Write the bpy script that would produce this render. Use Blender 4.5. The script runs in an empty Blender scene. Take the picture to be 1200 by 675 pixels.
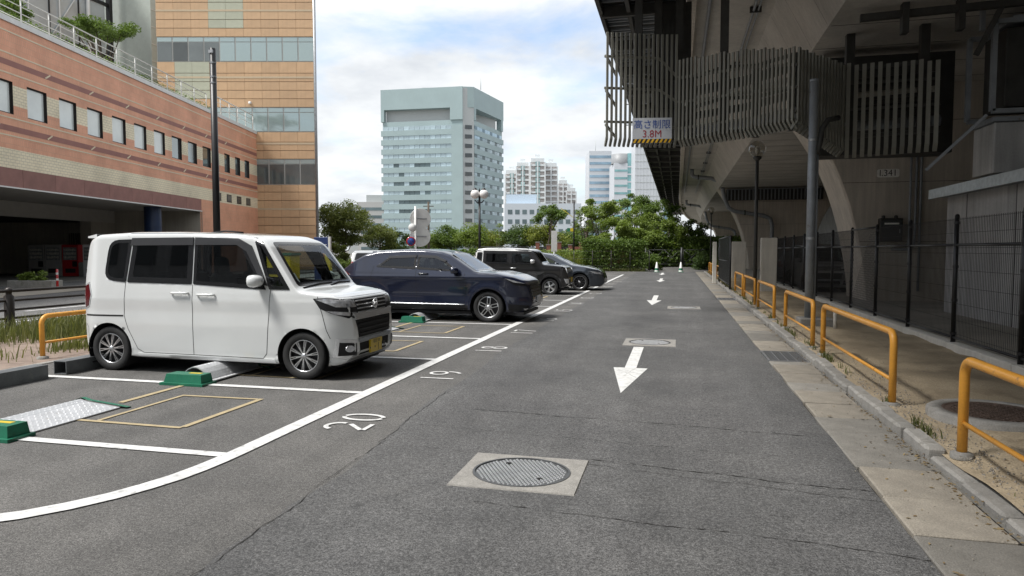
import bpy, bmesh, math, random
import numpy as np
from mathutils import Vector, Matrix
from mathutils.bvhtree import BVHTree
from mathutils.geometry import delaunay_2d_cdt
random.seed(7); RNG = np.random.default_rng(7)
R = math.radians; PI = math.pi
S = bpy.context.scene
COL = S.collection
YAW = R(13.56); PITCH = R(3.2)
# ---------------------------------------------------------------- camera
cam = bpy.data.cameras.new('camera'); cam.sensor_width = 36; cam.lens = 24
cam.clip_start = .05; cam.clip_end = 4000
camo = bpy.data.objects.new('camera', cam); COL.objects.link(camo)
camo.location = (0, 0, 1.55); camo.rotation_euler = (PI/2 - PITCH, 0, YAW)
S.camera = camo
# ---------------------------------------------------------------- sky, sun, exposure
SUN_EL = R(58); SUN_AZ = (-.78, -.50)          # horizontal direction towards the sun (x, y)
W = bpy.data.worlds.new('World'); S.world = W; W.use_nodes = True
nt = W.node_tree; nt.nodes.clear()
def nn(t, **k):
    n = nt.nodes.new(t)
    for a, b in k.items(): setattr(n, a, b)
    return n
out = nn('ShaderNodeOutputWorld'); bg = nn('ShaderNodeBackground'); bg.inputs[1].default_value = .12
sky = nn('ShaderNodeTexSky', sky_type='NISHITA'); sky.sun_disc = False
sky.sun_elevation = SUN_EL; sky.sun_rotation = math.atan2(SUN_AZ[0], SUN_AZ[1])
sky.air_density = 1.0; sky.dust_density = 1.5; sky.ozone_density = 1.2
tc = nn('ShaderNodeTexCoord'); sx = nn('ShaderNodeSeparateXYZ'); nt.links.new(tc.outputs['Generated'], sx.inputs[0])
az = nn('ShaderNodeMath', operation='ABSOLUTE'); nt.links.new(sx.outputs[2], az.inputs[0])
ad = nn('ShaderNodeMath', operation='ADD'); ad.inputs[1].default_value = .22; nt.links.new(az.outputs[0], ad.inputs[0])
cx = nn('ShaderNodeMath', operation='DIVIDE'); cy = nn('ShaderNodeMath', operation='DIVIDE')
for n, i in ((cx, 0), (cy, 1)):
    nt.links.new(sx.outputs[i], n.inputs[0]); nt.links.new(ad.outputs[0], n.inputs[1])
cv = nn('ShaderNodeCombineXYZ'); nt.links.new(cx.outputs[0], cv.inputs[0]); nt.links.new(cy.outputs[0], cv.inputs[1]); cv.inputs[2].default_value = 3.4
n1 = nn('ShaderNodeTexNoise'); n1.inputs['Scale'].default_value = 1.5; n1.inputs['Detail'].default_value = 9; n1.inputs['Roughness'].default_value = .58; n1.inputs['Distortion'].default_value = .35
nt.links.new(cv.outputs[0], n1.inputs['Vector'])
r1 = nn('ShaderNodeValToRGB'); r1.color_ramp.elements[0].position = .27; r1.color_ramp.elements[1].position = .50
nt.links.new(n1.outputs[0], r1.inputs[0])
n2 = nn('ShaderNodeTexNoise'); n2.inputs['Scale'].default_value = 2.9; n2.inputs['Detail'].default_value = 8; n2.inputs['Roughness'].default_value = .55
nt.links.new(cv.outputs[0], n2.inputs['Vector'])
r2 = nn('ShaderNodeValToRGB')
r2.color_ramp.elements[0].position = .30; r2.color_ramp.elements[0].color = (2.95, 3.1, 3.3, 1)
r2.color_ramp.elements[1].position = .62; r2.color_ramp.elements[1].color = (4.15, 4.25, 4.3, 1)
nt.links.new(n2.outputs[0], r2.inputs[0])
mx = nn('ShaderNodeMix', data_type='RGBA')
sk = nn('ShaderNodeMix', data_type='RGBA', blend_type='MULTIPLY'); sk.inputs[0].default_value = 1; sk.inputs[7].default_value = (1.0, 1.0, 1.0, 1)
nt.links.new(sky.outputs[0], sk.inputs[6])
nt.links.new(r1.outputs[0], mx.inputs[0]); nt.links.new(sk.outputs[2], mx.inputs[6]); nt.links.new(r2.outputs[0], mx.inputs[7])
nt.links.new(mx.outputs[2], bg.inputs[0]); nt.links.new(bg.outputs[0], out.inputs[0])
sl = bpy.data.lights.new('sun', 'SUN'); sl.energy = 2.5; sl.angle = R(15); sl.color = (1, .97, .93)
so = bpy.data.objects.new('sun', sl); COL.objects.link(so); so.location = (-20, -20, 40)
_h = math.hypot(*SUN_AZ); _d = Vector((SUN_AZ[0]/_h*math.cos(SUN_EL), SUN_AZ[1]/_h*math.cos(SUN_EL), math.sin(SUN_EL)))
so.rotation_euler = (-_d).to_track_quat('-Z', 'Y').to_euler()
S.view_settings.view_transform = 'Standard'; S.view_settings.look = 'None'
S.view_settings.exposure = 1.1; S.view_settings.gamma = 1; S.view_settings.use_curve_mapping = False
S.cycles.max_bounces = 6; S.cycles.transparent_max_bounces = 12
# ---------------------------------------------------------------- helpers
class MB:
    """collects boxes, tubes, prisms ... of ONE mesh"""
    def __init__(s): s.v = []; s.f = []; s.sm = []
    def add(s, vs, fs, smooth=False):
        o = len(s.v); s.v += [tuple(map(float, p)) for p in vs]
        s.f += [[i + o for i in f] for f in fs]; s.sm += [smooth]*len(fs); return s
    def box(s, x0, x1, y0, y1, z0, z1):
        return s.add([(x0,y0,z0),(x1,y0,z0),(x1,y1,z0),(x0,y1,z0),(x0,y0,z1),(x1,y0,z1),(x1,y1,z1),(x0,y1,z1)],
              [(0,3,2,1),(4,5,6,7),(0,1,5,4),(1,2,6,5),(2,3,7,6),(3,0,4,7)])
    def bbox(s, x0, x1, y0, y1, z0, z1, b=.01):
        """box with chamfered vertical and top edges"""
        p = [(x0+b,y0),(x1-b,y0),(x1,y0+b),(x1,y1-b),(x1-b,y1),(x0+b,y1),(x0,y1-b),(x0,y0+b)]
        q = [(min(max(x,x0+b),x1-b), min(max(y,y0+b),y1-b)) for x, y in p]
        vs = [(x,y,z0) for x,y in p]+[(x,y,z1-b) for x,y in p]+[(x,y,z1) for x,y in q]
        fs = [[k,(k+1)%8,8+(k+1)%8,8+k] for k in range(8)]+[[8+k,8+(k+1)%8,16+(k+1)%8,16+k] for k in range(8)]
        fs += [list(range(16,24)), list(range(7,-1,-1))]
        return s.add(vs, fs)
    def beam(s, a, b, w, h=None, up=(0,0,1)):
        """square bar between two points"""
        h = h or w; a, b = Vector(a), Vector(b); d = (b-a).normalized(); u = Vector(up)
        if abs(d.dot(u)) > .98: u = Vector((0,1,0))
        r = d.cross(u).normalized(); u = r.cross(d)
        vs = []
        for p in (a, b):
            for i, j in ((-1,-1),(1,-1),(1,1),(-1,1)): vs.append(p + r*(i*w/2) + u*(j*h/2))
        return s.add(vs, [(0,3,2,1),(4,5,6,7),(0,1,5,4),(1,2,6,5),(2,3,7,6),(3,0,4,7)])
    def tube(s, pts, r, n=10, cap=True):
        pts = [Vector(p) for p in pts]; rs = r if hasattr(r, '__len__') else [r]*len(pts)
        vs = []; prev = None
        for i, p in enumerate(pts):
            t = (pts[min(i+1, len(pts)-1)] - pts[max(i-1, 0)])
            t = t.normalized() if t.length > 1e-9 else Vector((0,0,1))
            if prev is None:
                u = Vector((0,0,1)) if abs(t.z) < .9 else Vector((1,0,0)); a = t.cross(u).normalized()
            else:
                a = (prev - t*prev.dot(t)); a = a.normalized() if a.length > 1e-6 else t.orthogonal().normalized()
            prev = a; b = t.cross(a)
            for k in range(n):
                an = 2*PI*k/n; vs.append(p + (a*math.cos(an) + b*math.sin(an))*rs[i])
        fs = [[i*n+k, i*n+(k+1)%n, (i+1)*n+(k+1)%n, (i+1)*n+k] for i in range(len(pts)-1) for k in range(n)]
        s.add(vs, fs, True)
        if cap:
            o = len(s.v)-len(vs)
            s.f += [[o+k for k in range(n)][::-1], [o+(len(pts)-1)*n+k for k in range(n)]]; s.sm += [False, False]
        return s
    def lathe(s, prof, n=24, c=(0,0,0), axis='z', smooth=True):
        vs = []
        for (r, h) in prof:
            for k in range(n):
                a = 2*PI*k/n; x, y = r*math.cos(a), r*math.sin(a)
                q = (x, y, h) if axis == 'z' else ((x, h, y) if axis == 'y' else (h, x, y))
                vs.append((q[0]+c[0], q[1]+c[1], q[2]+c[2]))
        fs = [[i*n+k, i*n+(k+1)%n, (i+1)*n+(k+1)%n, (i+1)*n+k] for i in range(len(prof)-1) for k in range(n)]
        if axis == 'y': fs = [f[::-1] for f in fs]
        return s.add(vs, fs, smooth)
    def prism(s, poly, z0, z1, f=None):
        """polygon (a,b) extruded z0..z1; f maps (a,b,h) to a point"""
        f = f or (lambda a, b, h: (a, b, h)); n = len(poly)
        vs = [f(a, b, z0) for a, b in poly] + [f(a, b, z1) for a, b in poly]
        return s.add(vs, [[k, (k+1)%n, n+(k+1)%n, n+k] for k in range(n)] + [list(range(n))[::-1], list(range(n, 2*n))])
    def quad(s, a, b, c, d): return s.add([a,b,c,d], [(0,1,2,3)])
    def xf(s, M):
        s.v = [tuple(M @ Vector(p)) for p in s.v]; return s
    def mesh(s, name, mat):
        me = bpy.data.meshes.new(name); me.from_pydata(s.v, [], s.f)
        if mat:
            for m in (mat if isinstance(mat, (list, tuple)) else [mat]): me.materials.append(m)
        me.polygons.foreach_set('use_smooth', s.sm); me.update()
        if getattr(s, 'nrm', None): me.normals_split_custom_set_from_vertices([tuple(n) for n in s.nrm] + [(0,0,0)]*(len(s.v)-len(s.nrm)))
        return me
BASE = {}
def tag(o, label=None, cat=None, group=None, kind=None):
    for k, v in (('label', label), ('category', cat), ('group', group), ('kind', kind)):
        if v: o[k] = v
    return o
def link(name, me, parent=None, loc=None, rot=None):
    o = bpy.data.objects.new(name, me); COL.objects.link(o)
    if parent: o.parent = parent
    if loc is not None: o.location = loc
    if rot is not None: o.rotation_euler = rot
    return o
def thing(name, label, cat, loc=(0,0,0), rz=0, group=None):
    o = bpy.data.objects.new(name, None); COL.objects.link(o); o.empty_display_size = .2
    o.location = loc; o.rotation_euler = (0, 0, rz); BASE[o.name] = Matrix.Translation(Vector(loc)) @ Matrix.Rotation(rz, 4, 'Z')
    return tag(o, label, cat, group)
def part(name, mb, mat, parent, world=False):
    """mesh child; world=True: the mesh was laid out in world coordinates"""
    if world:
        q = parent
        while q.parent: q = q.parent
        mb.xf(BASE[q.name].inverted())
    return link(name, mb.mesh(name, mat), parent)
def solo(name, mb, mat, label=None, cat=None, group=None, kind=None, loc=None, rz=0):
    """one-mesh thing; the mesh is moved so that its origin is at loc when given"""
    if loc is not None:
        o = link(name, mb.mesh(name, mat), None, loc, (0,0,rz))
    else:
        a = np.array(mb.v); c = Vector(((a[:,0].min()+a[:,0].max())/2, (a[:,1].min()+a[:,1].max())/2, a[:,2].min()))
        mb.xf(Matrix.Translation(-c)); o = link(name, mb.mesh(name, mat), None, c)
    return tag(o, label, cat, group, kind)
def copy_tree(o, parent=None):
    c = o.copy(); COL.objects.link(c); c.parent = parent
    if not parent: BASE[c.name] = Matrix()
    for ch in o.children: copy_tree(ch, c)
    return c
def uvw(u, v, z=0):
    """metres right / ahead of the viewpoint's heading -> world"""
    return Vector((u*math.cos(YAW) - v*math.sin(YAW), u*math.sin(YAW) + v*math.cos(YAW), z))
def text_mb(txt, size, f):
    """text outline as an MB, f maps (a,b) in metres to a point; returns also its width"""
    cu = bpy.data.curves.new('lettering', 'FONT'); cu.body = txt; cu.size = size; cu.align_x = 'CENTER'; cu.align_y = 'CENTER'
    o = bpy.data.objects.new('lettering', cu); COL.objects.link(o)
    dg = bpy.context.evaluated_depsgraph_get(); me = bpy.data.meshes.new_from_object(o.evaluated_get(dg))
    mb = MB(); mb.add([f(v.co.x, v.co.y) for v in me.vertices], [list(p.vertices) for p in me.polygons])
    bpy.data.objects.remove(o); bpy.data.curves.remove(cu); bpy.data.meshes.remove(me)
    return mb
# ---------------------------------------------------------------- materials
def mat(name, col, rough=.6, metal=0, var=.12, scale=3., bump=0, bscale=40., coat=0, rand=0, fine=0, fscale=60., spec=.5, stain=None, streak=0):
    """procedural surface: base colour with cloudy variation, fine grain, optional stains, bump and per-object shade"""
    m = bpy.data.materials.new(name); m.use_nodes = True; t = m.node_tree; b = t.nodes['Principled BSDF']
    L = t.links.new; N = t.nodes.new
    b.inputs['Roughness'].default_value = rough; b.inputs['Metallic'].default_value = metal
    b.inputs['Specular IOR Level'].default_value = spec
    if coat: b.inputs['Coat Weight'].default_value = coat; b.inputs['Coat Roughness'].default_value = .04
    co = N('ShaderNodeTexCoord').outputs['Object']
    c0 = tuple(col) + (1,)
    base = None
    def mult(cur, fac, lo, hi):
        mr = N('ShaderNodeMapRange'); mr.inputs[1].default_value = .3; mr.inputs[2].default_value = .7
        mr.inputs[3].default_value = lo; mr.inputs[4].default_value = hi; L(fac, mr.inputs[0])
        v = N('ShaderNodeVectorMath'); v.operation = 'SCALE'
        if cur is None: v.inputs[0].default_value = c0[:3]
        else: L(cur, v.inputs[0])
        L(mr.outputs[0], v.inputs[3]); return v.outputs[0]
    def noise(sc, det=4, rg=.55, vec=None):
        n = N('ShaderNodeTexNoise'); n.inputs['Scale'].default_value = sc; n.inputs['Detail'].default_value = det; n.inputs['Roughness'].default_value = rg
        L(vec if vec is not None else co, n.inputs['Vector']); return n.outputs[0]
    if var: base = mult(base, noise(scale, 5), 1-var, 1+var)
    if fine: base = mult(base, noise(fscale, 2), 1-fine, 1+fine)
    if streak:
        mp = N('ShaderNodeMapping'); mp.inputs['Scale'].default_value = (6, 6, .35); L(co, mp.inputs[0])
        base = mult(base, noise(1.2, 5, .6, mp.outputs[0]), 1-streak, 1+streak*.4)
    if rand:
        oi = N('ShaderNodeObjectInfo'); mr = N('ShaderNodeMapRange'); mr.inputs[3].default_value = 1-rand; mr.inputs[4].default_value = 1+rand
        L(oi.outputs['Random'], mr.inputs[0]); v = N('ShaderNodeVectorMath'); v.operation = 'SCALE'
        if base is None: v.inputs[0].default_value = c0[:3]
        else: L(base, v.inputs[0])
        L(mr.outputs[0], v.inputs[3]); base = v.outputs[0]
    if stain:
        sc, lo, hi, scol = stain; rp = N('ShaderNodeMapRange'); rp.inputs[1].default_value = lo; rp.inputs[2].default_value = hi
        L(noise(sc, 6, .65), rp.inputs[0]); mxn = N('ShaderNodeMix'); mxn.data_type = 'RGBA'; L(rp.outputs[0], mxn.inputs[0])
        if base is None: mxn.inputs[6].default_value = c0
        else: L(base, mxn.inputs[6])
        mxn.inputs[7].default_value = tuple(scol) + (1,); base = mxn.outputs[2]
    if base is None: b.inputs['Base Color'].default_value = c0
    else: L(base, b.inputs['Base Color'])
    if bump:
        bp = N('ShaderNodeBump'); bp.inputs['Strength'].default_value = bump; bp.inputs['Distance'].default_value = .01
        L(noise(bscale, 3), bp.inputs['Height']); L(bp.outputs[0], b.inputs['Normal'])
    return m
def glass(name, tint, rough=.02, trans=.6):
    """tinted pane: see-through part + mirror-like gloss"""
    m = bpy.data.materials.new(name); m.use_nodes = True; t = m.node_tree; t.nodes.clear(); N = t.nodes.new; L = t.links.new
    o = N('ShaderNodeOutputMaterial'); tr = N('ShaderNodeBsdfTransparent'); tr.inputs[0].default_value = tuple(tint) + (1,)
    gl = N('ShaderNodeBsdfGlossy'); gl.inputs['Roughness'].default_value = rough; gl.inputs[0].default_value = (.95, .97, 1, 1)
    fr = N('ShaderNodeMath'); fr.operation = 'POWER'; fr.inputs[1].default_value = 4.5; lw = N('ShaderNodeLayerWeight'); lw.inputs[0].default_value = .5; L(lw.outputs['Facing'], fr.inputs[0])
    mr = N('ShaderNodeMapRange'); mr.inputs[1].default_value = 0; mr.inputs[2].default_value = 1; mr.inputs[3].default_value = .05; mr.inputs[4].default_value = 1
    mixs = N('ShaderNodeMixShader'); L(fr.outputs[0], mr.inputs[0]); L(mr.outputs[0], mixs.inputs[0])
    L(tr.outputs[0], mixs.inputs[1]); L(gl.outputs[0], mixs.inputs[2]); L(mixs.outputs[0], o.inputs[0]); return m
def asphalt(name, dark, light, warm):
    m = bpy.data.materials.new(name); m.use_nodes = True; t = m.node_tree; b = t.nodes['Principled BSDF']; N = t.nodes.new; L = t.links.new
    co = N('ShaderNodeTexCoord').outputs['Object']
    def noise(sc, det=3, rg=.6):
        n = N('ShaderNodeTexNoise'); n.inputs['Scale'].default_value = sc; n.inputs['Detail'].default_value = det; n.inputs['Roughness'].default_value = rg; L(co, n.inputs['Vector']); return n.outputs[0]
    def ramp(f, a, c, pa=.3, pc=.7):
        r = N('ShaderNodeValToRGB'); r.color_ramp.elements[0].position = pa; r.color_ramp.elements[1].position = pc
        r.color_ramp.elements[0].color = tuple(a)+(1,); r.color_ramp.elements[1].color = tuple(c)+(1,); L(f, r.inputs[0]); return r.outputs[0]
    def mix(f, a, c, bt='MIX'):
        x = N('ShaderNodeMix'); x.data_type = 'RGBA'; x.blend_type = bt
        if hasattr(f, 'node'): L(f, x.inputs[0])
        else: x.inputs[0].default_value = f
        for k, q in ((6, a), (7, c)):
            if hasattr(q, 'node'): L(q, x.inputs[k])
            else: x.inputs[k].default_value = tuple(q)+(1,)
        return x.outputs[2]
    c = ramp(noise(120, 3, .75), tuple(x*.7 for x in dark), tuple(x*1.2 for x in light), .37, .63)
    c = mix(1, c, ramp(noise(38, 3, .7), (.70,.70,.70), (1.28,1.28,1.28), .34, .66), 'MULTIPLY')
    vo = N('ShaderNodeTexVoronoi'); vo.inputs['Scale'].default_value = 130; L(co, vo.inputs['Vector'])
    st = N('ShaderNodeSeparateColor'); L(vo.outputs['Color'], st.inputs[0])
    sp = ramp(st.outputs[0], (0,0,0), (.6,.6,.6), .90, .95)                      # pale aggregate grains
    gr = ramp(vo.outputs['Distance'], (1,1,1), (0,0,0), .25, .5)
    c = mix(mix(1, sp, gr, 'MULTIPLY'), c, tuple(min(1, x*2.1) for x in light))
    sd = ramp(st.outputs[1], (0,0,0), (1,1,1), .80, .84)
    c = mix(mix(1, sd, gr, 'MULTIPLY'), c, tuple(x*.45 for x in dark))
    c = mix(1, c, ramp(noise(.55, 6, .65), (.74,.74,.74), (1.22,1.2,1.17)), 'MULTIPLY')   # worn and dirty areas
    c = mix(1, c, ramp(noise(4.5, 5, .6), (.88,.88,.88), (1.1,1.1,1.1)), 'MULTIPLY')
    mp = N('ShaderNodeMapping'); mp.inputs['Scale'].default_value = (1.5, .10, 1); L(co, mp.inputs[0])                # wheel-polished tracks along the lane
    tn = N('ShaderNodeTexNoise'); tn.inputs['Scale'].default_value = 1; tn.inputs['Detail'].default_value = 3; L(mp.outputs[0], tn.inputs['Vector'])
    c = mix(1, c, ramp(tn.outputs[0], (.86,.86,.86), (1.12,1.12,1.12)), 'MULTIPLY')
    c = mix(ramp(noise(2.3, 3, .5), (0,0,0), (.55,.55,.55), .70, .76), c, tuple(x*.55 for x in dark))                 # oil spots
    c = mix(mix(1, ramp(noise(.9, 7, .7), (0,0,0), (1,1,1), .60, .74), (.5,.5,.5), 'MULTIPLY'), c, warm)   # dusty patches
    L(c, b.inputs['Base Color']); b.inputs['Roughness'].default_value = .86; b.inputs['Specular IOR Level'].default_value = .35
    bp = N('ShaderNodeBump'); bp.inputs['Strength'].default_value = .55; bp.inputs['Distance'].default_value = .006
    L(noise(170, 2, .7), bp.inputs['Height']); L(bp.outputs[0], b.inputs['Normal'])
    return m
def leafmat(name, a, c, trans=.25):
    m = bpy.data.materials.new(name); m.use_nodes = True; t = m.node_tree; b = t.nodes['Principled BSDF']; N = t.nodes.new; L = t.links.new
    g = N('ShaderNodeNewGeometry'); r = N('ShaderNodeValToRGB')
    r.color_ramp.elements[0].color = tuple(a)+(1,); r.color_ramp.elements[1].color = tuple(c)+(1,)
    L(g.outputs['Random Per Island'], r.inputs[0]); L(r.outputs[0], b.inputs['Base Color'])
    b.inputs['Roughness'].default_value = .6; b.inputs['Specular IOR Level'].default_value = .25
    tl = N('ShaderNodeBsdfTranslucent'); ms = N('ShaderNodeMixShader'); ms.inputs[0].default_value = trans
    sc = N('ShaderNodeMix'); sc.data_type = 'RGBA'; sc.blend_type = 'MULTIPLY'; sc.inputs[0].default_value = 1; sc.inputs[7].default_value = (1.6, 1.7, .7, 1)
    L(r.outputs[0], sc.inputs[6]); L(sc.outputs[2], tl.inputs[0])
    o = t.nodes['Material Output']; L(b.outputs[0], ms.inputs[1]); L(tl.outputs[0], ms.inputs[2]); L(ms.outputs[0], o.inputs[0])
    return m
A_ROAD = asphalt('road_asphalt', (.056,.057,.058), (.124,.124,.124), (.145,.142,.135))
A_LOT = asphalt('lot_asphalt', (.064,.063,.061), (.140,.137,.132), (.165,.16,.148))
WHITE = mat('road_paint_white', (.60,.60,.585), .65, var=.14, scale=5, fine=.07, bump=.3, bscale=160, stain=(15, .53, .70, (.30,.30,.29)))
TANP = mat('road_paint_tan', (.36,.29,.17), .7, var=.15, scale=8, fine=.1, stain=(30, .62, .76, (.12,.11,.1)))
CONC = mat('concrete_slab', (.185,.175,.155), .85, var=.18, scale=5, fine=.18, fscale=120, bump=.5, bscale=90, rand=.24, stain=(3, .58, .75, (.16,.15,.13)))
CONC2 = mat('tan_slab', (.235,.212,.175), .85, var=.16, scale=6, fine=.18, fscale=110, bump=.5, bscale=90, rand=.12, stain=(4, .6, .75, (.17,.155,.13)))
STUD = mat('stud_steel', (.55,.56,.57), .45, .4, var=.15, scale=10)
KERB = mat('kerb_concrete', (.25,.24,.22), .85, var=.2, scale=6, fine=.14, fscale=90, bump=.35, bscale=70, rand=.14, stain=(5, .56, .72, (.16,.15,.13)))
PIER = mat('pier_concrete', (.54,.49,.42), .8, var=.10, scale=.8, fine=.05, fscale=25, bump=.12, bscale=30, streak=.22)
SOFF = mat('soffit_concrete', (.50,.475,.43), .85, var=.16, scale=.6, fine=.06, fscale=20, bump=.15, bscale=20, streak=.12)
PALEC = mat('pale_concrete', (.62,.595,.53), .8, var=.10, scale=1.5, fine=.06, fscale=60, bump=.15, bscale=40, streak=.16)
GREYC = mat('grey_wall_concrete', (.42,.42,.415), .85, var=.14, scale=1.2, fine=.06, fscale=30, bump=.2, bscale=25, streak=.25)
SAND = mat('sandy_soil', (.36,.295,.205), .95, var=.25, scale=1.3, fine=.22, fscale=70, bump=.9, bscale=45, stain=(1.6, .52, .72, (.25,.2,.14)), spec=.1)
GROUND = mat('distant_ground', (.15,.145,.13), .95, var=.2, scale=.3, fine=.1)
GALV = mat('galvanised_steel', (.36,.37,.38), .45, .75, var=.18, scale=9, fine=.1, bump=.05)
GPOLE = mat('grey_painted_steel', (.26,.28,.30), .5, .3, var=.12, scale=5, fine=.06, stain=(8,.62,.75,(.16,.13,.1)))
DSTEEL = mat('dark_painted_steel', (.045,.044,.04), .6, .2, var=.2, scale=4, fine=.1)
SLATM = mat('slat_paint', (.225,.222,.19), .55, .1, var=.12, scale=3, rand=.14, streak=.12)
BLACKM = mat('black_coated_steel', (.012,.012,.013), .4, .2, var=.1, scale=6, rand=.1)
ORANGE = mat('orange_rail_paint', (.66,.305,.038), .42, 0, var=.09, scale=6, fine=.05, coat=.1, stain=(11,.60,.72,(.30,.14,.05)))
GREENP = mat('green_plastic', (.01,.135,.075), .42, var=.12, scale=7, fine=.08, stain=(16,.62,.78,(.06,.13,.1)))
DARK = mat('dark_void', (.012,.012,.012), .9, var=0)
IRON = mat('cast_iron', (.085,.088,.09), .5, .3, var=.2, scale=12, fine=.12, bump=.2)
RUST = mat('rusty_iron', (.10,.07,.055), .7, .3, var=.25, scale=10, fine=.2, bump=.3)
# ================================================================ the ground, road, markings
def sheet(name, x0, x1, y0, y1, z, m, kind='structure'):
    mb = MB(); mb.quad((x0,y0,z),(x1,y0,z),(x1,y1,z),(x0,y1,z)); o = link(name, mb.mesh(name, m)); o['kind'] = kind; return o
sheet('ground', -1500, 1500, -300, 2500, -.03, GROUND)
sheet('parking_lot', -8.35, 1.25, -12, 49.5, 0, A_LOT)
# driving lane: darker asphalt laid against the lot along a ragged seam
mb = MB(); ys = np.arange(-12, 49.6, .22); l = []; 
for i, y in enumerate(ys):
    x = np.interp(y, [-12, 2.7, 4.3, 6.4, 10.7, 16, 39, 50], [-2.1, -2.2, -2.26, -2.42, -2.58, -2.64, -2.71, -2.72])
    l.append(x + .022*math.sin(y*1.7) + RNG.normal()*.014)
vs = [(x, y, .004) for x, y in zip(l, ys)] + [(1.25 + .012*RNG.normal(), y, .004) for y in ys]; n = len(ys)
mb.add(vs, [[k, n+k, n+k+1, k+1] for k in range(n-1)])
lane = link('driving_lane', mb.mesh('driving_lane', A_ROAD)); lane['kind'] = 'structure'
sheet('end_road', -9, 9, 49.5, 75, -.006, A_LOT)
CRACK = mat('crack_dirt', (.034,.033,.031), .95, var=.3, scale=20, spec=.05)
def ribbon(pts, w, z, jit=0, taper=False):
    """flat strip along a polyline"""
    mb = MB(); P = [Vector((p[0], p[1], 0)) for p in pts]; vs = []
    for i, p in enumerate(P):
        t = (P[min(i+1, len(P)-1)] - P[max(i-1, 0)]).normalized(); nrm = Vector((-t.y, t.x, 0))
        ww = w*(1 + jit*RNG.uniform(-1, 1))/2
        vs += [p + nrm*ww + Vector((0,0,z)), p - nrm*ww + Vector((0,0,z))]
    return mb.add(vs, [[2*i, 2*i+1, 2*i+3, 2*i+2] for i in range(len(P)-1)])
def crack(a, b, w=.012, amp=.05, n=60):
    pts = []; o = 0
    for i in range(n+1):
        t = i/n; o = o*.93 + RNG.normal()*amp*.12
        d = Vector((b[0]-a[0], b[1]-a[1], 0)).normalized()
        pts.append((a[0]+(b[0]-a[0])*t - d.y*o, a[1]+(b[1]-a[1])*t + d.x*o))
    return ribbon(pts, w*.55, .0075, .95)
for a, b, w in (((-1.9,6.28),(1.2,6.02),.013), ((-2.1,5.0),(1.25,4.55),.006), ((-.6,4.95),(1.25,4.72),.013), ((-1.2,3.95),(1.25,3.72),.009), ((-2.2,5.62),(.8,5.35),.006),
                ((-2.27,5.1),(-2.2,2.6),.007), ((-2.44,7.0),(-2.32,5.0),.008), ((-.75,13.2),(1.2,13.0),.012), ((-.6,3.0),(1.1,3.1),.01)):
    solo('crack', crack(a, b, w), CRACK, kind='structure')
PATCH = mat('worn_asphalt', (.10,.095,.085), .95, var=.3, scale=3, fine=.3, fscale=110, bump=.5, bscale=120, stain=(2.5,.45,.62,(.062,.06,.057)))
# white bay lines ------------------------------------------------
MZ = .0085
def mark(name, mb, m=WHITE): o = solo(name, mb, m); o['kind'] = 'structure'; return o
pts = [(-3.24, y) for y in np.arange(43, 4.5, -1.0)] + [(-3.24, 4.5)]
curve = [(-3.245,4.3),(-3.26,4.1),(-3.29,3.9),(-3.35,3.7),(-3.43,3.5),(-3.55,3.3),(-3.70,3.12),(-3.88,2.98),(-4.1,2.87),(-4.4,2.78),(-4.8,2.72),(-5.4,2.7)]
mark('white_boundary_line', ribbon(pts + curve, .145, MZ))
LINES = [4.42 + 2.31*k for k in range(17)]
for k, y in enumerate(LINES):
    mark('white_bay_line', ribbon([(-7.9, y), (-6, y), (-4, y), (-3.313, y)], .1, MZ))
mark('white_line', ribbon([(-8.35, 5.9), (-9.6, 6.5)], .12, -.012 + .004))
# stencilled bay numbers, read from the lane
def arc(cx, cy, rx, ry, a0, a1, n=12): return [(cx+rx*math.cos(R(a0+(a1-a0)*i/n)), cy+ry*math.sin(R(a0+(a1-a0)*i/n))) for i in range(n+1)]
DG = {'0': [arc(.3,.5,.24,.44,100,260), arc(.3,.5,.24,.44,-80,80)], '1': [[(.3,.02),(.3,.98)]],
 '2': [arc(.3,.7,.24,.24,165,0)+[(.53,.62)], [(.48,.5),(.1,.1)], [(.1,.05),(.56,.05)]], '3': [arc(.3,.72,.22,.22,160,-60), arc(.3,.27,.24,.23,60,-160)],
 '4': [[(.42,.02),(.42,.95)], [(.36,.9),(.05,.32)], [(.05,.26),(.35,.26)], [(.48,.26),(.58,.26)]], '5': [[(.52,.94),(.12,.94)], [(.1,.86),(.1,.52)], arc(.3,.31,.24,.27,110,-160)],
 '6': [arc(.3,.28,.23,.24,100,460), arc(.45,.55,.4,.42,120,185)], '7': [[(.06,.94),(.56,.94)], [(.54,.86),(.25,.02)]],
 '8': [arc(.3,.73,.19,.2,-80,260), arc(.3,.27,.23,.23,100,440)], '9': [arc(.3,.71,.23,.24,-80,280), arc(.15,.45,.4,.42,-60,5)]}
def number(txt, cx, cy, h=.43, st=.042):
    mb = MB(); w = h*.78; x0 = -w*len(txt)/2
    for i, ch in enumerate(txt):
        for pl in DG[ch]:
            q = [(cx - (b-.5)*h, cy + x0 + i*w + (a+.07)*h) for a, b in pl]
            r = ribbon(q, st, MZ); mb.add(r.v, r.f)
    return mb
for k in range(15):
    t = str(20-k); o = mark('bay_number', number(t, -2.79, LINES[k] + 1.155))
# tan outlines where the flap lock covers
for k in range(0, 15):
    y0 = LINES[k]
    for pl, w in (([(-5.27,y0+.62),(-4.17,y0+.60)], .05), ([(-4.17,y0+.627),(-4.17,y0+1.785)], .06), ([(-4.203,y0+1.762),(-5.1,y0+1.742)], .045), ([(-5.08,y0+1.718),(-5.08,y0+.645)], .045), ([(-5.46,y0+1.3),(-5.46,y0+2.18)], .07)):
        mark('tan_bay_outline', ribbon(pl, w, MZ-.001), TANP)
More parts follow.
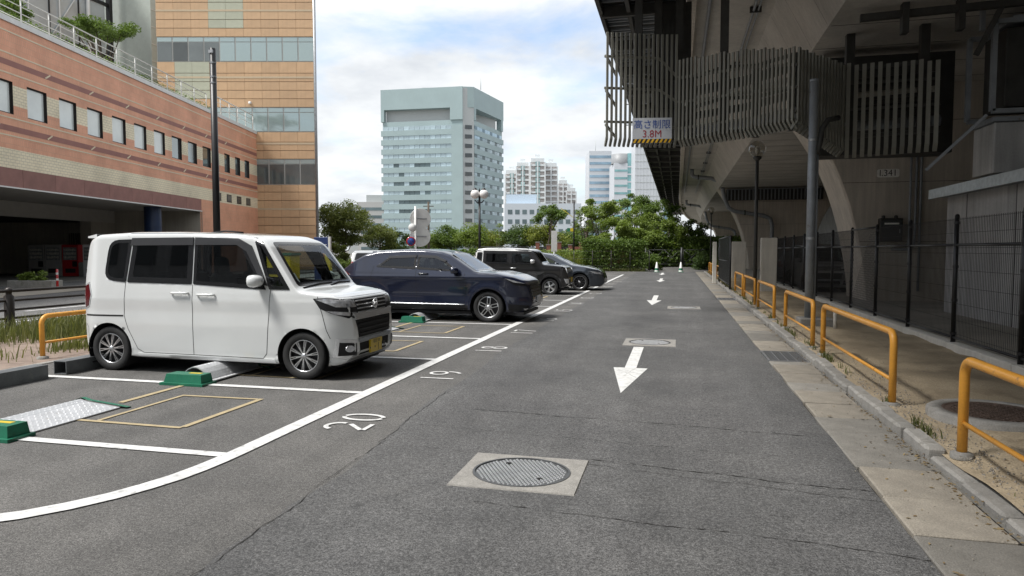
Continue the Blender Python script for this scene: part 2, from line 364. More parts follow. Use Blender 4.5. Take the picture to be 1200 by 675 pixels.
# lane arrows, pointing towards the entrance
def arrow(x, y, L=3.4):
    mb = MB(); z = MZ; h = L*.45
    mb.add([(x-.075*1.05,y+L,z),(x+.075*1.05,y+L,z),(x+.075,y+h,z),(x-.075,y+h,z)], [(0,3,2,1)])
    mb.add([(x-.22,y+h,z),(x,y,z),(x+.22,y+h,z)], [(0,1,2)]); return mb
for x, y, L in ((-.57, 7.36, 3.6), (-.66, 19.4, 4.2), (-.78, 33.5, 4.2), (-.9, 43, 4)):
    mark('white_lane_arrow', arrow(x, y, L))
WC = mat('arrow_crack', (.2,.2,.2), .9, var=.2, scale=20)
for a, b in (((-.5,8.95),(-.62,8.3)), ((-.72,8.85),(-.42,8.2)), ((-.56,8.6),(-.35,8.85))): 
    mb = crack(a, b, .007, .03, 14); mb.xf(Matrix.Translation((0,0,.003))); mark('paint_crack', mb, WC)
# manhole covers in the lane ------------------------------------
FR = mat('manhole_surround', (.25,.24,.22), .9, var=.15, scale=8, fine=.25, fscale=130, bump=.5, bscale=110)
def manhole(cx, cy, w, d, label, lid='iron', skew=0):
    t = thing('manhole', label, 'manhole', (cx, cy, 0))
    mb = MB(); n = 40; rx, ry = .335*w/.82, .335*w/.82; ry = min(ry, d*.43); top = .012
    ring = [(rx*math.cos(2*PI*k/n), ry*math.sin(2*PI*k/n)) for k in range(n)]
    def sq(k):
        a = 2*PI*k/n; c, s = math.cos(a), math.sin(a); m = max(abs(c)/(w/2), abs(s)/(d/2)); return (c/m, s/m)
    o = [sq(k) for k in range(n)]
    for cx_, cy_ in ((1,1),(-1,1),(-1,-1),(1,-1)):
        j = min(range(n), key=lambda k: (o[k][0]-cx_*w/2)**2 + (o[k][1]-cy_*d/2)**2); o[j] = (cx_*w/2, cy_*d/2)
    vs = [(x,y,top) for x,y in ring]+[(x,y,top) for x,y in o]+[(x*1.012,y*1.012,.004) for x,y in o]+[(x,y,-.01) for x,y in ring]
    mb.add(vs, [[k, n+k, n+(k+1)%n, (k+1)%n] for k in range(n)] + [[n+k, 2*n+k, 2*n+(k+1)%n, n+(k+1)%n] for k in range(n)] + [[3*n+k, k, (k+1)%n, 3*n+(k+1)%n] for k in range(n)])
    part('concrete_surround', mb, FR, t)
    r1 = MB(); sc = lambda f, z: [(x*f, y*f, z) for x, y in ring]
    r1.add(sc(.995,.016)+sc(.95,.016)+sc(.95,.004)+sc(.995,.006), [[a*n+k, a*n+(k+1)%n, ((a+1)%4)*n+(k+1)%n, ((a+1)%4)*n+k] for a in range(4) for k in range(n)])
    part('iron_ring', r1, IRON, t)
    b = MB(); b.add(sc(.945,.008), [list(range(n))]); lidp = part('cover', b, IRON if lid == 'iron' else RUST, t)
    st = MB(); s = .030 if w > .7 else .05; r0 = .9                              # raised anti-slip studs
    for i in range(-14, 15):
        for j in range(-14, 15):
            x, y = i*s + (j%2)*s/2, j*s*.87
            if (x/rx)**2 + (y/ry)**2 < r0**2: 
                h = s*.31; st.add([(x-h,y,.008),(x,y-h,.008),(x+h,y,.008),(x,y+h,.008),(x-h*.7,y,.015),(x,y-h*.7,.015),(x+h*.7,y,.015),(x,y+h*.7,.015)], [(0,1,5,4),(1,2,6,5),(2,3,7,6),(3,0,4,7),(4,5,6,7)])
    so_ = part('stud_pattern', st, STUD if lid == 'iron' else RUST, t); so_['kind'] = 'stuff'
    for x, y in ((-.13,.16),(.15,-.12)): part('lifting_slot', MB().box(x-.018,x+.018,y-.012,y+.012,.007,.0165), DARK, t)
manhole(-1.03, 4.55, .84, .72, 'manhole with studded round lid in a pale concrete square')
manhole(-.42, 11.55, .84, .85, 'flat manhole directly behind the big white arrow')
manhole(.2, 18.75, .84, .8, 'manhole beside the second lane arrow')
# ---------------------------------------------------------------- gutter, kerb, sandy strip
sheet('gutter_bed', 1.25, 1.82, -12, 49.5, -.026, CRACK)
def slabmesh(L, W_=.545, m=None):
    mb = MB(); mb.bbox(.012 if m else 0, W_ - (.03 if m else 0), 0, L, -.06, .016 if m else .012, .008); return mb.mesh('slab', m or CONC)
SL = [slabmesh(.588, m=CONC2), slabmesh(.485), slabmesh(.985)]
gut = thing('concrete_gutter', 'line of pale concrete gutter slabs between lane and kerb', 'gutter', (1.262, -4, 0))
y = -4.0; i = 0; grates = [(10.02, 10.98), (21.9, 22.9)]
while y < 49:
    hit = [g for g in grates if g[0] - .5 < y < g[1]]
    if hit and y >= hit[0][0] - .3:
        y = hit[0][1] + .012; continue
    k = [2,0,0,2,1,0,0,1,0,0][i % 10] if y > -2 else 2; L = [.588,.485,.985][k]
    nx = [g for g in grates if y < g[0] < y + L + .25]
    if nx:
        L2 = nx[0][0] - y - .012; me = slabmesh(L2); L = L2
    else: me = SL[k]
    o = link('slab', me, gut, (RNG.normal()*.006, y + 4, RNG.normal()*.003), (RNG.normal()*.004, RNG.normal()*.006, RNG.normal()*.004)); y += L + .016; i += 1
for gi, (a, b) in enumerate(grates):
    t = thing('drain_grate', ['steel bar drain grate set in the gutter beside the orange rails', 'second drain grate, in the gutter beside the lamp post with a globe'][gi], 'drain grate', (1.53, (a+b)/2, 0))
    h = (b-a)/2; f = MB(); f.box(-.268,.268,-h,-h+.03,-.03,.012).box(-.268,.268,h-.03,h,-.03,.012).box(-.268,-.24,-h+.03,h-.03,-.03,.012).box(.24,.268,-h+.03,h-.03,-.03,.012); part('frame', f, GALV, t)
    bar = MB(); bar.box(-.24,.24,-.006,.006,-.03,.010); me = bar.mesh('bar', GALV); n = 14
    for k in range(n): link('bar', me, t, (0, -h+.03+(k+.5)*(2*h-.06)/n, 0))
    for xx in (-.12, 0, .12): f = MB(); f.box(xx-.006, xx+.006, -h+.03, h-.03, -.026, .0085); part('cross_bar', f, GALV, t)
kb = MB(); kb.bbox(0, .14, 0, .592, -.08, .088, .02); KM = kb.mesh('kerb_stone', KERB)
kb = MB(); kb.bbox(0, .15, 0, .592, -.08, .045, .018); KM2 = kb.mesh('kerb_stone', KERB)
kerb = thing('kerb', 'weathered concrete kerb stones along the sandy strip', 'kerb', (1.815, -4, 0))
for k in range(88):
    y = -4 + k*.6; low = 3.6 < y < 5.3
    link('kerb_stone', KM2 if low else KM, kerb, (RNG.normal()*.008 + (.03 if low else 0), y + 4, RNG.normal()*.006 - (.02 if low else 0)), (RNG.normal()*.01, RNG.normal()*.02, RNG.normal()*.012))
# sand: a gently uneven sheet
def bumpy(x0, x1, y0, y1, nx, ny, f):
    mb = MB(); X = np.linspace(x0, x1, nx); Yv = np.linspace(y0, y1, ny)
    vs = [(x, y, f(x, y)) for y in Yv for x in X]
    return mb.add(vs, [[j*nx+i, j*nx+i+1, (j+1)*nx+i+1, (j+1)*nx+i] for j in range(ny-1) for i in range(nx-1)], True)
def hs(x, y):
    e = min(1, (x-1.95)/.5) if x > 1.95 else 0
    return .055 + .02*e + .018*math.sin(x*3.1+y*.9)*math.sin(y*1.7-x) + .01*math.sin(y*5.3+x*4) + RNG.normal()*.004
o = link('sandy_strip', bumpy(1.93, 4.02, -5, 49, 30, 330, hs).mesh('sandy_strip', SAND)); o['kind'] = 'structure'
GRAV = mat('gravel', (.22,.2,.17), .9, var=.3, scale=30, fine=.2)
mb = MB()                                                            # crumbs of gravel by the kerb
for k in range(2600):
    y = 3 + 12*RNG.random()**1.6; x = 1.97 + abs(RNG.normal())*.22 if k % 5 else RNG.uniform(1.98, 4); r = RNG.uniform(.004, .013)
    if k % 13 == 0: x = RNG.uniform(1.2, 1.9); r *= .6
    z = .068 if x > 1.95 else .016
    a = RNG.random()*6
    mb.add([(x+r*math.cos(a),y+r*math.sin(a),z),(x+r*math.cos(a+2),y+r*math.sin(a+2),z),(x+r*math.cos(a+4.2),y+r*math.sin(a+4.2),z),(x,y,z+r*1.1)], [(0,1,3),(1,2,3),(2,0,3)])
solo('gravel', mb, GRAV, 'loose gravel crumbs scattered along the kerb', 'gravel', kind='stuff')
# round rusty manhole in the sand
t = thing('sand_manhole', 'rusty round iron manhole in a concrete collar in the sand', 'manhole', (2.72, 6.72, .06))
c = MB(); c.lathe([(.52,-.06),(.52,.07),(.50,.085),(.40,.085),(.40,.05)], 40); part('concrete_collar', c, KERB, t)
c = MB(); c.lathe([(.398,.05),(.398,.08),(.385,.082),(.37,.072),(.0,.072)], 40, smooth=False); part('iron_lid', c, RUST, t)
c = MB()
for i in range(-9, 10):
    for j in range(-9, 10):
        x, y = i*.04, j*.04
        if x*x+y*y < .34**2: c.box(x-.013,x+.013,y-.007,y+.007,.072,.08) if (i+j)%2 else c.box(x-.007,x+.007,y-.013,y+.013,.072,.08)
part('tread_pattern', c, RUST, t)['kind'] = 'stuff'
# ---------------------------------------------------------------- orange loop rails by the kerb
def loop_rail(L, h=.70, r=.034, rb=.11):
    p = [(0,0,-.1),(0,0,h-rb)] + [(0, rb-rb*math.cos(a), h-rb+rb*math.sin(a)) for a in np.linspace(.2, PI/2, 6)] + [(0, L-rb+rb*math.sin(a), h-rb+rb*math.cos(a)) for a in np.linspace(0, PI/2-.2, 6)] + [(0,L,h-rb),(0,L,-.1)]
    return MB().tube(p, r, 14)
def rail_thing(x, y, z, L, rz, label, group='orange loop rails along the kerb', h=.70, lower=.24):
    t = thing('loop_rail', label, 'guard rail', (x, y, z), rz, group)
    part('hoop', loop_rail(L, h), ORANGE, t); part('lower_bar', MB().tube([(0,0,lower),(0,L,lower)], .018, 10), ORANGE, t)
    c = MB(); c.lathe([(.075,-.02),(.075,.018),(.036,.03)], 16); me = c.mesh('foot_collar', KERB)
    link('foot_collar', me, t, (0,0,0)); link('foot_collar', me, t, (0,L,0)); return t
for (y0, y1, lb) in ((2.1, 5.51, 'orange loop rail next to the rusty round manhole'), (7.17, 10.39, 'longest orange loop rail in view, next after the rusty manhole one'), (11.14, 13.83, 'orange loop rail standing in front of the grey pole'),
       (15.41, 18.34, 'orange loop rail before the first pale concrete slab'), (19.12, 22.0, 'orange loop rail standing by the globe lamp post'), (22.6, 25.4, 'orange loop rail starting beside the black gate leaf')):
    rail_thing(2.03, y0, .06, y1 - y0, 0, lb)
for k, y0 in enumerate((33.5, 36.2, 38.9, 41.6)):
    rail_thing(1.95, y0, .06, 2.2, 0, ['far orange loop rail, first beyond the black gate leaf', 'far orange loop rail, second beyond the black gate leaf', 'far orange loop rail, third beyond the black gate leaf', 'far orange loop rail, last before the closed steel gate'][k])
# ================================================================ cars
def paint(name, col, metal=.0, rough=.35, flake=0):
    m = mat(name, col, rough, metal, var=.03, scale=2, coat=1.0, stain=None); return m
TYRE = mat('tyre_rubber', (.016,.016,.016), .75, var=.2, scale=8, fine=.15)
TRIM = mat('black_trim', (.012,.012,.013), .55, var=.15, scale=8, spec=.3)
GLOSSB = mat('gloss_black', (.008,.008,.009), .15, var=0, coat=.5)
CHROME = mat('chrome', (.70,.71,.72), .25, .55, var=.05)
ALLOY = mat('machined_alloy', (.62,.63,.64), .28, .9, var=.08, scale=8)
ALLOYD = mat('dark_alloy', (.03,.03,.032), .35, .6, var=.1)
INTER = mat('car_interior', (.022,.022,.023), .8, var=.2, scale=6)
SEATM = mat('seat_fabric', (.035,.034,.034), .85, var=.2, scale=10)
DASHM = mat('dash_grey', (.10,.115,.11), .7, var=.15, scale=6)
GL_DARK = glass('privacy_glass', (.10,.105,.11)); GL_SIDE = glass('side_glass', (.50,.55,.53)); GL_FRONT = glass('windscreen_glass', (.66,.72,.70))
LENS = glass('lamp_lens', (.92,.94,.95), .02); REDL = mat('red_lamp', (.38,.01,.012), .12, var=.1, coat=.6); LAMPS = mat('lamp_reflector', (.50,.51,.53), .15, .4, var=.35, scale=22, coat=.8)
REDD = mat('smoked_red_lamp', (.10,.012,.014), .15, var=.2, coat=.6)
VISOR = mat('smoked_visor', (.03,.03,.032), .32, var=.1, scale=4)
def smooth_interp(pts, sm, lo, hi, n=600):
    xs = np.linspace(lo, hi, n); p = np.array(pts); ys = np.interp(xs, p[:,0], p[:,1])
    k = max(1, int(sm/(hi-lo)*n)); ker = np.hanning(2*k+3)[1:-1]; ker /= ker.sum()
    pad = np.concatenate([2*ys[0]-ys[1:len(ker)//2+1][::-1], ys, 2*ys[-1]-ys[-len(ker)//2:-1][::-1]])
    ys = np.convolve(pad, ker, 'valid')[:n]
    return lambda x: float(np.interp(x, xs, ys))
def rpoly(pts, r=.04, n=4):
    """polygon with rounded corners"""
    out_ = []; m = len(pts); rr = r if hasattr(r, '__len__') else [r]*m
    for i in range(m):
        p, a, b = Vector(pts[i]), Vector(pts[i-1]), Vector(pts[(i+1)%m]); u, v = (a-p), (b-p)
        d = min(rr[i], u.length*.45, v.length*.45); u.normalize(); v.normalize()
        p0, p1 = p+u*d, p+v*d
        for k in range(n+1):
            t = k/n; q = p0*(1-t)**2 + p*2*t*(1-t) + p1*t*t; out_.append((q.x, q.y))
    return out_
def inside(pt, poly):
    x, y = pt; c = False; j = len(poly)-1
    for i in range(len(poly)):
        if (poly[i][1] > y) != (poly[j][1] > y) and x < (poly[j][0]-poly[i][0])*(y-poly[i][1])/(poly[j][1]-poly[i][1]+1e-12)+poly[i][0]: c = not c
        j = i
    return c
def subdiv(poly, res):
    o = []
    for i in range(len(poly)):
        a, b = Vector(poly[i]), Vector(poly[(i+1)%len(poly)]); n = max(1, int((b-a).length/res))
        o += [tuple(a.lerp(b, k/n)) for k in range(n)]
    return o
SIDE_R = (Vector((0,0,0)), Vector((1,0,0)), Vector((0,0,1)), Vector((0,-1,0)))
SIDE_L = (Vector((0,0,0)), Vector((1,0,0)), Vector((0,0,1)), Vector((0,1,0)))
FRONT = (Vector((0,0,0)), Vector((0,1,0)), Vector((0,0,1)), Vector((1,0,0)))
REAR = (Vector((0,0,0)), Vector((0,1,0)), Vector((0,0,1)), Vector((-1,0,0)))
def oblique(side, ang=45):
    """view of the car's front corner: a = along, b = up"""
    c, s = math.cos(R(ang)), math.sin(R(ang)); n = Vector((c, side*s, 0)); return (Vector((0,0,0)), Vector((-s*side, c, 0))*(1 if side > 0 else 1), Vector((0,0,1)), n)
def frame_pt(fr, a, b): return fr[0] + fr[1]*a + fr[2]*b
def patch(bvh, poly, fr, off=.004, hole=None, res=.05, skirt=.014):
    """sheet of polygon `poly` wrapped on the body, seen along frame `fr`, with a rim"""
    B = subdiv(poly, res); V = [Vector(p) for p in B]; E = [(i, (i+1)%len(B)) for i in range(len(B))]
    if hole:
        H = subdiv(hole, res); o = len(V); V += [Vector(p) for p in H]; E += [(o+i, o+(i+1)%len(H)) for i in range(len(H))]
    xs = [p[0] for p in B]; ys_ = [p[1] for p in B]
    for x in np.arange(min(xs)+res/2, max(xs), res):
        for y in np.arange(min(ys_)+res/2, max(ys_), res):
            if inside((x,y), poly) and not (hole and inside((x,y), hole)):
                if min((x-q[0])**2+(y-q[1])**2 for q in B) > (res*.4)**2: V.append(Vector((x,y)))
    vv, ee, ff, *_ = delaunay_2d_cdt(V, E, [], 0, 1e-5)
    P = []; ok = []
    for q in vv:
        p0 = frame_pt(fr, q.x, q.y) + fr[3]*6; h = bvh.ray_cast(p0, -fr[3])
        if h[0] is None: P.append(None)
        else:
            nrm = h[1] if h[1].dot(fr[3]) > 0 else -h[1]; g_ = []
            for ax_ in (fr[1], fr[2]):                                     # even out the facets: slope over a few centimetres
                q1, q2 = bvh.ray_cast(p0 + ax_*.03, -fr[3]), bvh.ray_cast(p0 - ax_*.03, -fr[3])
                g_.append(None if q1[0] is None or q2[0] is None else ((q1[0]-q2[0]).dot(fr[3])/.06))
            if None not in g_ and max(abs(g) for g in g_) < 2.5: nrm = (fr[3] - fr[1]*g_[0] - fr[2]*g_[1]).normalized()
            P.append((h[0] + fr[3]*off, nrm))
    F = []
    for f in ff:
        c = sum((vv[i] for i in f), Vector((0,0)))/len(f)
        if inside(c, poly) and not (hole and inside(c, hole)) and all(P[i] for i in f): F.append(list(f))
    mb = MB(); used = sorted({i for f in F for i in f}); ix = {u: k for k, u in enumerate(used)}
    pts = [P[i][0] for i in used]; F = [[ix[i] for i in f] for f in F]
    if not F: return mb
    a, b, c = (pts[i] for i in F[0][:3])
    if (b-a).cross(c-a).dot(fr[3]) < 0: F = [f[::-1] for f in F]
    mb.add(pts, F, True); mb.nrm = [P[i][1] for i in used]
    if skirt:
        cnt = {}
        for f in F:
            for i in range(len(f)): cnt[(f[i], f[(i+1)%len(f)])] = 1
        for (i, j) in cnt:
            if (j, i) not in cnt:
                a, b = pts[i], pts[j]; mb.add([a, b, b - fr[3]*skirt, a - fr[3]*skirt], [(1,0,3,2)])
    return mb
class Car:
    def __init__(s, c):
        s.c = c; xr, xf = c['xr'], c['xf']
        s.zt = smooth_interp(c['top'], c.get('sm', .05), xr, xf); s.zb = smooth_interp(c['bot'], .04, xr, xf)
        s.rc = smooth_interp(c['rc'], .1, xr, xf); s.belt = smooth_interp(c['belt'], .1, xr, xf)
    def w(s, x, z):
        c = s.c; P = c['W']
        d = c['xf'] - x; rf, kf, pf = c['front']
        if d < rf: P *= 1 - kf*(1-d/rf)**pf
        d = x - c['xr']; rr, kr, pr_ = c['rear']
        if d < rr: P *= 1 - kr*(1-d/rr)**pr_
        sec = c['sec']; f = float(np.interp(z, [q[0] for q in sec], [q[1] for q in sec]))
        b = s.belt(x); y = P*f
        if z > b: y -= (z-b)*c['tum']
        for (wx, wz, ra, fl) in c.get('flare', []):
            dd = math.hypot(x-wx, z-wz); y += fl*math.exp(-((dd-ra)/.07)**2) * (1 if z < b else 0)
        for (z0, amp, sg) in c.get('crease', []): y += amp*math.exp(-((z-z0)/sg)**2)
        return max(y, .02)
    def half(s, x):
        zt, zb = s.zt(x), s.zb(x); rc = min(s.rc(x), (zt-zb)*.45); zs = zt-rc; e = s.c.get('e', .6)
        pts = [(0, zb), (s.w(x, zb+.01)*.5, zb), (s.w(x, zb+.01)*.9, zb)]
        n = s.c.get('ns', 30)
        for k in range(n): z = zb + .01 + (zs-zb-.01)*k/(n-1); pts.append((s.w(x, z), z))
        ws = s.w(x, zs)
        for k in range(1, 12):
            th = PI/2*k/11; pts.append((ws*max(math.cos(th), 0)**e, zs + rc*math.sin(th)**e))
        pts[-1] = (0, zt); return pts
    def build(s, wheels, ra):
        c = s.c; N = c.get('nx', 96); t = np.linspace(0, 1, N); u = t - .22*np.sin(2*PI*t)/(2*PI)*1.0
        xs = c['xr'] + (c['xf']-c['xr'])*(.5-.5*np.cos(PI*t))*.35 + (c['xf']-c['xr'])*t*.65
        ns = c.get('ns', 30); rings = []
        V = []
        for x in xs:
            h = s.half(float(x)); ring = [(float(x), -y, z) for y, z in h] + [(float(x), y, z) for y, z in h[-2:0:-1]]
            rings.append(ring); V += ring
        m = len(rings[0]); s.m = m
        F = [[i*m+k, (i+1)*m+k, (i+1)*m+(k+1)%m, i*m+(k+1)%m] for i in range(N-1) for k in range(m)]
        for ci, flip in ((0, True), (N-1, False)):
            cx_ = sum((Vector(p) for p in rings[ci]), Vector())/m; V.append(tuple(cx_)); o = len(V)-1
            for k in range(m):
                f = [ci*m+k, ci*m+(k+1)%m, o]; F.append(f if flip else f[::-1])
        s.bvh = BVHTree.FromPolygons([Vector(p) for p in V], F)
        # snap to arches
        V = [list(p) for p in V]
        for i in range(N):
            for k in range(m):
                p = V[i*m+k]
                for wx, wz in wheels:
                    d = math.hypot(p[0]-wx, p[2]-wz)
                    if abs(p[1]) > .3 and abs(d-ra) < .028 and p[2] < wz+ra+.03 and d > 1e-4:
                        nx_, nz_ = wx+(p[0]-wx)*ra/d, wz+(p[2]-wz)*ra/d
                        sg = 1 if p[1] > 0 else -1
                        if abs(p[1]) > s.w(p[0], p[2])*.93: p[1] = sg*s.w(nx_, max(nz_, s.zb(nx_)))
                        p[0], p[2] = nx_, nz_
        # snap to the window openings so that their edges come out clean
        for w_ in c['windows']:
            hp = subdiv(w_['hole'], .012); ax = np.array(hp); lo, hi = ax.min(0)-.03, ax.max(0)+.03
            for p in V:
                if abs(p[1]) > .35 and lo[0] < p[0] < hi[0] and lo[1] < p[2] < hi[1]:
                    d2 = (ax[:,0]-p[0])**2 + (ax[:,1]-p[2])**2; j = int(d2.argmin())
                    if d2[j] < .021**2:
                        sg = 1 if p[1] > 0 else -1; h = s.bvh.ray_cast(Vector((ax[j,0], sg*6, ax[j,1])), Vector((0,-sg,0)))
                        if h[0] is not None: p[0], p[1], p[2] = h[0]
        s.V, s.F, s.wheels, s.ra = V, F, wheels, ra
    def shell(s, holes_side, holes_top):
        """outer skin with openings for arches, side windows (x,z) and screens (x-range, y-limit)"""
        F = []; HS = [(h, (min(p[0] for p in h)-.05, max(p[0] for p in h)+.05, min(p[1] for p in h)-.05, max(p[1] for p in h)+.05), shrink(h, .004)) for h in holes_side]
        for f in s.F:
            c = [sum(s.V[i][k] for i in f)/len(f) for k in range(3)]; drop = False
            for wx, wz in s.wheels:
                if math.hypot(c[0]-wx, c[2]-wz) < s.ra-.004 and abs(c[1]) > .3: drop = True
            if abs(c[1]) > .35 and not drop:
                for h, bb, hs_ in HS:
                    if bb[0] < c[0] < bb[1] and bb[2] < c[2] < bb[3] and (inside((c[0], c[2]), h) or any(inside((s.V[i][0], s.V[i][2]), hs_) for i in f)): drop = True
            zs = s.zt(c[0]) - c[2]
            for (x0, x1, yl) in holes_top:
                if x0 < c[0] < x1 and abs(c[1]) < yl and zs < .13: drop = True
            if not drop: F.append(f)
        return F
def wheel_mesh(rad, wid, rim, style):
    o = {}
    ty = MB(); hw = wid/2; ty.lathe([(rim*.98,-hw*.8),(rim*1.03,-hw*.97),(rad*.93,-hw),(rad*.985,-hw*.86),(rad,-hw*.6),(rad,hw*.6),(rad*.985,hw*.86),(rad*.93,hw),(rim*1.03,hw*.97),(rim*.98,hw*.8)], 40, axis='y')
    for q in (-.45, -.15, .15, .45): pass
    o['tyre'] = ty.mesh('tyre', TYRE)
    br = MB(); br.lathe([(rim*.99,-hw*.78),(rim*.93,-hw*.74),(rim*.9,-hw*.2),(rim*.88,hw*.7)], 40, axis='y'); br.lathe([(rim*.9,-hw*.05),(.03,-hw*.05)], 32, axis='y', smooth=False)
    o['barrel'] = br.mesh('wheel', ALLOYD)
    rg = MB(); rg.lathe([(rim*1.0,-hw*.80),(rim*.985,-hw*.86),(rim*.95,-hw*.84),(rim*.93,-hw*.72)], 40, axis='y'); sp = MB(); yo = -hw*.80
    def bar(a, r0, r1, w0, w1, y0, y1, off=0):
        c, s_ = math.cos(a), math.sin(a)
        def P(r, t, y): return (c*r - s_*t, y, s_*r + c*t)
        vs = [P(r0, off-w0, y0), P(r0, off+w0, y0), P(r1, off+w1, y1), P(r1, off-w1, y1)]; vs += [(x, y+.02, z) for x, y, z in vs]
        sp.add(vs, [(0,1,2,3),(0,4,5,1),(1,5,6,2),(2,6,7,3),(3,7,4,0)])
    if style == 'twin':
        for k in range(10):
            a = 2*PI*k/10 + PI/2
            bar(a, rim*.12, rim*.55, rim*.045, rim*.05, yo-.004, yo-.006)
            for sg in (-1, 1): bar(a + sg*.055, rim*.5, rim*.97, rim*.022, rim*.028, yo-.006, yo, sg*rim*.012)
    elif style == 'petal':
        for k in range(5):
            a = 2*PI*k/5 + PI/2
            for sg in (-1, 1):
                bar(a, rim*.25, rim*.9, rim*.03, rim*.035, yo-.006, yo, sg*rim*.13); 
            bar(a, rim*.86, rim*.95, rim*.16, rim*.14, yo-.004, yo); bar(a, rim*.1, rim*.3, rim*.06, rim*.15, yo-.004, yo-.006)
    elif style == 'block':
        for k in range(5):
            a = 2*PI*k/5 + PI/2; bar(a, rim*.1, rim*.97, rim*.1, rim*.22, yo-.006, yo); 
    else:
        for k in range(10):
            a = 2*PI*k/10 + PI/2; bar(a, rim*.12, rim*.97, rim*.035, rim*.05, yo-.005, yo)
    hb = MB(); hb.lathe([(rim*.17,yo+.02),(rim*.17,yo-.008),(rim*.12,yo-.016),(.0005,yo-.018)], 20, axis='y')
    o['spokes'] = sp.mesh('spokes', ALLOY if style != 'ten' else mat('grey_alloy', (.10,.10,.105), .35, .8)); o['cap'] = hb.mesh('hub_cap', ALLOY); o['rim'] = rg.mesh('rim_edge', ALLOY)
    return o
def add_wheels(t, wheels, hw, rad, wid, rim, style):
    o = wheel_mesh(rad, wid, rim, style)
    for (x, z) in wheels:
        for sg in (-1, 1):
            wh = link('wheel', o['barrel'], t, (x, sg*(hw-wid/2), z), (0, RNG.uniform(0, 1), 0 if sg < 0 else PI))
            for nm, k in (('tyre','tyre'),('spokes','spokes'),('rim_edge','rim'),('hub_cap','cap')): link(nm, o[k], wh)
def seam(car, pts, w=.007, fr=SIDE_R, off=.0015):
    """thin dark joint between panels"""
    P = []
    for i in range(len(pts)-1):
        a, b = Vector(pts[i]), Vector(pts[i+1]); n = max(1, int((b-a).length/.03)); P += [a.lerp(b, k/n) for k in range(n)]
    P.append(Vector(pts[-1])); mb = MB(); vs = []
    for i, p in enumerate(P):
        t = (P[min(i+1,len(P)-1)]-P[max(i-1,0)]).normalized(); nr = Vector((-t.y, t.x))*w/2
        for q in (p+nr, p-nr):
            h = car.bvh.ray_cast(frame_pt(fr, q.x, q.y)+fr[3]*6, -fr[3])
            if h[0] is None: return mb if not vs else mb.add(vs, [[2*k,2*k+1,2*k+3,2*k+2] for k in range(len(vs)//2-1)])
            vs.append(h[0]+fr[3]*off)
        if len(vs) % 2: vs.pop()
    return mb.add(vs, [[2*k,2*k+1,2*k+3,2*k+2] for k in range(len(vs)//2-1)])
def joinmb(*ms):
    o = MB()
    for m in ms: o.add(m.v, m.f, True)
    return o
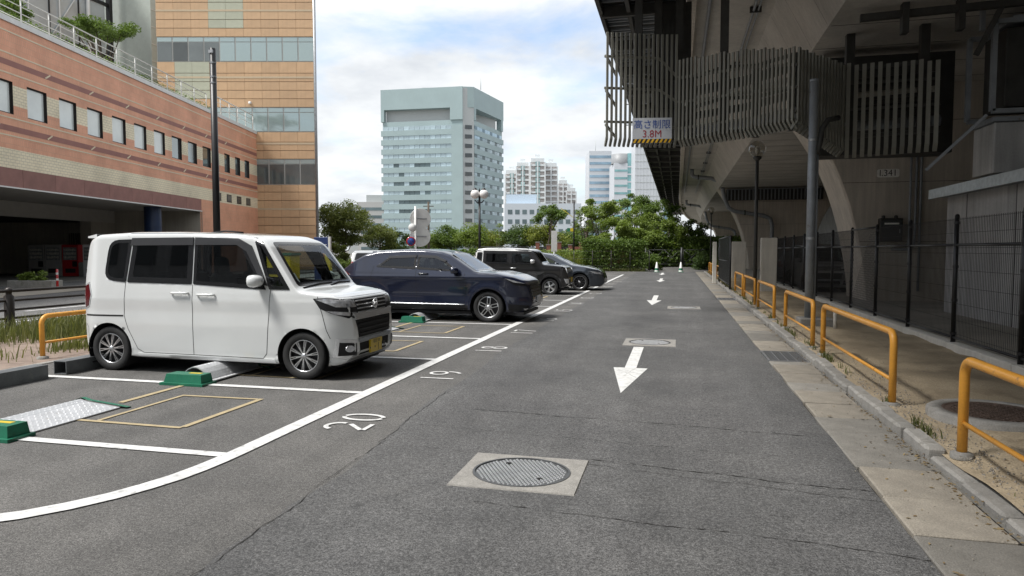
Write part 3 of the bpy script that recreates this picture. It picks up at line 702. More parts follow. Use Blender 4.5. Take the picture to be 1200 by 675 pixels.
def make_car(name, label, cfg, loc, rz=0, group='cars parked in the bays'):
    t = thing(name, label, 'car', loc, rz, group); car = Car(cfg); ra = cfg['ra']; wheels = cfg['wheels']; hw = cfg['W']
    car.build(wheels, ra)
    body_m = cfg['paint']; mb = MB()
    mb.add(car.V, car.shell([w['hole'] for w in cfg['windows']], cfg['screens']), True)
    body = part('body', mb, body_m, t)
    # inner lining of the cabin
    me = body.data; me.calc_loop_triangles()
    nrm = np.zeros(len(me.vertices)*3); me.vertices.foreach_get('normal', nrm); nrm = nrm.reshape(-1,3)
    li = MB(); li.add([Vector(p) - Vector(n)*.007 for p, n in zip(car.V, nrm)], [f[::-1] for f in mb.f], True); part('cabin_lining', li, INTER, t)
    for (x, z) in wheels:
        for sg in (-1, 1):
            al = MB(); n = 22; vs = []
            for k in range(n+1):
                a = R(-35 + 250*k/n)
                for yy in (hw-.02, hw-.30): vs.append((x+(ra+.001)*math.cos(a), sg*yy, z+(ra+.001)*math.sin(a)))
            al.add(vs, [[2*k,2*k+1,2*k+3,2*k+2] for k in range(n)], True)
            al.add([(x+(ra)*math.cos(R(a)), sg*(hw-.30), z+ra*math.sin(R(a))) for a in range(-35, 216, 12)], [list(range(21))])
            part('wheel_arch_liner', al, TRIM, t)
    fl = MB(); x0, x1 = cfg['xr']+.15, cfg['xf']-.15; fl.box(x0, x1, -hw+.12, hw-.12, .16, .22); part('underbody', fl, TRIM, t)
    add_wheels(t, wheels, hw-.025, cfg['rad'], cfg['wid'], cfg['rim'], cfg['style'])
    for w in cfg['windows']:
        for fr in (SIDE_R, SIDE_L):
            fm = patch(car.bvh, w['frame'], fr, .007, hole=w['glass'], res=.045); f = part('window_frame', fm, w.get('fmat', GLOSSB), t)
            part('pane', patch(car.bvh, w['glass'], fr, .004, res=.05, skirt=0), w['gmat'], f)
    for sd in cfg.get('seams', []):
        [part('panel_joint', seam(car, sd, fr=fr), DARK, t) for fr in (SIDE_R, SIDE_L)]
    for (poly, fr, m, nm, off) in cfg.get('patches', []):
        mbp = patch(car.bvh, poly, fr, off, res=.05)
        if mbp.v: part(nm, mbp, m, t)
    # handles
    for (x, z, L) in cfg.get('handles', []):
        for sg in (-1, 1):
            y = car.w(x, z); h = MB(); h.tube([(x-L/2, sg*(y+.006), z), (x-L/2+.02, sg*(y+.03), z), (x+L/2-.02, sg*(y+.03), z), (x+L/2, sg*(y+.006), z)], .014, 8); part('door_handle', h, cfg.get('hmat', body_m), t)
            cp = patch(car.bvh, [(x-.02+.06*math.cos(a), z+.006+.045*math.sin(a)) for a in np.linspace(0, 2*PI, 17)[:-1]], SIDE_R if sg < 0 else SIDE_L, .0015, res=.03, skirt=0); part('handle_recess', cp, cfg.get('rmat', body_m), t)
    # mirrors
    mx_, mz, mc = cfg['mirror']
    for sg in (-1, 1):
        y = car.w(mx_, mz); m_ = MB(); c0 = (mx_, sg*(y+.115), mz+.03); vs = []; n = 14
        for i, (dx, sc) in enumerate(((-.055,.86),(-.045,.97),(0,1),(.05,.86),(.085,.5),(.095,.1))):
            for k in range(n):
                a = 2*PI*k/n; vs.append((c0[0]+dx, c0[1]+.105*sc*abs(math.cos(a))**.7*(1 if math.cos(a) > 0 else -1), c0[2]+.075*sc*abs(math.sin(a))**.7*(1 if math.sin(a) > 0 else -1)))
        m_.add(vs, [[i*n+k, i*n+(k+1)%n, (i+1)*n+(k+1)%n, (i+1)*n+k] for i in range(5) for k in range(n)] + [list(range(n))[::-1]], True)
        mi = part('side_mirror', m_, mc, t)
        st = MB(); st.beam((mx_+.02, sg*(y-.02), mz-.04), (mx_+.01, sg*(y+.09), mz-.035), .05, .04); part('mirror_stalk', st, TRIM, mi)
    # cabin furniture
    sx_ = cfg['seats']; sh = cfg.get('seat_h', .62)
    for x in sx_:
        for yy in ((-.33, .33)):
            q = MB(); q.bbox(x-.05, x+.48, yy-.22, yy+.22, sh-.32, sh, .05); part('seat', q, SEATM, t)
            q = MB(); q.add(*(lambda a: (a.v, a.f))(MB().bbox(-.07, .07, -.22, .22, 0, .60, .05).xf(Matrix.Translation((x, yy, sh-.05)) @ Matrix.Rotation(R(-14), 4, 'Y')))); part('seat_back', q, SEATM, t)
            q = MB(); q.add(*(lambda a: (a.v, a.f))(MB().bbox(-.045, .045, -.12, .12, .60, .80, .04).xf(Matrix.Translation((x-.015, yy, sh-.05)) @ Matrix.Rotation(R(-10), 4, 'Y')))); part('headrest', q, SEATM, t)
    dx0, dx1, dz = cfg['dash']; q = MB(); q.bbox(dx0, dx1, -hw+.16, hw-.16, dz-.35, dz, .05); part('dashboard', q, DASHM, t)
    q = MB(); q.lathe([(.175,-.012),(.187,0),(.175,.012),(.163,0),(.175,-.012)], 24); q.tube([(-.17,0,0),(.17,0,0)], .016, 6); q.tube([(0,0,0),(0,-.17,0)], .016, 6)
    q.xf(Matrix.Translation((dx0-.12, -.33, dz+.0)) @ Matrix.Rotation(R(62), 4, 'Y') @ Matrix.Rotation(R(90), 4, 'Z')); part('steering_wheel', q, TRIM, t)
    # windscreens
    for (poly, fr, m, inner) in cfg.get('glasses', []):
        f = part('screen_frame', patch(car.bvh, poly, fr, .004, hole=inner, res=.06), GLOSSB, t)
        part('windscreen', patch(car.bvh, inner, fr, .002, res=.08, skirt=0), m, f)
    return t, car
TOPF = lambda ang: (Vector((0,0,0)), Vector((0,1,0)), Vector((-math.sin(R(ang)),0,math.cos(R(ang)))), Vector((math.cos(R(ang)),0,math.sin(R(ang)))))
def shrink(poly, d):
    c = sum((Vector(p) for p in poly), Vector((0,0)))/len(poly)
    o = []; n = len(poly)
    area = sum(poly[i][0]*poly[(i+1)%n][1]-poly[(i+1)%n][0]*poly[i][1] for i in range(n)); sg = 1 if area > 0 else -1
    for i in range(n):
        a, p, b = Vector(poly[i-1]), Vector(poly[i]), Vector(poly[(i+1)%n]); e1 = (p-a).normalized(); e2 = (b-p).normalized()
        n1 = Vector((-e1.y, e1.x))*sg; n2 = Vector((-e2.y, e2.x))*sg; m = (n1+n2); k = max(m.dot(n1), .35); q = p + m*(d/k); o.append((q.x, q.y))
    return o
def win(pts, gm, r=.05, fw=.035, hole=.018, fmat=None):
    """side window: black surround `pts`, pane inside it"""
    f = rpoly(pts, r); r2_ = [q*.8 for q in r] if hasattr(r, '__len__') else r*.8
    return dict(frame=f, glass=rpoly(shrink(pts, fw), r2_), hole=rpoly(shrink(pts, hole), r2_), gmat=gm, fmat=fmat or GLOSSB)
# ---- white tall kei wagon -------------------------------------
WPAINT = paint('white_car_paint', (.62,.635,.63), rough=.3)
van = dict(xr=-1.92, xf=1.82, W=.775, nx=170, ns=54, e=.42, paint=WPAINT, tum=.11, rad=.285, wid=.165, rim=.195, style='twin', ra=.335,
  wheels=[(-1.50,.285),(1.25,.285)],
  top=[(-1.92,1.05),(-1.905,1.30),(-1.86,1.62),(-1.82,1.705),(-1.7,1.76),(-1.2,1.785),(-.6,1.785),(.2,1.765),(.55,1.735),(.72,1.68),(.80,1.62),(1.17,1.11),(1.22,1.075),(1.42,1.05),(1.60,1.02),(1.72,.985),(1.77,.93),(1.795,.80),(1.82,.62)],
  bot=[(-1.92,.42),(-1.9,.30),(-1.8,.24),(-1.1,.19),(.9,.17),(1.5,.17),(1.65,.17),(1.74,.20),(1.82,.30)],
  rc=[(-1.92,.09),(-1.7,.085),(.4,.085),(.75,.08),(1.1,.06),(1.3,.05),(1.75,.06),(1.9,.05)], belt=[(-1.92,1.06),(1.9,1.03)], sm=.035,
  front=(.42,.29,2.4), rear=(.30,.10,2.4), sec=[(.16,.965),(.24,.975),(.30,.985),(.62,1.0),(.78,.993),(.88,1.0),(1.0,.995),(1.05,.988)], crease=[(.93,.004,.03),(.22,.006,.03)],
  screens=[(.80,1.14,.60)], windows=[], seats=[.0, -.95], seat_h=.72, dash=(.95,1.2,1.03), mirror=(.70,1.15,WPAINT))
gp = van['windows']
gp.append(win([(-1.56,1.17),(-1.225,1.14),(-1.16,1.685),(-1.50,1.675)], GL_DARK, [.14,.03,.02,.14], .042))
gp.append(win([(-1.205,1.14),(-.258,1.125),(-.255,1.69),(-1.135,1.685)], GL_DARK, .02, .07))
gp.append(win([(-.237,1.125),(.78,1.07),(.44,1.63),(.36,1.675),(-.235,1.69)], GL_SIDE, .02, .046))
gp.append(win([(.82,1.075),(1.10,1.075),(.70,1.655),(.60,1.655)], GL_SIDE, .02, .046))
van['seams'] = [[(-1.23,1.14),(-1.255,.72),(-1.20,.55),(-1.07,.30),(-.98,.255),(-.25,.25)], [(-.245,1.12),(-.25,.25)], [(-.25,.25),(.72,.24),(.77,.30),(.84,1.07)], [(1.46,1.0),(1.56,.60),(1.60,.50)], [(-1.22,1.72),(-1.2,1.755),(.38,1.745),(.62,1.69)], [(-1.86,.28),(-1.84,.55),(-1.89,.60)]]
van['handles'] = [(-.42,1.015,.25), (-.05,1.0,.25)]
ob = oblique(-1, 50); obl = oblique(1, 50)
def obp(pts, fr, mirror=False):
    """3-D guide points (x, y) -> oblique frame coordinates"""
    return [(Vector((x, (-y if mirror else y), 0)).dot(fr[1]), z) for x, y, z in pts]
HL = [(1.44,-.76,.975),(1.60,-.74,.985),(1.83,-.48,.955),(1.86,-.42,.80),(1.86,-.44,.73),(1.80,-.58,.735),(1.66,-.74,.80),(1.53,-.765,.86)]
HLU = [(1.47,-.76,.965),(1.60,-.74,.975),(1.825,-.49,.945),(1.85,-.44,.86),(1.70,-.70,.875)]
vp = van['patches'] = []
for m_, fr in ((False, ob), (True, obl)):
    HL, HLU = [[(x-.05, y, z) for x, y, z in q] for q in (HL, HLU)] if not m_ else (HL, HLU)
    vp.append((obp(HL, fr, m_), fr, TRIM, 'headlight_housing', .004))
    vp.append((obp(HLU, fr, m_), fr, LAMPS, 'headlight', .008))
    vp.append((obp([(1.55,-.745,.83),(1.80,-.45,.80),(1.80,-.44,.75),(1.65,-.70,.785)], fr, m_), fr, LAMPS, 'indicator_lamp', .008))
vp += [([(-.70,1.01),(.70,1.01),(.66,.985),(-.66,.985)], FRONT, CHROME, 'bonnet_chrome_strip', .006),
  ([(-.43,.955),(.43,.955),(.42,.80),(-.42,.80)], FRONT, TRIM, 'upper_grille', .004),
  ([(-.55,.79),(.55,.79),(.50,.715),(-.50,.715)], FRONT, CHROME, 'grille_chrome_bar', .022),
  ([(-.50,.705),(.50,.705),(.44,.49),(-.44,.49)], FRONT, DARK, 'lower_grille', .003),
  ([(-.46,.48),(.46,.48),(.44,.43),(-.44,.43)], FRONT, GPOLE, 'bumper_beam', .02),
  ([(-.42,.42),(.42,.42),(.40,.265),(-.40,.265)], FRONT, DARK, 'bumper_opening', .003),
  ([(-.66,.255),(.66,.255),(.60,.215),(-.60,.215)], FRONT, CHROME, 'lower_chrome_strip', .006)]
for sg in (-1, 1):
    vp += [([(sg*.50,.47),(sg*.70,.50),(sg*.72,.27),(sg*.46,.265)][::sg], FRONT, CHROME, 'fog_lamp_bezel', .006), ([(sg*.52,.43),(sg*.68,.45),(sg*.69,.29),(sg*.49,.285)][::sg], FRONT, TRIM, 'fog_lamp_recess', .012)]
    vp.append(([(sg*(.60+.04*math.cos(a)), .37+.04*math.sin(a)) for a in np.linspace(0, 2*PI*(1-1/14), 14)], FRONT, LAMPS, 'fog_lamp', .018))
    for k in range(3): vp.append(([(-.41,.935-k*.045),(.41,.935-k*.045),(.41,.922-k*.045),(-.41,.922-k*.045)], FRONT, CHROME, 'grille_bar', .014)) if sg < 0 else None
    for k in range(3): vp.append(([(-.44,.655-k*.06),(.44,.655-k*.06),(.44,.635-k*.06),(-.44,.635-k*.06)], FRONT, TRIM, 'grille_slat', .014)) if sg < 0 else None
RT = [(-1.92,1.10),(-1.80,1.14),(-1.745,.98),(-1.80,.82),(-1.90,.78),(-1.92,.80)]
for fr in (SIDE_R, SIDE_L):
    vp += [(RT, fr, CHROME, 'tail_lamp_rim', .004), (shrink(RT, .022), fr, REDD, 'tail_lamp', .008), ([(-1.88,.722),(-1.27,.725),(-1.27,.705),(-1.88,.70)], fr, DARK, 'sliding_door_rail', .002)]
    vp.append(([(-1.06,.245),(.88,.235),(.90,.19),(-1.08,.195)], fr, WPAINT, 'side_skirt', .014))
ws = [(-.62,.0),(.62,.0),(.56,.0),(-.56,.0)]
def screen_poly(car_cfg_top, ang, x0, z0, x1, z1, y0, y1):
    f = TOPF(ang)[2]; b0 = Vector((x0,0,z0)).dot(f); b1 = Vector((x1,0,z1)).dot(f); return [(-y0,b0),(y0,b0),(y1,b1),(-y1,b1)]
sp_ = screen_poly(None, 38, 1.165, 1.115, .775, 1.655, .69, .60)
van['glasses'] = [(rpoly(sp_, .06), TOPF(38), GL_FRONT, rpoly(shrink(sp_, .05), .05))]
VAN, vcar = make_car('tall_wagon', 'white tall boxy wagon parked nose out, yellow number plate', van, (-5.56, 7.24+.775, 0))
# visors over the door windows, roof spoiler, plate, badge, wipers, roof antenna
for sg, fr in ((-1, SIDE_R), (1, SIDE_L)):
    for pl in ([(-1.15,1.70),(-.255,1.705),(-.255,1.61),(-1.17,1.605)], [(-.225,1.705),(.38,1.69),(.56,1.60),(.80,1.12),(.74,1.13),(.50,1.53),(.36,1.61),(-.225,1.61)]):
        part('rain_visor', patch(vcar.bvh, pl, fr, .022, res=.05, skirt=.02), VISOR, VAN)
q = MB(); q.add([(-1.78,-.62,1.755),(-1.78,.62,1.755),(-1.96,.58,1.725),(-1.96,-.58,1.725),(-1.78,-.62,1.70),(-1.78,.62,1.70),(-1.96,.58,1.705),(-1.96,-.58,1.705)], [(0,1,2,3),(7,6,5,4),(3,2,6,7),(0,3,7,4),(2,1,5,6)]); part('roof_spoiler', q, WPAINT, VAN)
YPL = mat('yellow_plate', (.62,.44,.03), .4, var=.05); PTXT = mat('plate_black', (.02,.02,.02), .5, var=0)
q = MB(); q.box(1.822,1.85,-.165,.165,.265,.43); pl = part('number_plate', q, YPL, VAN)
tx = text_mb('・・1 18', .135, lambda a, b: (1.8525, a, .318+b)); part('plate_lettering', tx, PTXT, pl)
tx = text_mb('福岡 580', .055, lambda a, b: (1.8525, a, .397+b)); part('plate_lettering', tx, PTXT, pl)
q = MB(); q.lathe([(.06,1.83),(.066,1.84),(.05,1.844),(.045,1.835)], 24, c=(0,0,.878), axis='x'); q.beam((1.838,-.04,.86),(1.838,.04,.89),.012); q.beam((1.838,-.03,.90),(1.838,.035,.86),.012); part('front_badge', q, CHROME, VAN)
q = MB(); q.tube([(1.19,-.62,1.09),(1.17,-.2,1.125),(1.165,.12,1.13)], .012, 6); q.tube([(1.19,.05,1.09),(1.17,.3,1.125),(1.165,.62,1.115)], .012, 6); part('wiper', q, TRIM, VAN)
q = MB(); q.tube([(-.15,-.50,1.765),(.05,-.5,1.785),(.3,-.50,1.765)], .012, 6); part('roof_antenna', q, TRIM, VAN)
q = MB(); q.bbox(.9,1.16,-.5,.5,1.0,1.10,.03); part('dash_top', q, DASHM, VAN)
# ---- navy coupe-like SUV --------------------------------------
NAVY = paint('navy_car_paint', (.004,.008,.028), .2, .28)
suv = dict(xr=-2.22, xf=2.25, W=.90, nx=190, ns=52, e=.5, paint=NAVY, tum=.30, rad=.335, wid=.22, rim=.235, style='petal', ra=.40, wheels=[(-1.37,.325),(1.34,.325)],
  top=[(-2.22,.80),(-2.20,1.0),(-2.12,1.12),(-1.85,1.31),(-1.55,1.475),(-1.2,1.545),(-.6,1.575),(-.1,1.57),(.25,1.53),(.45,1.47),(1.02,1.11),(1.10,1.085),(1.5,1.07),(1.85,1.0),(2.08,.91),(2.16,.84),(2.20,.70),(2.25,.5)],
  bot=[(-2.22,.5),(-2.18,.36),(-2.0,.28),(-.9,.24),(.9,.24),(1.75,.22),(2.0,.2),(2.2,.28),(2.25,.38)], rc=[(-2.2,.1),(-1.6,.11),(.3,.10),(1.0,.07),(2.0,.09),(2.25,.08)], belt=[(-2.2,1.06),(2.2,1.02)], sm=.045,
  front=(.75,.30,2.2), rear=(.75,.20,2.2), sec=[(.2,.95),(.30,.97),(.42,.975),(.55,.97),(.72,.985),(.88,1.0),(.98,.997),(1.05,.985)], crease=[(.96,.012,.04)], flare=[(-1.37,.325,.43,.018),(1.34,.325,.43,.018)],
  screens=[(.47,1.0,.68)], seats=[-.1,-.95], seat_h=.60, dash=(.72,1.0,1.0), mirror=(.62,1.08,NAVY), hmat=GLOSSB)
suv['windows'] = [win([(-1.24,1.17),(-.315,1.13),(-.30,1.43),(-.72,1.425),(-.95,1.39)], GL_DARK, .03, .048, fmat=TRIM), win([(-.285,1.13),(.68,1.085),(.52,1.20),(.32,1.345),(.14,1.41),(-.27,1.43)], GL_SIDE, .03, .048, fmat=TRIM)]
suv['seams'] = [[(-.29,1.46),(-.295,1.10),(-.285,.36)], [(-1.30,1.20),(-1.36,.95),(-1.30,.80),(-1.0,.48),(-.93,.36)], [(.82,1.05),(.85,.72),(.80,.36)], [(-.93,.36),(.80,.36)], [(1.0,1.08),(1.45,1.01),(1.70,.94)]]
suv['handles'] = [(-.12,1.03,.22)]
sp2 = screen_poly(None, 52, 1.04, 1.10, .42, 1.49, .74, .58)
suv['glasses'] = [(rpoly(sp2, .08), TOPF(52), GL_FRONT, rpoly(shrink(sp2, .045), .06))]
vp = suv['patches'] = []
for m_, fr in ((False, ob), (True, obl)):
    vp.append((obp([(1.66,-.86,.955),(1.82,-.83,.92),(2.13,-.56,.80),(2.12,-.58,.77),(1.88,-.80,.80)], fr, m_), fr, TRIM, 'headlight_housing', .004))
    vp.append((obp([(1.68,-.86,.95),(1.82,-.83,.912),(2.06,-.64,.83),(1.86,-.81,.86)], fr, m_), fr, LAMPS, 'headlight', .008))
for fr in (SIDE_R, SIDE_L):
    vp += [([(-.95,.36),(.92,.36),(.92,.25),(-.95,.25)], fr, TRIM, 'sill_cladding', .01), 
           ([(1.76,.40),(2.20,.36),(2.20,.24),(1.76,.22)], fr, TRIM, 'bumper_cladding', .008), ([(-2.2,.48),(-1.8,.42),(-1.8,.28),(-2.2,.34)], fr, TRIM, 'rear_cladding', .008), ([(-2.22,1.06),(-2.0,1.07),(-1.88,1.0),(-2.22,.98)], fr, REDD, 'tail_lamp', .006),
           ([(-1.25,1.19),(-1.12,1.26),(-1.12,1.19),(-1.2,1.17)], fr, GLOSSB, 'rear_door_handle', .009)]
vp += [([(-.60,.80),(.60,.80),(.52,.42),(-.52,.42)], FRONT, GLOSSB, 'grille', .006), ([(-.72,.30),(.72,.30),(.70,.24),(-.70,.24)], FRONT, ALLOY, 'skid_plate', .008)]
for k in range(5): vp.append(([(-.55,.76-k*.07),(.55,.76-k*.07),(.55,.735-k*.07),(-.55,.735-k*.07)], FRONT, NAVY, 'grille_slat', .014))
for fr in (SIDE_R, SIDE_L):
    for wx, wz in suv['wheels']:
        pass
SUV, scar = make_car('navy_suv', 'dark navy crossover SUV parked with sloping rear roof', suv, (-5.25, 14.0+.90, 0))
def arch_trim(t, car, m, w=.055, off=.012):
    for fr in (SIDE_R, SIDE_L):
        for wx, wz in car.wheels:
            a0, a1 = R(-8), R(188); n = 30
            poly = [(wx+(car.ra+w)*math.cos(a0+(a1-a0)*k/n), wz+(car.ra+w)*math.sin(a0+(a1-a0)*k/n)) for k in range(n+1)] + [(wx+(car.ra-.002)*math.cos(a1-(a1-a0)*k/n), wz+(car.ra-.002)*math.sin(a1-(a1-a0)*k/n)) for k in range(n+1)]
            p = patch(car.bvh, poly, fr, off, res=.05, skirt=.03)
            if p.v: part('arch_trim', p, m, t)
arch_trim(SUV, scar, NAVY, .05, .010)
for sg in (-1, 1): part('sill_chrome_strip', MB().tube([(x, sg*(scar.w(x, .375)+.014), .383-.006*(x+.95)) for x in np.linspace(-.95, .82, 14)], .012, 6), CHROME, SUV)
for sg, fr in ((-1, SIDE_R), (1, SIDE_L)):
    part('rain_visor', patch(scar.bvh, [(-.97,1.415),(-.31,1.445),(-.31,1.385),(-.95,1.36)], fr, .018, res=.05), VISOR, SUV)
    part('rain_visor', patch(scar.bvh, [(-.27,1.445),(.15,1.425),(.40,1.32),(.36,1.285),(.12,1.37),(-.27,1.385)], fr, .018, res=.05), VISOR, SUV)
q = MB(); q.box(2.262,2.285,-.165,.165,.38,.545); part('number_plate', q, mat('white_plate', (.7,.7,.7), .4), SUV)
q = MB(); q.bbox(-1.72,-1.60,-.03,.03,1.44,1.52,.02); part('shark_fin', q, NAVY, SUV)
# ---- black and white boxy kei SUV ------------------------------
BROWN = paint('black_brown_paint', (.013,.012,.0125), .3, .3); ROOFW = paint('white_roof_paint', (.72,.73,.72))
hus = dict(xr=-1.66, xf=1.70, W=.745, nx=96, ns=30, e=.4, paint=BROWN, tum=.10, rad=.285, wid=.165, rim=.19, style='block', ra=.345, wheels=[(-1.19,.285),(1.08,.285)],
  top=[(-1.66,.95),(-1.64,1.25),(-1.58,1.52),(-1.5,1.59),(-1.2,1.62),(-.4,1.62),(.35,1.58),(.50,1.53),(.78,1.11),(.86,1.06),(1.2,1.035),(1.5,1.0),(1.6,.95),(1.66,.85),(1.70,.62)],
  bot=[(-1.66,.42),(-1.6,.3),(-1.3,.24),(.9,.22),(1.55,.24),(1.70,.36)], rc=[(-1.66,.08),(-1.4,.09),(.4,.09),(.8,.05),(1.6,.05),(1.7,.04)], belt=[(-1.66,1.06),(1.7,1.02)], sm=.03,
  front=(.30,.16,2.4), rear=(.25,.08,2.4), sec=[(.2,.95),(.3,.965),(.45,.97),(.7,.985),(.85,1.0),(1.0,.985)], flare=[(-1.19,.285,.37,.015),(1.08,.285,.37,.015)],
  screens=[(.50,.77,.55)], seats=[-.05,-.85], seat_h=.62, dash=(.60,.78,.98), mirror=(.50,1.12,CHROME), hmat=CHROME)
hus['windows'] = [win([(-1.55,1.10),(-1.34,1.10),(-1.31,1.47),(-1.50,1.47)], GL_DARK, .04, .045), win([(-1.24,1.09),(-.39,1.07),(-.38,1.46),(-1.21,1.47)], GL_DARK, .03, .045), win([(-.31,1.07),(.55,1.05),(.36,1.44),(-.30,1.46)], GL_SIDE, .03, .045)]
hus['seams'] = [[(-1.30,1.52),(-1.33,.9),(-1.18,.66),(-.95,.40),(-.34,.38)], [(-.35,1.50),(-.36,.38)], [(-.34,.38),(.62,.37),(.64,.98)]]
hus['handles'] = [(-1.12,.93,.20), (-.20,.92,.20)]
sp3 = screen_poly(None, 36, .80, 1.09, .50, 1.53, .67, .60)
hus['glasses'] = [(rpoly(sp3, .05), TOPF(36), GL_FRONT, rpoly(shrink(sp3, .045), .04))]
vp = hus['patches'] = []
for fr in (SIDE_R, SIDE_L):
    vp += [([(-1.62,1.54),(-1.58,1.66),(.60,1.66),(.47,1.52),(.42,1.50),(-1.28,1.525),(-1.30,1.08),(-1.36,1.04),(-1.64,1.04)], fr, ROOFW, 'white_roof_panel', .003),
           ([(-.98,.34),(.70,.33),(.70,.22),(-.98,.24)], fr, TRIM, 'sill_cladding', .012)]
vp[0] = vp[0]
vp += [([(-.68,1.56),(.68,1.56),(.68,1.76),(-.68,1.76)], FRONT, ROOFW, 'roof_front', .003)]
TOPV = (Vector((0,0,0)), Vector((1,0,0)), Vector((0,1,0)), Vector((0,0,1)))
vp.append((rpoly([(-1.60,-.68),(.47,-.66),(.47,.66),(-1.60,.68)], .08), TOPV, ROOFW, 'white_roof', .004))
vp += [([(-.50,.93),(.50,.93),(.50,.74),(-.50,.74)], FRONT, GLOSSB, 'grille', .006), ([(-.50,.86),(.50,.86),(.50,.80),(-.50,.80)], FRONT, CHROME, 'grille_chrome_bar', .014), ([(-.70,.56),(.70,.56),(.66,.40),(-.66,.40)], FRONT, CHROME, 'bumper_guard', .016), ([(-.45,.53),(.45,.53),(.45,.42),(-.45,.42)], FRONT, DARK, 'bumper_opening', .022)]
for sg in (-1, 1):
    vp.append(([(sg*.575+.10*math.cos(a), .84+.10*math.sin(a)) for a in np.linspace(0, 2*PI*(1-1/18), 18)], FRONT, CHROME, 'headlight_rim', .012)); vp.append(([(sg*.575+.08*math.cos(a), .84+.08*math.sin(a)) for a in np.linspace(0, 2*PI*(1-1/18), 18)], FRONT, LAMPS, 'headlight', .02))
HUS, hcar = make_car('boxy_car', 'small boxy dark brown car with white roof', hus, (-5.30, 22.98+.745, 0))
arch_trim(HUS, hcar, TRIM, .06, .014)
for sg in (-1, 1):
    q = MB(); q.tube([(-1.45,sg*.60,1.60),(-1.40,sg*.60,1.655),(.25,sg*.60,1.645),(.32,sg*.60,1.575)], .015, 6); part('roof_rail', q, TRIM, HUS)
q = MB(); q.box(1.715,1.735,-.165,.165,.44,.60); part('number_plate', q, YPL, HUS)
# ---- dark grey hatchback ---------------------------------------
GREYP = paint('dark_grey_paint', (.05,.06,.075), .55, .28)
maz = dict(xr=-2.23, xf=2.23, W=.895, nx=100, ns=28, e=.5, paint=GREYP, tum=.34, rad=.325, wid=.21, rim=.235, style='ten', ra=.375, wheels=[(-1.40,.325),(1.32,.325)],
  top=[(-2.23,.75),(-2.20,.98),(-2.1,1.08),(-1.7,1.25),(-1.3,1.385),(-.7,1.45),(-.2,1.445),(.2,1.38),(.9,1.04),(1.02,.99),(1.5,.93),(1.95,.82),(2.14,.70),(2.20,.58),(2.23,.45)],
  bot=[(-2.23,.45),(-2.15,.30),(-1.9,.22),(.9,.19),(1.8,.17),(2.1,.18),(2.23,.28)], rc=[(-2.2,.1),(-1.4,.11),(.2,.11),(.9,.07),(2.0,.10),(2.23,.07)], belt=[(-2.2,1.0),(2.2,.92)], sm=.05,
  front=(.75,.32,2.2), rear=(.7,.2,2.2), sec=[(.15,.95),(.3,.97),(.5,.985),(.75,1.0),(.9,.985),(1.0,.96)], flare=[(-1.40,.325,.41,.02),(1.32,.325,.41,.02)],
  screens=[(.25,.88,.66)], seats=[-.3,-1.1], seat_h=.5, dash=(.60,.90,.92), mirror=(.45,.97,GREYP), hmat=GREYP)
maz['windows'] = [win([(-1.15,1.0),(-.40,.985),(-.39,1.31),(-.80,1.30)], GL_DARK, .03, .045), win([(-.36,.985),(.58,.965),(.30,1.17),(.05,1.27),(-.35,1.31)], GL_SIDE, .03, .045)]
maz['seams'] = [[(-.375,1.34),(-.38,.30)], [(.62,.96),(.66,.60),(.60,.30)], [(-1.2,1.0),(-1.15,.7),(-.85,.30)]]
maz['handles'] = [(-.22,.84,.2), (-1.0,.86,.2)]
sp4 = screen_poly(None, 58, .92, 1.03, .20, 1.39, .74, .56)
maz['glasses'] = [(rpoly(sp4, .08), TOPF(58), GL_FRONT, rpoly(shrink(sp4, .045), .06))]
vp = maz['patches'] = []
for m_, fr in ((False, ob), (True, obl)):
    vp.append((obp([(1.68,-.87,.74),(1.85,-.84,.74),(2.12,-.58,.66),(2.12,-.58,.61),(1.88,-.82,.655)], fr, m_), fr, LAMPS, 'headlight', .005))
vp += [([(-.55,.60),(.55,.60),(.42,.32),(-.42,.32)], FRONT, GLOSSB, 'grille', .006), ([(-.165,.46),(.165,.46),(.165,.30),(-.165,.30)], FRONT, mat('plate_white', (.7,.7,.7), .4), 'number_plate', .016)]
for fr in (SIDE_R, SIDE_L): vp.append(([(-2.22,.98),(-2.0,.97),(-1.95,.90),(-2.22,.88)], fr, REDL, 'tail_lamp', .005))
MAZ, mcar = make_car('grey_hatchback', 'low dark grey hatchback parked last, by the leafy hedge', maz, (-4.90, 25.75+.895, 0))
# ---- silver hatchback seen from behind -------------------------
SILV = paint('silver_paint', (.42,.43,.43), .3, .3)
slv = dict(xr=-1.95, xf=1.95, W=.85, nx=70, ns=24, e=.45, paint=SILV, tum=.2, rad=.30, wid=.19, rim=.2, style='ten', ra=.35, wheels=[(-1.25,.30),(1.25,.30)],
  top=[(-1.95,.6),(-1.94,.9),(-1.88,1.05),(-1.62,1.45),(-1.3,1.52),(-.4,1.54),(.2,1.48),(.95,1.03),(1.5,.95),(1.85,.8),(1.95,.5)], bot=[(-1.95,.4),(-1.85,.26),(1.8,.2),(1.95,.3)],
  rc=[(-1.95,.08),(-1.4,.1),(.3,.1),(1,.06),(1.95,.06)], belt=[(-1.95,1.0),(1.95,.98)], sm=.04, front=(.5,.28,2.2), rear=(.35,.12,2.2), sec=[(.2,.95),(.3,.97),(.8,1.0),(1.0,.98)],
  screens=[(-1.86,-1.66,.55)], seats=[-.1,-.9], seat_h=.58, dash=(.6,.9,.98), mirror=(.5,1.03,SILV))
slv['windows'] = [win([(-1.35,1.05),(-.35,1.04),(-.35,1.40),(-1.1,1.40)], GL_DARK, .04, .045), win([(-.3,1.04),(.62,1.02),(.1,1.36),(-.3,1.40)], GL_SIDE, .04, .045)]
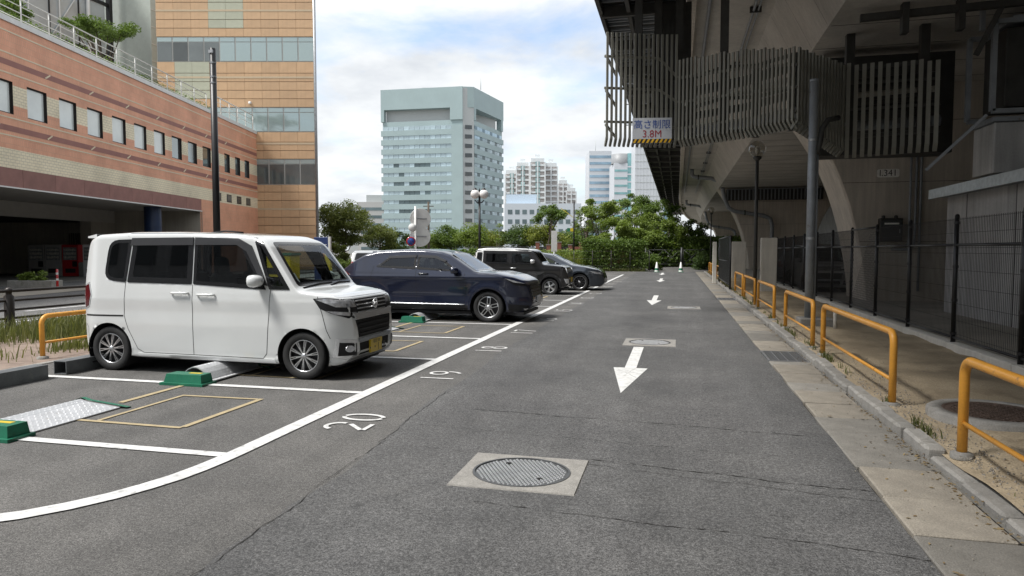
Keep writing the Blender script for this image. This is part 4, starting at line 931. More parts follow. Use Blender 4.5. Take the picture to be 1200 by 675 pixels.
_rf = (Vector((0,0,0)), Vector((0,1,0)), Vector((math.sin(R(30)),0,math.cos(R(30)))), Vector((-math.cos(R(30)),0,math.sin(R(30)))))
_rb = lambda x, z: Vector((x,0,z)).dot(_rf[2])
rw = [(-.66,_rb(-1.87,1.07)),(.66,_rb(-1.87,1.07)),(.58,_rb(-1.66,1.41)),(-.58,_rb(-1.66,1.41))]
slv['glasses'] = [(rpoly(rw, .06), _rf, GL_DARK, rpoly(shrink(rw, .04), .05))]
slv['patches'] = []
for sg in (-1, 1):
    slv['patches'].append(([(sg*.58,.98),(sg*.84,1.02),(sg*.84,.74),(sg*.62,.76)][::sg], REAR, REDL, 'tail_lamp', .012))
slv['patches'] += [([(-.165,.82),(.165,.82),(.165,.66),(-.165,.66)], REAR, maz['patches'][3][2], 'number_plate', .014), ([(-.75,.42),(.75,.42),(.70,.28),(-.70,.28)], REAR, TRIM, 'rear_bumper', .01)]
p = uvw(-6.85, 33.5); SLV, _ = make_car('silver_hatchback', 'silver car with red tail lamps seen from behind, past the navy SUV', slv, (p.x, p.y, 0), PI/2 + R(20), group=None)
# ================================================================ viaduct side
sheet('under_viaduct_floor', 4.2, 18, -20, 120, .0, mat('dusty_floor', (.30,.28,.24), .95, var=.2, scale=.8, fine=.12, bump=.3))
def off(y): return .0006*(y-85)**2 if y > 85 else 0.
VY = list(range(-40, 61, 10)) + list(range(70, 231, 10))
def loft(poly, ys=VY):
    mb = MB(); n = len(poly); vs = [(x+off(y), y, z) for y in ys for x, z in poly]
    fs = [[i*n+k, i*n+(k+1)%n, (i+1)*n+(k+1)%n, (i+1)*n+k] for i in range(len(ys)-1) for k in range(n)]
    return mb.add(vs, fs + [list(range(n)), list(range((len(ys)-1)*n, len(ys)*n))[::-1]])
V = thing('viaduct', 'long concrete road viaduct overhead with inclined girder side', 'viaduct', (8, 20, 0))
part('box_girder', loft([(2.42,8.0),(3.2,6.5),(12.6,6.5),(13.4,8.0),(13.4,8.6),(2.42,8.6)]), SOFF, V, True)
part('overhang_slab', loft([(.40,8.05),(2.417,8.005),(2.417,8.5),(.40,8.5)]), SOFF, V, True)
part('edge_beam', loft([(.16,7.72),(.397,7.72),(.397,9.6),(.16,9.6)]), PIER, V, True)
part('overhang_slab', loft([(13.403,8.005),(17.5,8.05),(17.5,8.5),(13.403,8.5)]), SOFF, V, True)
part('deck_slab', loft([(.40,8.503),(17.5,8.503),(17.5,8.8),(.40,8.8)]), SOFF, V, True)
WY = [y for y in VY if y <= 130]
for x in (-2.02, -1.3, -.55):
    part('walkway_beam', loft([(x-.05,7.72),(x+.05,7.72),(x+.05,7.98),(x-.05,7.98)], WY), DSTEEL, V, True)
part('walkway_deck', loft([(-2.05,8.0),(.155,8.0),(.155,8.03),(-2.05,8.03)], WY), mat('dark_corrugated', (.07,.068,.06), .6, .2, var=.25, scale=1.5), V, True)
part('parapet_panel', loft([(-2.12,7.9),(-2.06,7.9),(-2.06,9.4),(-2.12,9.4)], WY), DSTEEL, V, True)
cb = MB(); cb.box(-2.0, .15, -.06, .06, 7.66, 7.94); cb.xf(Matrix.Translation((-8,-20,0))); CBM = cb.mesh('cross_beam', DSTEEL)
for k in range(34):
    y = 3.2 + k*3.05; link('cross_beam', CBM, V, (off(y), y, 0))
rb = MB(); rib = MB(); rib.box(-2.0, .14, -.025, .025, 7.93, 7.995); rib.xf(Matrix.Translation((-8,-20,0))); RBM = rib.mesh('rib', GPOLE)
for k in range(110):
    y = 4 + k*.32 + (.1 if k % 3 == 0 else 0); link('rib', RBM, V, (off(y), y, 0))
for k in range(44):                                                      # board-mark joints across girder and overhang
    y = 2.0 + k*1.83
    if y > 84: break
    part('formwork_joint', MB().box(3.25,12.5,y-.006,y+.006,6.494,6.499), CRACK, V, True)
    e_ = Vector((3.2-2.42,0,6.5-8.0)).normalized(); n_ = Vector((-1.5,0,-.78)).normalized()*.004; a_ = Vector((2.45,y,7.94)) + n_; b_ = Vector((3.18,y,6.54)) + n_
    part('formwork_joint', MB().add([a_+Vector((0,-.006,0)), b_+Vector((0,-.006,0)), b_+Vector((0,.006,0)), a_+Vector((0,.006,0))], [(0,1,2,3)]), CRACK, V, True)
for i, (x, z, r) in enumerate(((.75,7.93,.05),(1.9,7.9,.035),(2.02,7.9,.025))): part('cable_conduit', MB().tube([(x, y, z) for y in range(-10, 84, 6)], r, 8), GPOLE, V, True)
for k in range(12): part('conduit_bracket', MB().box(1.8,2.1,3+k*5.5,3.06+k*5.5,7.85,8.0), DSTEEL, V, True)
# piers ----------------------------------------------------------
def pier(y0, lab, d=2.3):
    t = thing('viaduct_pier', lab, 'pier', (8 + off(y0), y0, 0))
    L = [(5.62,-.1),(5.58,.5),(5.50,1.1),(5.39,1.7),(5.26,2.3),(5.10,2.9),(4.90,3.5),(4.66,4.1),(4.36,4.7),(4.02,5.25),(3.68,5.75),(3.42,6.15),(3.20,6.497)]
    poly = L + [(12.6,6.497)] + [(15.8-x, z) for x, z in L[::-1][1:]]
    b = .06; mb = MB(); n = len(poly); cxm = 7.9
    ins = [(x + (b if x < cxm else -b), z) for x, z in poly]
    rows = [[(x, z, 0, ) for x, z in ins], [(x, z, b) for x, z in poly], [(x, z, d-b) for x, z in poly], [(x, z, d) for x, z in ins]]
    vs = [(x-8, yy, z) for r in rows for x, z, yy in r]
    fs = [[i*n+k, (i+1)*n+k, (i+1)*n+(k+1)%n, i*n+(k+1)%n] for i in range(3) for k in range(n)] + [list(range(n)), list(range(3*n, 4*n))[::-1]]
    mb.add(vs, fs); part('shaft', mb, PIER, t)
    for z in (1.8, 3.6, 5.4):
        xl = float(np.interp(z, [q[1] for q in L], [q[0] for q in L])); part('formwork_joint', MB().box(xl+.07-8, 15.8-xl-.07-8, -.003, .002, z-.006, z+.006), CRACK, t)
    return t
P1 = pier(22.9, 'flared concrete pier carrying a white number plate')
P2 = pier(58, 'flared concrete pier with dark ribbed band under its top')
P3 = pier(93, 'small far flared pier under the bending viaduct', 2.3)
NPL = mat('plate_paint', (.80,.79,.74), .5, var=.1, scale=10, stain=(20,.6,.75,(.25,.22,.18)))
q = MB(); q.prism(rpoly([(-2.13,3.74),(-1.51,3.74),(-1.51,3.99),(-2.13,3.99)], .07), -.012, -.002, lambda a, b, h: (a, h, b)); pl = part('number_plate', q, NPL, P1)
part('plate_lettering', text_mb('I.341', .27, lambda a, b: (-1.82+a*.95, -.0145, 3.865+b)), PTXT, pl)
t = thing('electrical_cabinet', 'dark grey electrical cabinet fixed to the numbered pier', 'cabinet', (6.25, 22.9, 1.75))
part('case', MB().bbox(-.31,.31,-.26,-.003,.05,.75,.015), DSTEEL, t); part('door', MB().box(-.28,.28,-.275,-.262,.09,.68), mat('cabinet_door', (.06,.065,.065), .5, .2), t)
part('label_strip', MB().box(-.2,.2,-.279,-.276,.56,.61), NPL, t); part('handle', MB().box(.2,.23,-.30,-.276,.3,.42), GALV, t)
for sx in (-.2, .15): part('cable_gland', MB().lathe([(.05,.75),(.05,.82),(.03,.84)], 10, c=(sx,-.13,0)), DSTEEL, t)
for i, (x, yy) in enumerate(((6.78,-.09),(6.93,-.09),(7.06,-.09))):
    q = MB(); q.tube([(x,22.9+yy,6.4),(x,22.9+yy,2.0-.12*i if i < 2 else .3)] + ([(x-.02,22.9+yy,1.75-.1*i),(x-.1,22.9+yy,1.66-.1*i),(6.3,22.8,1.66-.1*i)] if i < 2 else []), .035, 8)
    solo('conduit', q, GPOLE, ['grey conduit down the numbered pier bending into the cabinet', 'second conduit bending below the cabinet on the numbered pier', 'straight conduit running down the numbered pier'][i], 'pipe')
for k in range(26):                                                     # ribbed band under the far pier's head
    if k == 0: bd = thing('ribbed_beam', 'dark ribbed steel beam across the far pier head', 'beam', (7, 57.6, 5.5)); part('web', MB().box(-3.2,4,0,.3,.0,.85), DSTEEL, bd); part('flange', MB().box(-3.2,4,-.2,.32,.85,.9), GPOLE, bd); rm = MB().box(-.04,.04,-.18,0,.02,.85).mesh('rib', GPOLE)
    link('rib', rm, bd, (-3.1+k*.275, 0, 0))
# drain pipes from the overhang
def drain(y, lab):
    q = MB(); o = off(y); pts = [(1.1,8.0),(1.1,7.55),(1.25,7.42),(2.6,7.25),(3.2,7.0),(3.5,6.4),(3.65,5.6),(3.95,4.9),(4.4,4.62),(6.6,4.25),(7.1,4.0),(7.25,3.5),(7.25,.0)]
    sm = []
    for i in range(len(pts)-1):
        for k in range(4): sm.append((pts[i][0]+(pts[i+1][0]-pts[i][0])*k/4+o, y, pts[i][1]+(pts[i+1][1]-pts[i][1])*k/4))
    q.tube(sm, .16, 10); t = thing('drain_pipe', lab, 'pipe', (7.25+o, y, 0)); part('pipe', q, GPOLE, t, True)
    for px, pz in ((1.6,7.38),(3.42,6.55),(5.2,4.49)): part('pipe_clamp', MB().lathe([(.2,-.05),(.2,.05)], 12, axis='x').xf(Matrix.Translation((px+o,y,pz))), DSTEEL, t, True)
drain(57.2, 'thick grey drain pipe snaking from the deck to the ribbed pier'); drain(92.2, 'far drain pipe snaking under the bending deck edge')
# far side wall under the viaduct
q = MB(); q.box(16.5, 17, -15, 120, 0, 7.9); solo('boundary_wall', q, GREYC, 'tall grey concrete wall closing the far side under the viaduct', 'wall')
# ---------------------------------------------------------------- slatted screen hung over the lane
KP = [(-1.702, 16.357, 4.0, 6.62), (-0.46, 16.862, 4.0, 6.62), (-0.019, 16.969, 4.0, 6.05), (1.386, 15.97, 4.0, 5.92), (2.281, 14.849, 4.0, 5.58), (3.622, 16.921, 3.62, 5.7), (5.45, 16.539, 3.68, 5.6)]      # plan corners with foot and head heights
SC = thing('slatted_screen', 'hanging screen of vertical grey slats folding across the lane', 'screen', (KP[3][0], KP[3][1], 4.0))
slat_cache = {}
def slat_mesh(h, back, w=.026):
    key = (round(h, 2), w)
    if key not in slat_cache:
        q = MB(); d = .04                                        # blade, then a kicked-in foot
        q.box(-w, w, -d, 0, .16, h)
        q.add([(-w,-d,.16),(w,-d,.16),(w,.09,-.0),(-w,.09,-.0),(-w,0,.22),(w,0,.22),(w,.13,.04),(-w,.13,.04)], [(0,1,2,3),(7,6,5,4),(0,3,7,4),(2,1,5,6),(3,2,6,7)])
        slat_cache[key] = q.mesh('slat', SLATM)
    return slat_cache[key]
def lerpk(a, b, t): return [a[i]+(b[i]-a[i])*t for i in range(4)]
SPACE = [.11,.11,.11,.11,.17,.155]
for s_ in range(len(KP)-1):
    a, b = KP[s_], KP[s_+1]; L = math.hypot(b[0]-a[0], b[1]-a[1]); n = max(1, round(L/SPACE[s_])); ang = math.atan2(b[1]-a[1], b[0]-a[0])
    for k in range(n):
        x, y, z0, z1 = lerpk(a, b, (k+.5)/n)
        if s_ == 1: z1 = 6.62
        link('slat', slat_mesh(round((z1-z0)/.06)*.06, 0, .026 if s_ < 4 else .042), SC, (x-KP[3][0], y-KP[3][1], z0-4.0), (0, 0, ang))
    for zf in (.22, .52, .80):
        za, zb = a[2]+(a[3]-a[2])*zf, b[2]+(b[3]-b[2])*zf; nx_, ny_ = -math.sin(ang)*.03, math.cos(ang)*.03
        part('back_rail', MB().beam((a[0]+nx_, a[1]+ny_, za), (b[0]+nx_, b[1]+ny_, zb), .05, .05), SLATM if s_ < 4 else DSTEEL, SC, True)
# left return of the screen, running back along the lane
a = KP[0]
for zf in (4.5, 5.3, 6.1): part('back_rail', MB().beam((a[0]+.03,a[1],zf),(a[0]+.1,a[1]+1.9,zf),.05), SLATM, SC, True)
# steelwork that carries the screen
FRM = thing('hanger_frame', 'dark steel posts and braces holding the slatted screen', 'steel frame', (0, 17, 0))
cols = [(KP[0][0]+.75, KP[0][1]+.45), (KP[1][0]-.05, KP[1][1]+.4), (KP[1][0]+.45, KP[1][1]+.5), (KP[2][0]+.3, KP[2][1]+.45), (KP[3][0]-.4, KP[3][1]+.5), (KP[3][0]+.3, KP[3][1]+.55), (KP[4][0]+.1, KP[4][1]+.9), (KP[5][0]+.2, KP[5][1]+.5), (KP[6][0]-.2, KP[6][1]+.5)]
for i, (x, y) in enumerate(cols):
    top = 7.7 if x < .1 else ((8.0 if i == 4 else 5.7) if x < 2.4 else 6.5)
    part('post', MB().box(x-.09, x+.09, y-.09, y+.09, 4.1, top), DSTEEL, FRM, True)
for (i, j) in ((0,1),(1,2),(2,3),(3,4),(4,5),(5,6),(6,7),(7,8)):
    for z in (4.25, 5.0, 5.7):
        part('cross_rail', MB().beam(cols[i]+(z,), cols[j]+(z,), .07), DSTEEL, FRM, True)
part('brace', MB().beam((KP[0][0]+.12, KP[0][1]+.3, 6.6), (cols[0][0]+.1, cols[0][1], 4.3), .06), DSTEEL, FRM, True)
for z in (4.6, 5.1, 5.6): part('ladder_rung', MB().beam((cols[0][0]-.3, cols[0][1]+.3, z), (cols[0][0]+.2, cols[0][1]+.3, z), .02), GPOLE, FRM, True)
part('panel', MB().box(cols[1][0]-.05, cols[3][0], KP[1][1]+1.0, KP[1][1]+1.06, 4.3, 7.7), DSTEEL, FRM, True)
# pipe gallery behind the slats
for i, (z, r) in enumerate(((4.45,.12),(4.85,.09),(5.2,.07),(5.5,.12))):
    pts = [(p[0] + (.25 if 2 < k < 5 else .1), p[1]+.75+.12*i, z) for k, p in enumerate(KP[2:])]; solo('service_pipe', MB().tube(pts, r, 8), [GPOLE, DSTEEL, PALEC, DSTEEL][i], ['grey service pipe behind the slats, lowest of four', 'dark service pipe behind the slats, second from below', 'pale service pipe behind the slats', 'dark service pipe behind the slats, topmost'][i], 'pipe', group='pipes behind the slatted screen')
q = MB(); q.box(3.4, 6.4, 18.6, 19.4, 3.9, 6.3); solo('duct', q, DSTEEL, 'big dark duct hidden behind the right half of the slats', 'duct')
# height limit sign
SG = thing('height_limit_sign', 'white height limit sign with blue and red lettering, striped edge', 'sign', (0,0,0))
pa, pb = Vector((-1.057, 16.492)), Vector((-0.157, 16.647)); ang = math.atan2(pb.y-pa.y, pb.x-pa.x); wd = (pb-pa).length
SG.location = (pa.x, pa.y, 4.06); SG.rotation_euler = (0, 0, ang); BASE[SG.name] = Matrix()
SGW = mat('sign_white', (.44,.46,.49), .45, var=.06, scale=3, fine=.04); SGB = mat('sign_blue', (.02,.07,.30), .5, var=.1); SGR = mat('sign_red', (.28,.02,.03), .5, var=.1); SGY = mat('sign_yellow', (.62,.36,.02), .5, var=.1)
hgt = .585; part('board', MB().box(0, wd, -.02, 0, 0, hgt), SGW, SG)
part('lettering', text_mb('高さ制限', .225, lambda a, b: (wd*.5+a*.96, -.0235, .42+b)), SGB, SG)
part('lettering', text_mb('3.8M', .235, lambda a, b: (wd*.5+a*.98, -.0235, .205+b)), SGR, SG)
part('black_strip', MB().box(0.004, wd-.004, -.024, -.0205, 0.003, .095), PTXT, SG)
n = 9
for k in range(n):
    x = (k)*wd/n + .012; part('yellow_stripe', MB().add([(x,-.0265,.006),(x+.05,-.0265,.006),(min(x+.098,wd-.005),-.0265,.092),(min(x+.048,wd-.02),-.0265,.092)], [(0,1,2,3)]), SGY, SG)
# ---------------------------------------------------------------- lean-to shed, equipment box
SH = thing('grey_shed', 'grey concrete shed with a metal roof edge behind the mesh fence', 'shed', (8, 14, 0))
part('wall', MB().box(-1.45, 3, -9, 5.2, 0, 2.86), GREYC, SH); part('roof', MB().box(-1.75, 3.2, -9.2, 5.4, 2.863, 2.95), GPOLE, SH); part('roof_fascia', MB().box(-1.80, -1.752, -9.2, 5.45, 2.83, 3.06), GALV, SH)
for k in range(6): part('wall_joint', MB().box(-1.456, -1.451, -8.0+k*2.4, -7.985+k*2.4, 0, 2.85), DARK, SH)
EQ = thing('equipment_box', 'dark framed equipment box hung above the shed roof', 'equipment', (6.9, 15.6, 3.0))
fx0, fx1, fz0, fz1 = -.85, .75, 1.3, 3.05
for a, b in (((fx0,fz0),(fx1,fz0)), ((fx0,fz1),(fx1,fz1)), ((fx0,fz0),(fx0,fz1)), ((fx1,fz0),(fx1,fz1))):
    part('frame_bar', MB().beam((a[0],0,a[1]),(b[0],0,b[1]),.09), GPOLE, EQ); part('frame_bar', MB().beam((a[0],1.2,a[1]),(b[0],1.2,b[1]),.09), GPOLE, EQ)
part('case', MB().bbox(-.6,.35,.1,1.1,1.4,2.95,.02), DSTEEL, EQ); part('hood', MB().box(-.55,.6,-.05,1.1,3.06,3.14), GPOLE, EQ)
part('lower_case', MB().bbox(-.75,.45,.1,1.1,.1,1.1,.02), GREYC, EQ); part('case_lid', MB().box(-.8,.5,.05,1.15,1.11,1.2), GPOLE, EQ)
part('stay', MB().beam((-.9,.1,1.25),(-1.9,.3,.2),.06), GPOLE, EQ)
for sx in (fx0, fx1): part('hanger', MB().box(sx-.04, sx+.04, .55, .65, 3.05, 3.5), GPOLE, EQ)
q = MB(); q.beam((3.6,15.6,6.30),(9.2,15.2,6.36),.12,.14); HB = thing('hanger_beam', 'long steel hanger beam under the girder above the slats', 'beam', (6, 15.4, 6.3)); part('beam', q, DSTEEL, HB, True)
for x in (4.4, 5.4): part('bracket', MB().box(x-.06,x+.06,15.4,15.6,5.9,6.5), DSTEEL, HB, True)
part('brace', MB().beam((6.1,15.45,6.3),(5.7,15.5,5.4),.1), DSTEEL, HB, True)
# ---------------------------------------------------------------- poles and lamps on the sandy strip
t = thing('steel_pole', 'tall plain grey steel pole standing on a concrete block in the sand', 'pole', (2.54, 14.4, .05))
part('footing', MB().bbox(-.2,.42,-.25,.25,-.05,.17,.02), KERB, t); part('shaft', MB().tube([(0,0,.1),(0,0,4.75)], .08, 18), GPOLE, t); part('cap', MB().lathe([(.085,4.75),(.085,4.79),(.0005,4.81)], 16), GPOLE, t)
for z in (3.6, 1.7): part('band', MB().lathe([(.086,z),(.086,z+.05)], 16), GALV, t)
part('cable_duct', MB().tube([(.08,0,3.35),(.13,0,3.6),(.17,.05,3.85),(.28,.1,4.02),(.5,.25,4.08)], .055, 10), DSTEEL, t); part('cable_drop', MB().tube([(.10,0,3.4),(.10,0,.2)], .018, 6), GPOLE, t)
q = MB(); q.tube([(2.86,13.6,.04),(2.85,13.6,.42)], .03, 8); solo('pipe_stub', q, PALEC, 'short pale pipe stub in the sand beside the grey pole', 'pipe')
GLOBE = glass('globe_acrylic', (.75,.74,.70), .1)
def globe_lamp(x, y, h, lab):
    t = thing('globe_lamp', lab, 'lamp post', (x, y, .06), 0, 'globe lamp posts under the viaduct')
    part('post', MB().tube([(0,0,-.1),(0,0,h-.2)], [.055,.045], 12), DSTEEL, t); part('collar', MB().lathe([(.05,h-.25),(.11,h-.2),(.12,h-.14),(.05,h-.12)], 16), DSTEEL, t)
    part('globe', MB().lathe([(.23*math.sin(a)+.0005, h+.08-.23*math.cos(a)) for a in np.linspace(.25, PI, 12)], 20), GLOBE, t); part('bulb', MB().lathe([(.06*math.sin(a)+.0005, h+.05-.12*math.cos(a)) for a in np.linspace(0, PI, 8)], 10), PALEC, t)
globe_lamp(2.17, 20.5, 4.25, 'lamp post with a clear globe beside the orange rails'); globe_lamp(2.4, 52, 4.3, 'far globe lamp post close to the closed steel gate')
# ---------------------------------------------------------------- mesh fence on its concrete footing
FE = thing('mesh_fence', 'black welded mesh fence on a low concrete footing', 'fence', (4.05, 12, 0))
FY = [3.15 + 2.08*k for k in range(15)]
fo = MB().bbox(0,.20,0,2.06,-.1,.17,.012).mesh('footing_block', PALEC); po = MB().tube([(0,0,.1),(0,0,2.05)], .034, 12); po.lathe([(.034,2.05),(.025,2.075),(.0005,2.085)], 12); pom = po.mesh('post', BLACKM)
WIRE = mat('black_wire', (.018,.018,.018), .5, .2, var=0)
def wires(L, z0, z1, dv, zs):
    q = MB(); r = .0032
    for k in range(1, int(L/dv)): q.tube([(0,k*dv,z0),(0,k*dv,z1)], r, 4, False)
    for z in zs: q.tube([(.004,0,z),(.004,L,z)], r, 4, False)
    return q
wm = wires(2.08, .22, 2.02, .05, [.24,.30,.5,.75,1.0,1.25,1.5,1.58,1.64,1.8,2.0]); WM = wm.mesh('wire_mesh', WIRE)
q = MB()                                                                # chain link leaf
for k in range(-20, 22):
    for s_ in (1, -1):
        y0, z0 = k*.1, .25; pts = []
        for zz in np.linspace(.25, 2.0, 2):
            pts.append((0, (k*.1 + s_*(zz-.25)), zz))
        (x0_, ya, za), (x1_, yb, zb) = pts
        for lim in (0., 2.02):
            pass
        t0, t1 = 0., 1.
        d = yb-ya
        for lim, sgn in ((0., 1), (2.02, -1)):
            tt = (lim-ya)/d
            if (d > 0) == (sgn > 0): t0 = max(t0, tt)
            else: t1 = min(t1, tt)
        if t1 > t0: q.tube([(0, ya+d*t0, za+(zb-za)*t0), (0, ya+d*t1, za+(zb-za)*t1)], .004, 4, False)
CL = q.mesh('chain_link', mat('link_wire', (.10,.10,.10), .5, .5, var=0))
clamp = MB().lathe([(.041,-.02),(.041,.02)], 10).mesh('clamp', BLACKM)
for k, y in enumerate(FY):
    link('footing_block', fo, FE, (-.10, y-12+.01, 0)); link('post', pom, FE, (0, y-12, 0))
    if k == 6: o = link('chain_link', CL, FE, (0, y-12+.03, 0)); o['kind'] = 'stuff'
    else: o = link('wire_mesh', WM, FE, (0, y-12, 0)); o['kind'] = 'stuff'
    for z in (.3, .8, 1.3, 1.62, 1.95): link('clamp', clamp, FE, (0, y-12, z))
r1m = MB().tube([(0,.03,.24),(0,2.05,.24)], .019, 8).mesh('rail', BLACKM); r2m = MB().tube([(0,.03,1.62),(0,2.05,1.62)], .019, 8).mesh('rail', BLACKM); r3m = MB().tube([(0,.03,2.02),(0,2.05,2.02)], .022, 8).mesh('rail', BLACKM)
for k, y in enumerate(FY):
    link('rail', r1m, FE, (0, y-12, 0)); link('rail', r2m, FE, (0, y-12, 0))
    if k == 6: link('rail', r3m, FE, (0, y-12, 0))
# pale concrete slabs and black gate leaf farther on
q = MB().bbox(2.92,3.48,25.9,26.05,-.05,1.98,.015); solo('concrete_slab_wall', q, PALEC, 'upright pale concrete slab right behind the globe lamp post', 'concrete slab')
q = MB().bbox(2.80,3.5,37.5,37.65,-.05,1.98,.015); solo('concrete_slab_wall', q, PALEC, 'upright pale concrete slab seen through the wire beside the black gate leaf', 'concrete slab')
q = MB().bbox(1.62,1.80,33.0,33.25,-.05,1.92,.015); solo('concrete_post', q, PALEC, 'slim pale concrete post at the far end of the black gate leaf', 'concrete post')
GT = thing('gate_leaf', 'black slatted gate leaf standing open along the kerb', 'gate', (1.89, 25.9, .115))
part('frame', joinmb(MB().tube([(0,0,0),(0,0,1.95)], .035, 8), MB().tube([(0,6.6,0),(0,6.6,1.95)], .035, 8), MB().tube([(0,0,1.93),(0,6.6,1.93)], .03, 8), MB().tube([(0,0,.15),(0,6.6,.15)], .03, 8), MB().tube([(0,0,1.0),(0,6.6,1.0)], .025, 8)), BLACKM, GT)
bm_ = MB().box(-.012,.012,-.02,.02,.12,1.92).mesh('bar', BLACKM)
for k in range(65): link('bar', bm_, GT, (0, .1+k*.1, 0))
for yy in (.3, 2.4, 4.4, 6.4): part('wheel', MB().lathe([(.06,-.02),(.06,.02)], 12, c=(0,yy,-.05), axis='x'), BLACKM, GT)
# closed steel gate and cones at the end of the lane
GATEM = mat('gate_paint', (.03,.032,.032), .5, .2, var=.15)
EG = thing('swing_gate', 'closed low steel swing gate with cross bracing at the lane end', 'gate', (.2, 59, 0))
for x0 in (-2.6, .35):
    lf = MB(); w = 2.7
    for a, b in (((0,.35),(w,.35)), ((0,1.55),(w,1.55)), ((0,.35),(0,1.55)), ((w,.35),(w,1.55)), ((0,.35),(w/2,1.55)), ((w/2,1.55),(w,.35)), ((0,1.55),(w/2,.35)), ((w/2,.35),(w,1.55))): lf.tube([(x0+a[0],0,a[1]),(x0+b[0],0,b[1])], .024, 6)
    part('leaf', lf, GATEM, EG)
for x in (-2.75, .2, 3.2): part('post', MB().tube([(x,0,-.1),(x,0,1.75)], .09, 10), GATEM, EG)
CG = mat('cone_green', (.02,.16,.08), .5); CW = mat('cone_white', (.7,.7,.68), .5)
for i, (x, y) in enumerate(((-1.35,48.6),(.28,48.8))):
    t = thing('traffic_cone', ['green and white cone at the lane end, hedge side', 'green and white cone at the lane end, rail side'][i], 'cone', (x, y, .0), 0, 'cones closing the lane')
    part('base', MB().box(-.19,.19,-.19,.19,0,.04), CG, t); c = part('body', MB().lathe([(.15,.04),(.035,.7),(.0005,.705)], 16), CW, t); part('band', MB().lathe([(.137,.13),(.112,.28)], 16), CG, c)
# vehicles behind the fence, in the shade
GV = dict(van); GV['paint'] = paint('grey_van_paint', (.30,.31,.32), .5); GV['mirror'] = (.70,1.15,GV['paint'])
GV['patches'] = [((p[0], p[1], GV['paint'] if p[2] is WPAINT else p[2], p[3], p[4])) for p in van['patches']]
make_car('grey_van', 'grey van parked in the shade behind the chain-link panel', GV, (5.35, 28.6, 0), -PI/2, group='cars in the shade under the viaduct')
SV = copy_tree(SLV); SV.location = (6.6, 35.5, 0); SV.rotation_euler = (0,0,0); tag(SV, 'pale hatchback in the shade behind the grey pole and fence', 'car', 'cars in the shade under the viaduct')
# ================================================================ left: pavement, street, station building
def bthing(name, label, cat, u, v, z=0, rz=0, group=None):
    p = uvw(u, v, z); return thing(name, label, cat, tuple(p), YAW + rz, group)
PAVER = bpy.data.materials.new('brick_pavers'); PAVER.use_nodes = True
def brickmat(m, c1, c2, mort, sc, bw, rh, ms=.02, rough=.8, vec='Object', rot=None):
    t = m.node_tree; N = t.nodes.new; L = t.links.new; b = t.nodes['Principled BSDF']; co = N('ShaderNodeTexCoord').outputs[vec]
    mp = N('ShaderNodeMapping'); L(co, mp.inputs[0])
    if rot: mp.inputs['Rotation'].default_value = rot
    br = N('ShaderNodeTexBrick'); L(mp.outputs[0], br.inputs['Vector']); br.inputs['Color1'].default_value = tuple(c1)+(1,); br.inputs['Color2'].default_value = tuple(c2)+(1,); br.inputs['Mortar'].default_value = tuple(mort)+(1,)
    br.inputs['Scale'].default_value = sc; br.inputs['Brick Width'].default_value = bw; br.inputs['Row Height'].default_value = rh; br.inputs['Mortar Size'].default_value = ms
    n = N('ShaderNodeTexNoise'); n.inputs['Scale'].default_value = .7; n.inputs['Detail'].default_value = 5; L(co, n.inputs['Vector'])
    mr = N('ShaderNodeMapRange'); mr.inputs[1].default_value = .3; mr.inputs[2].default_value = .7; mr.inputs[3].default_value = .84; mr.inputs[4].default_value = 1.12; L(n.outputs[0], mr.inputs[0])
    v = N('ShaderNodeVectorMath'); v.operation = 'SCALE'; L(br.outputs['Color'], v.inputs[0]); L(mr.outputs[0], v.inputs[3]); L(v.outputs[0], b.inputs['Base Color']); b.inputs['Roughness'].default_value = rough
    bp = N('ShaderNodeBump'); bp.inputs['Strength'].default_value = .4; bp.inputs['Distance'].default_value = .008; L(br.outputs['Fac'], bp.inputs['Height']); bp.invert = True; L(bp.outputs[0], b.inputs['Normal'])
    return m
brickmat(PAVER, (.20,.145,.115), (.26,.195,.155), (.16,.13,.10), 1, .2, .1, .006)
sheet('paved_strip', -12.9, -8.35, -12, 60, -.012, PAVER)
sheet('street', -60, -12.9, -30, 75, -.022, asphalt('street_asphalt', (.10,.10,.10), (.18,.18,.178), (.2,.2,.19)))
for y0 in (4., 9., 14., 19., 24.):
    mark('street_line', ribbon([(-16.2, y0), (-16.2, y0+3)], .14, -.016), WHITE)
mark('street_line', ribbon([(-14.0, -5), (-14.0, 40)], .13, -.016), WHITE)
q = MB(); q.add([tuple(uvw(u, v, -.01)) for u, v in ((-19.2,6),(-16.6,6),(-16.6,54),(-19.2,54))], [(0,1,2,3)]); mark('station_pavement', q, mat('pale_paving', (.33,.30,.25), .9, var=.15, scale=1.5, fine=.1))
# edging between lot and pavers
ke = thing('edging_kerb', 'low concrete edging between parking lot and brick pavers', 'kerb', (-8.42, 0, 0)); em = MB().bbox(0,.10,0,.99,-.05,.012,.006).mesh('kerb_stone', KERB)
for k in range(46): link('kerb_stone', em, ke, (RNG.normal()*.004, k*1.0, RNG.normal()*.003))
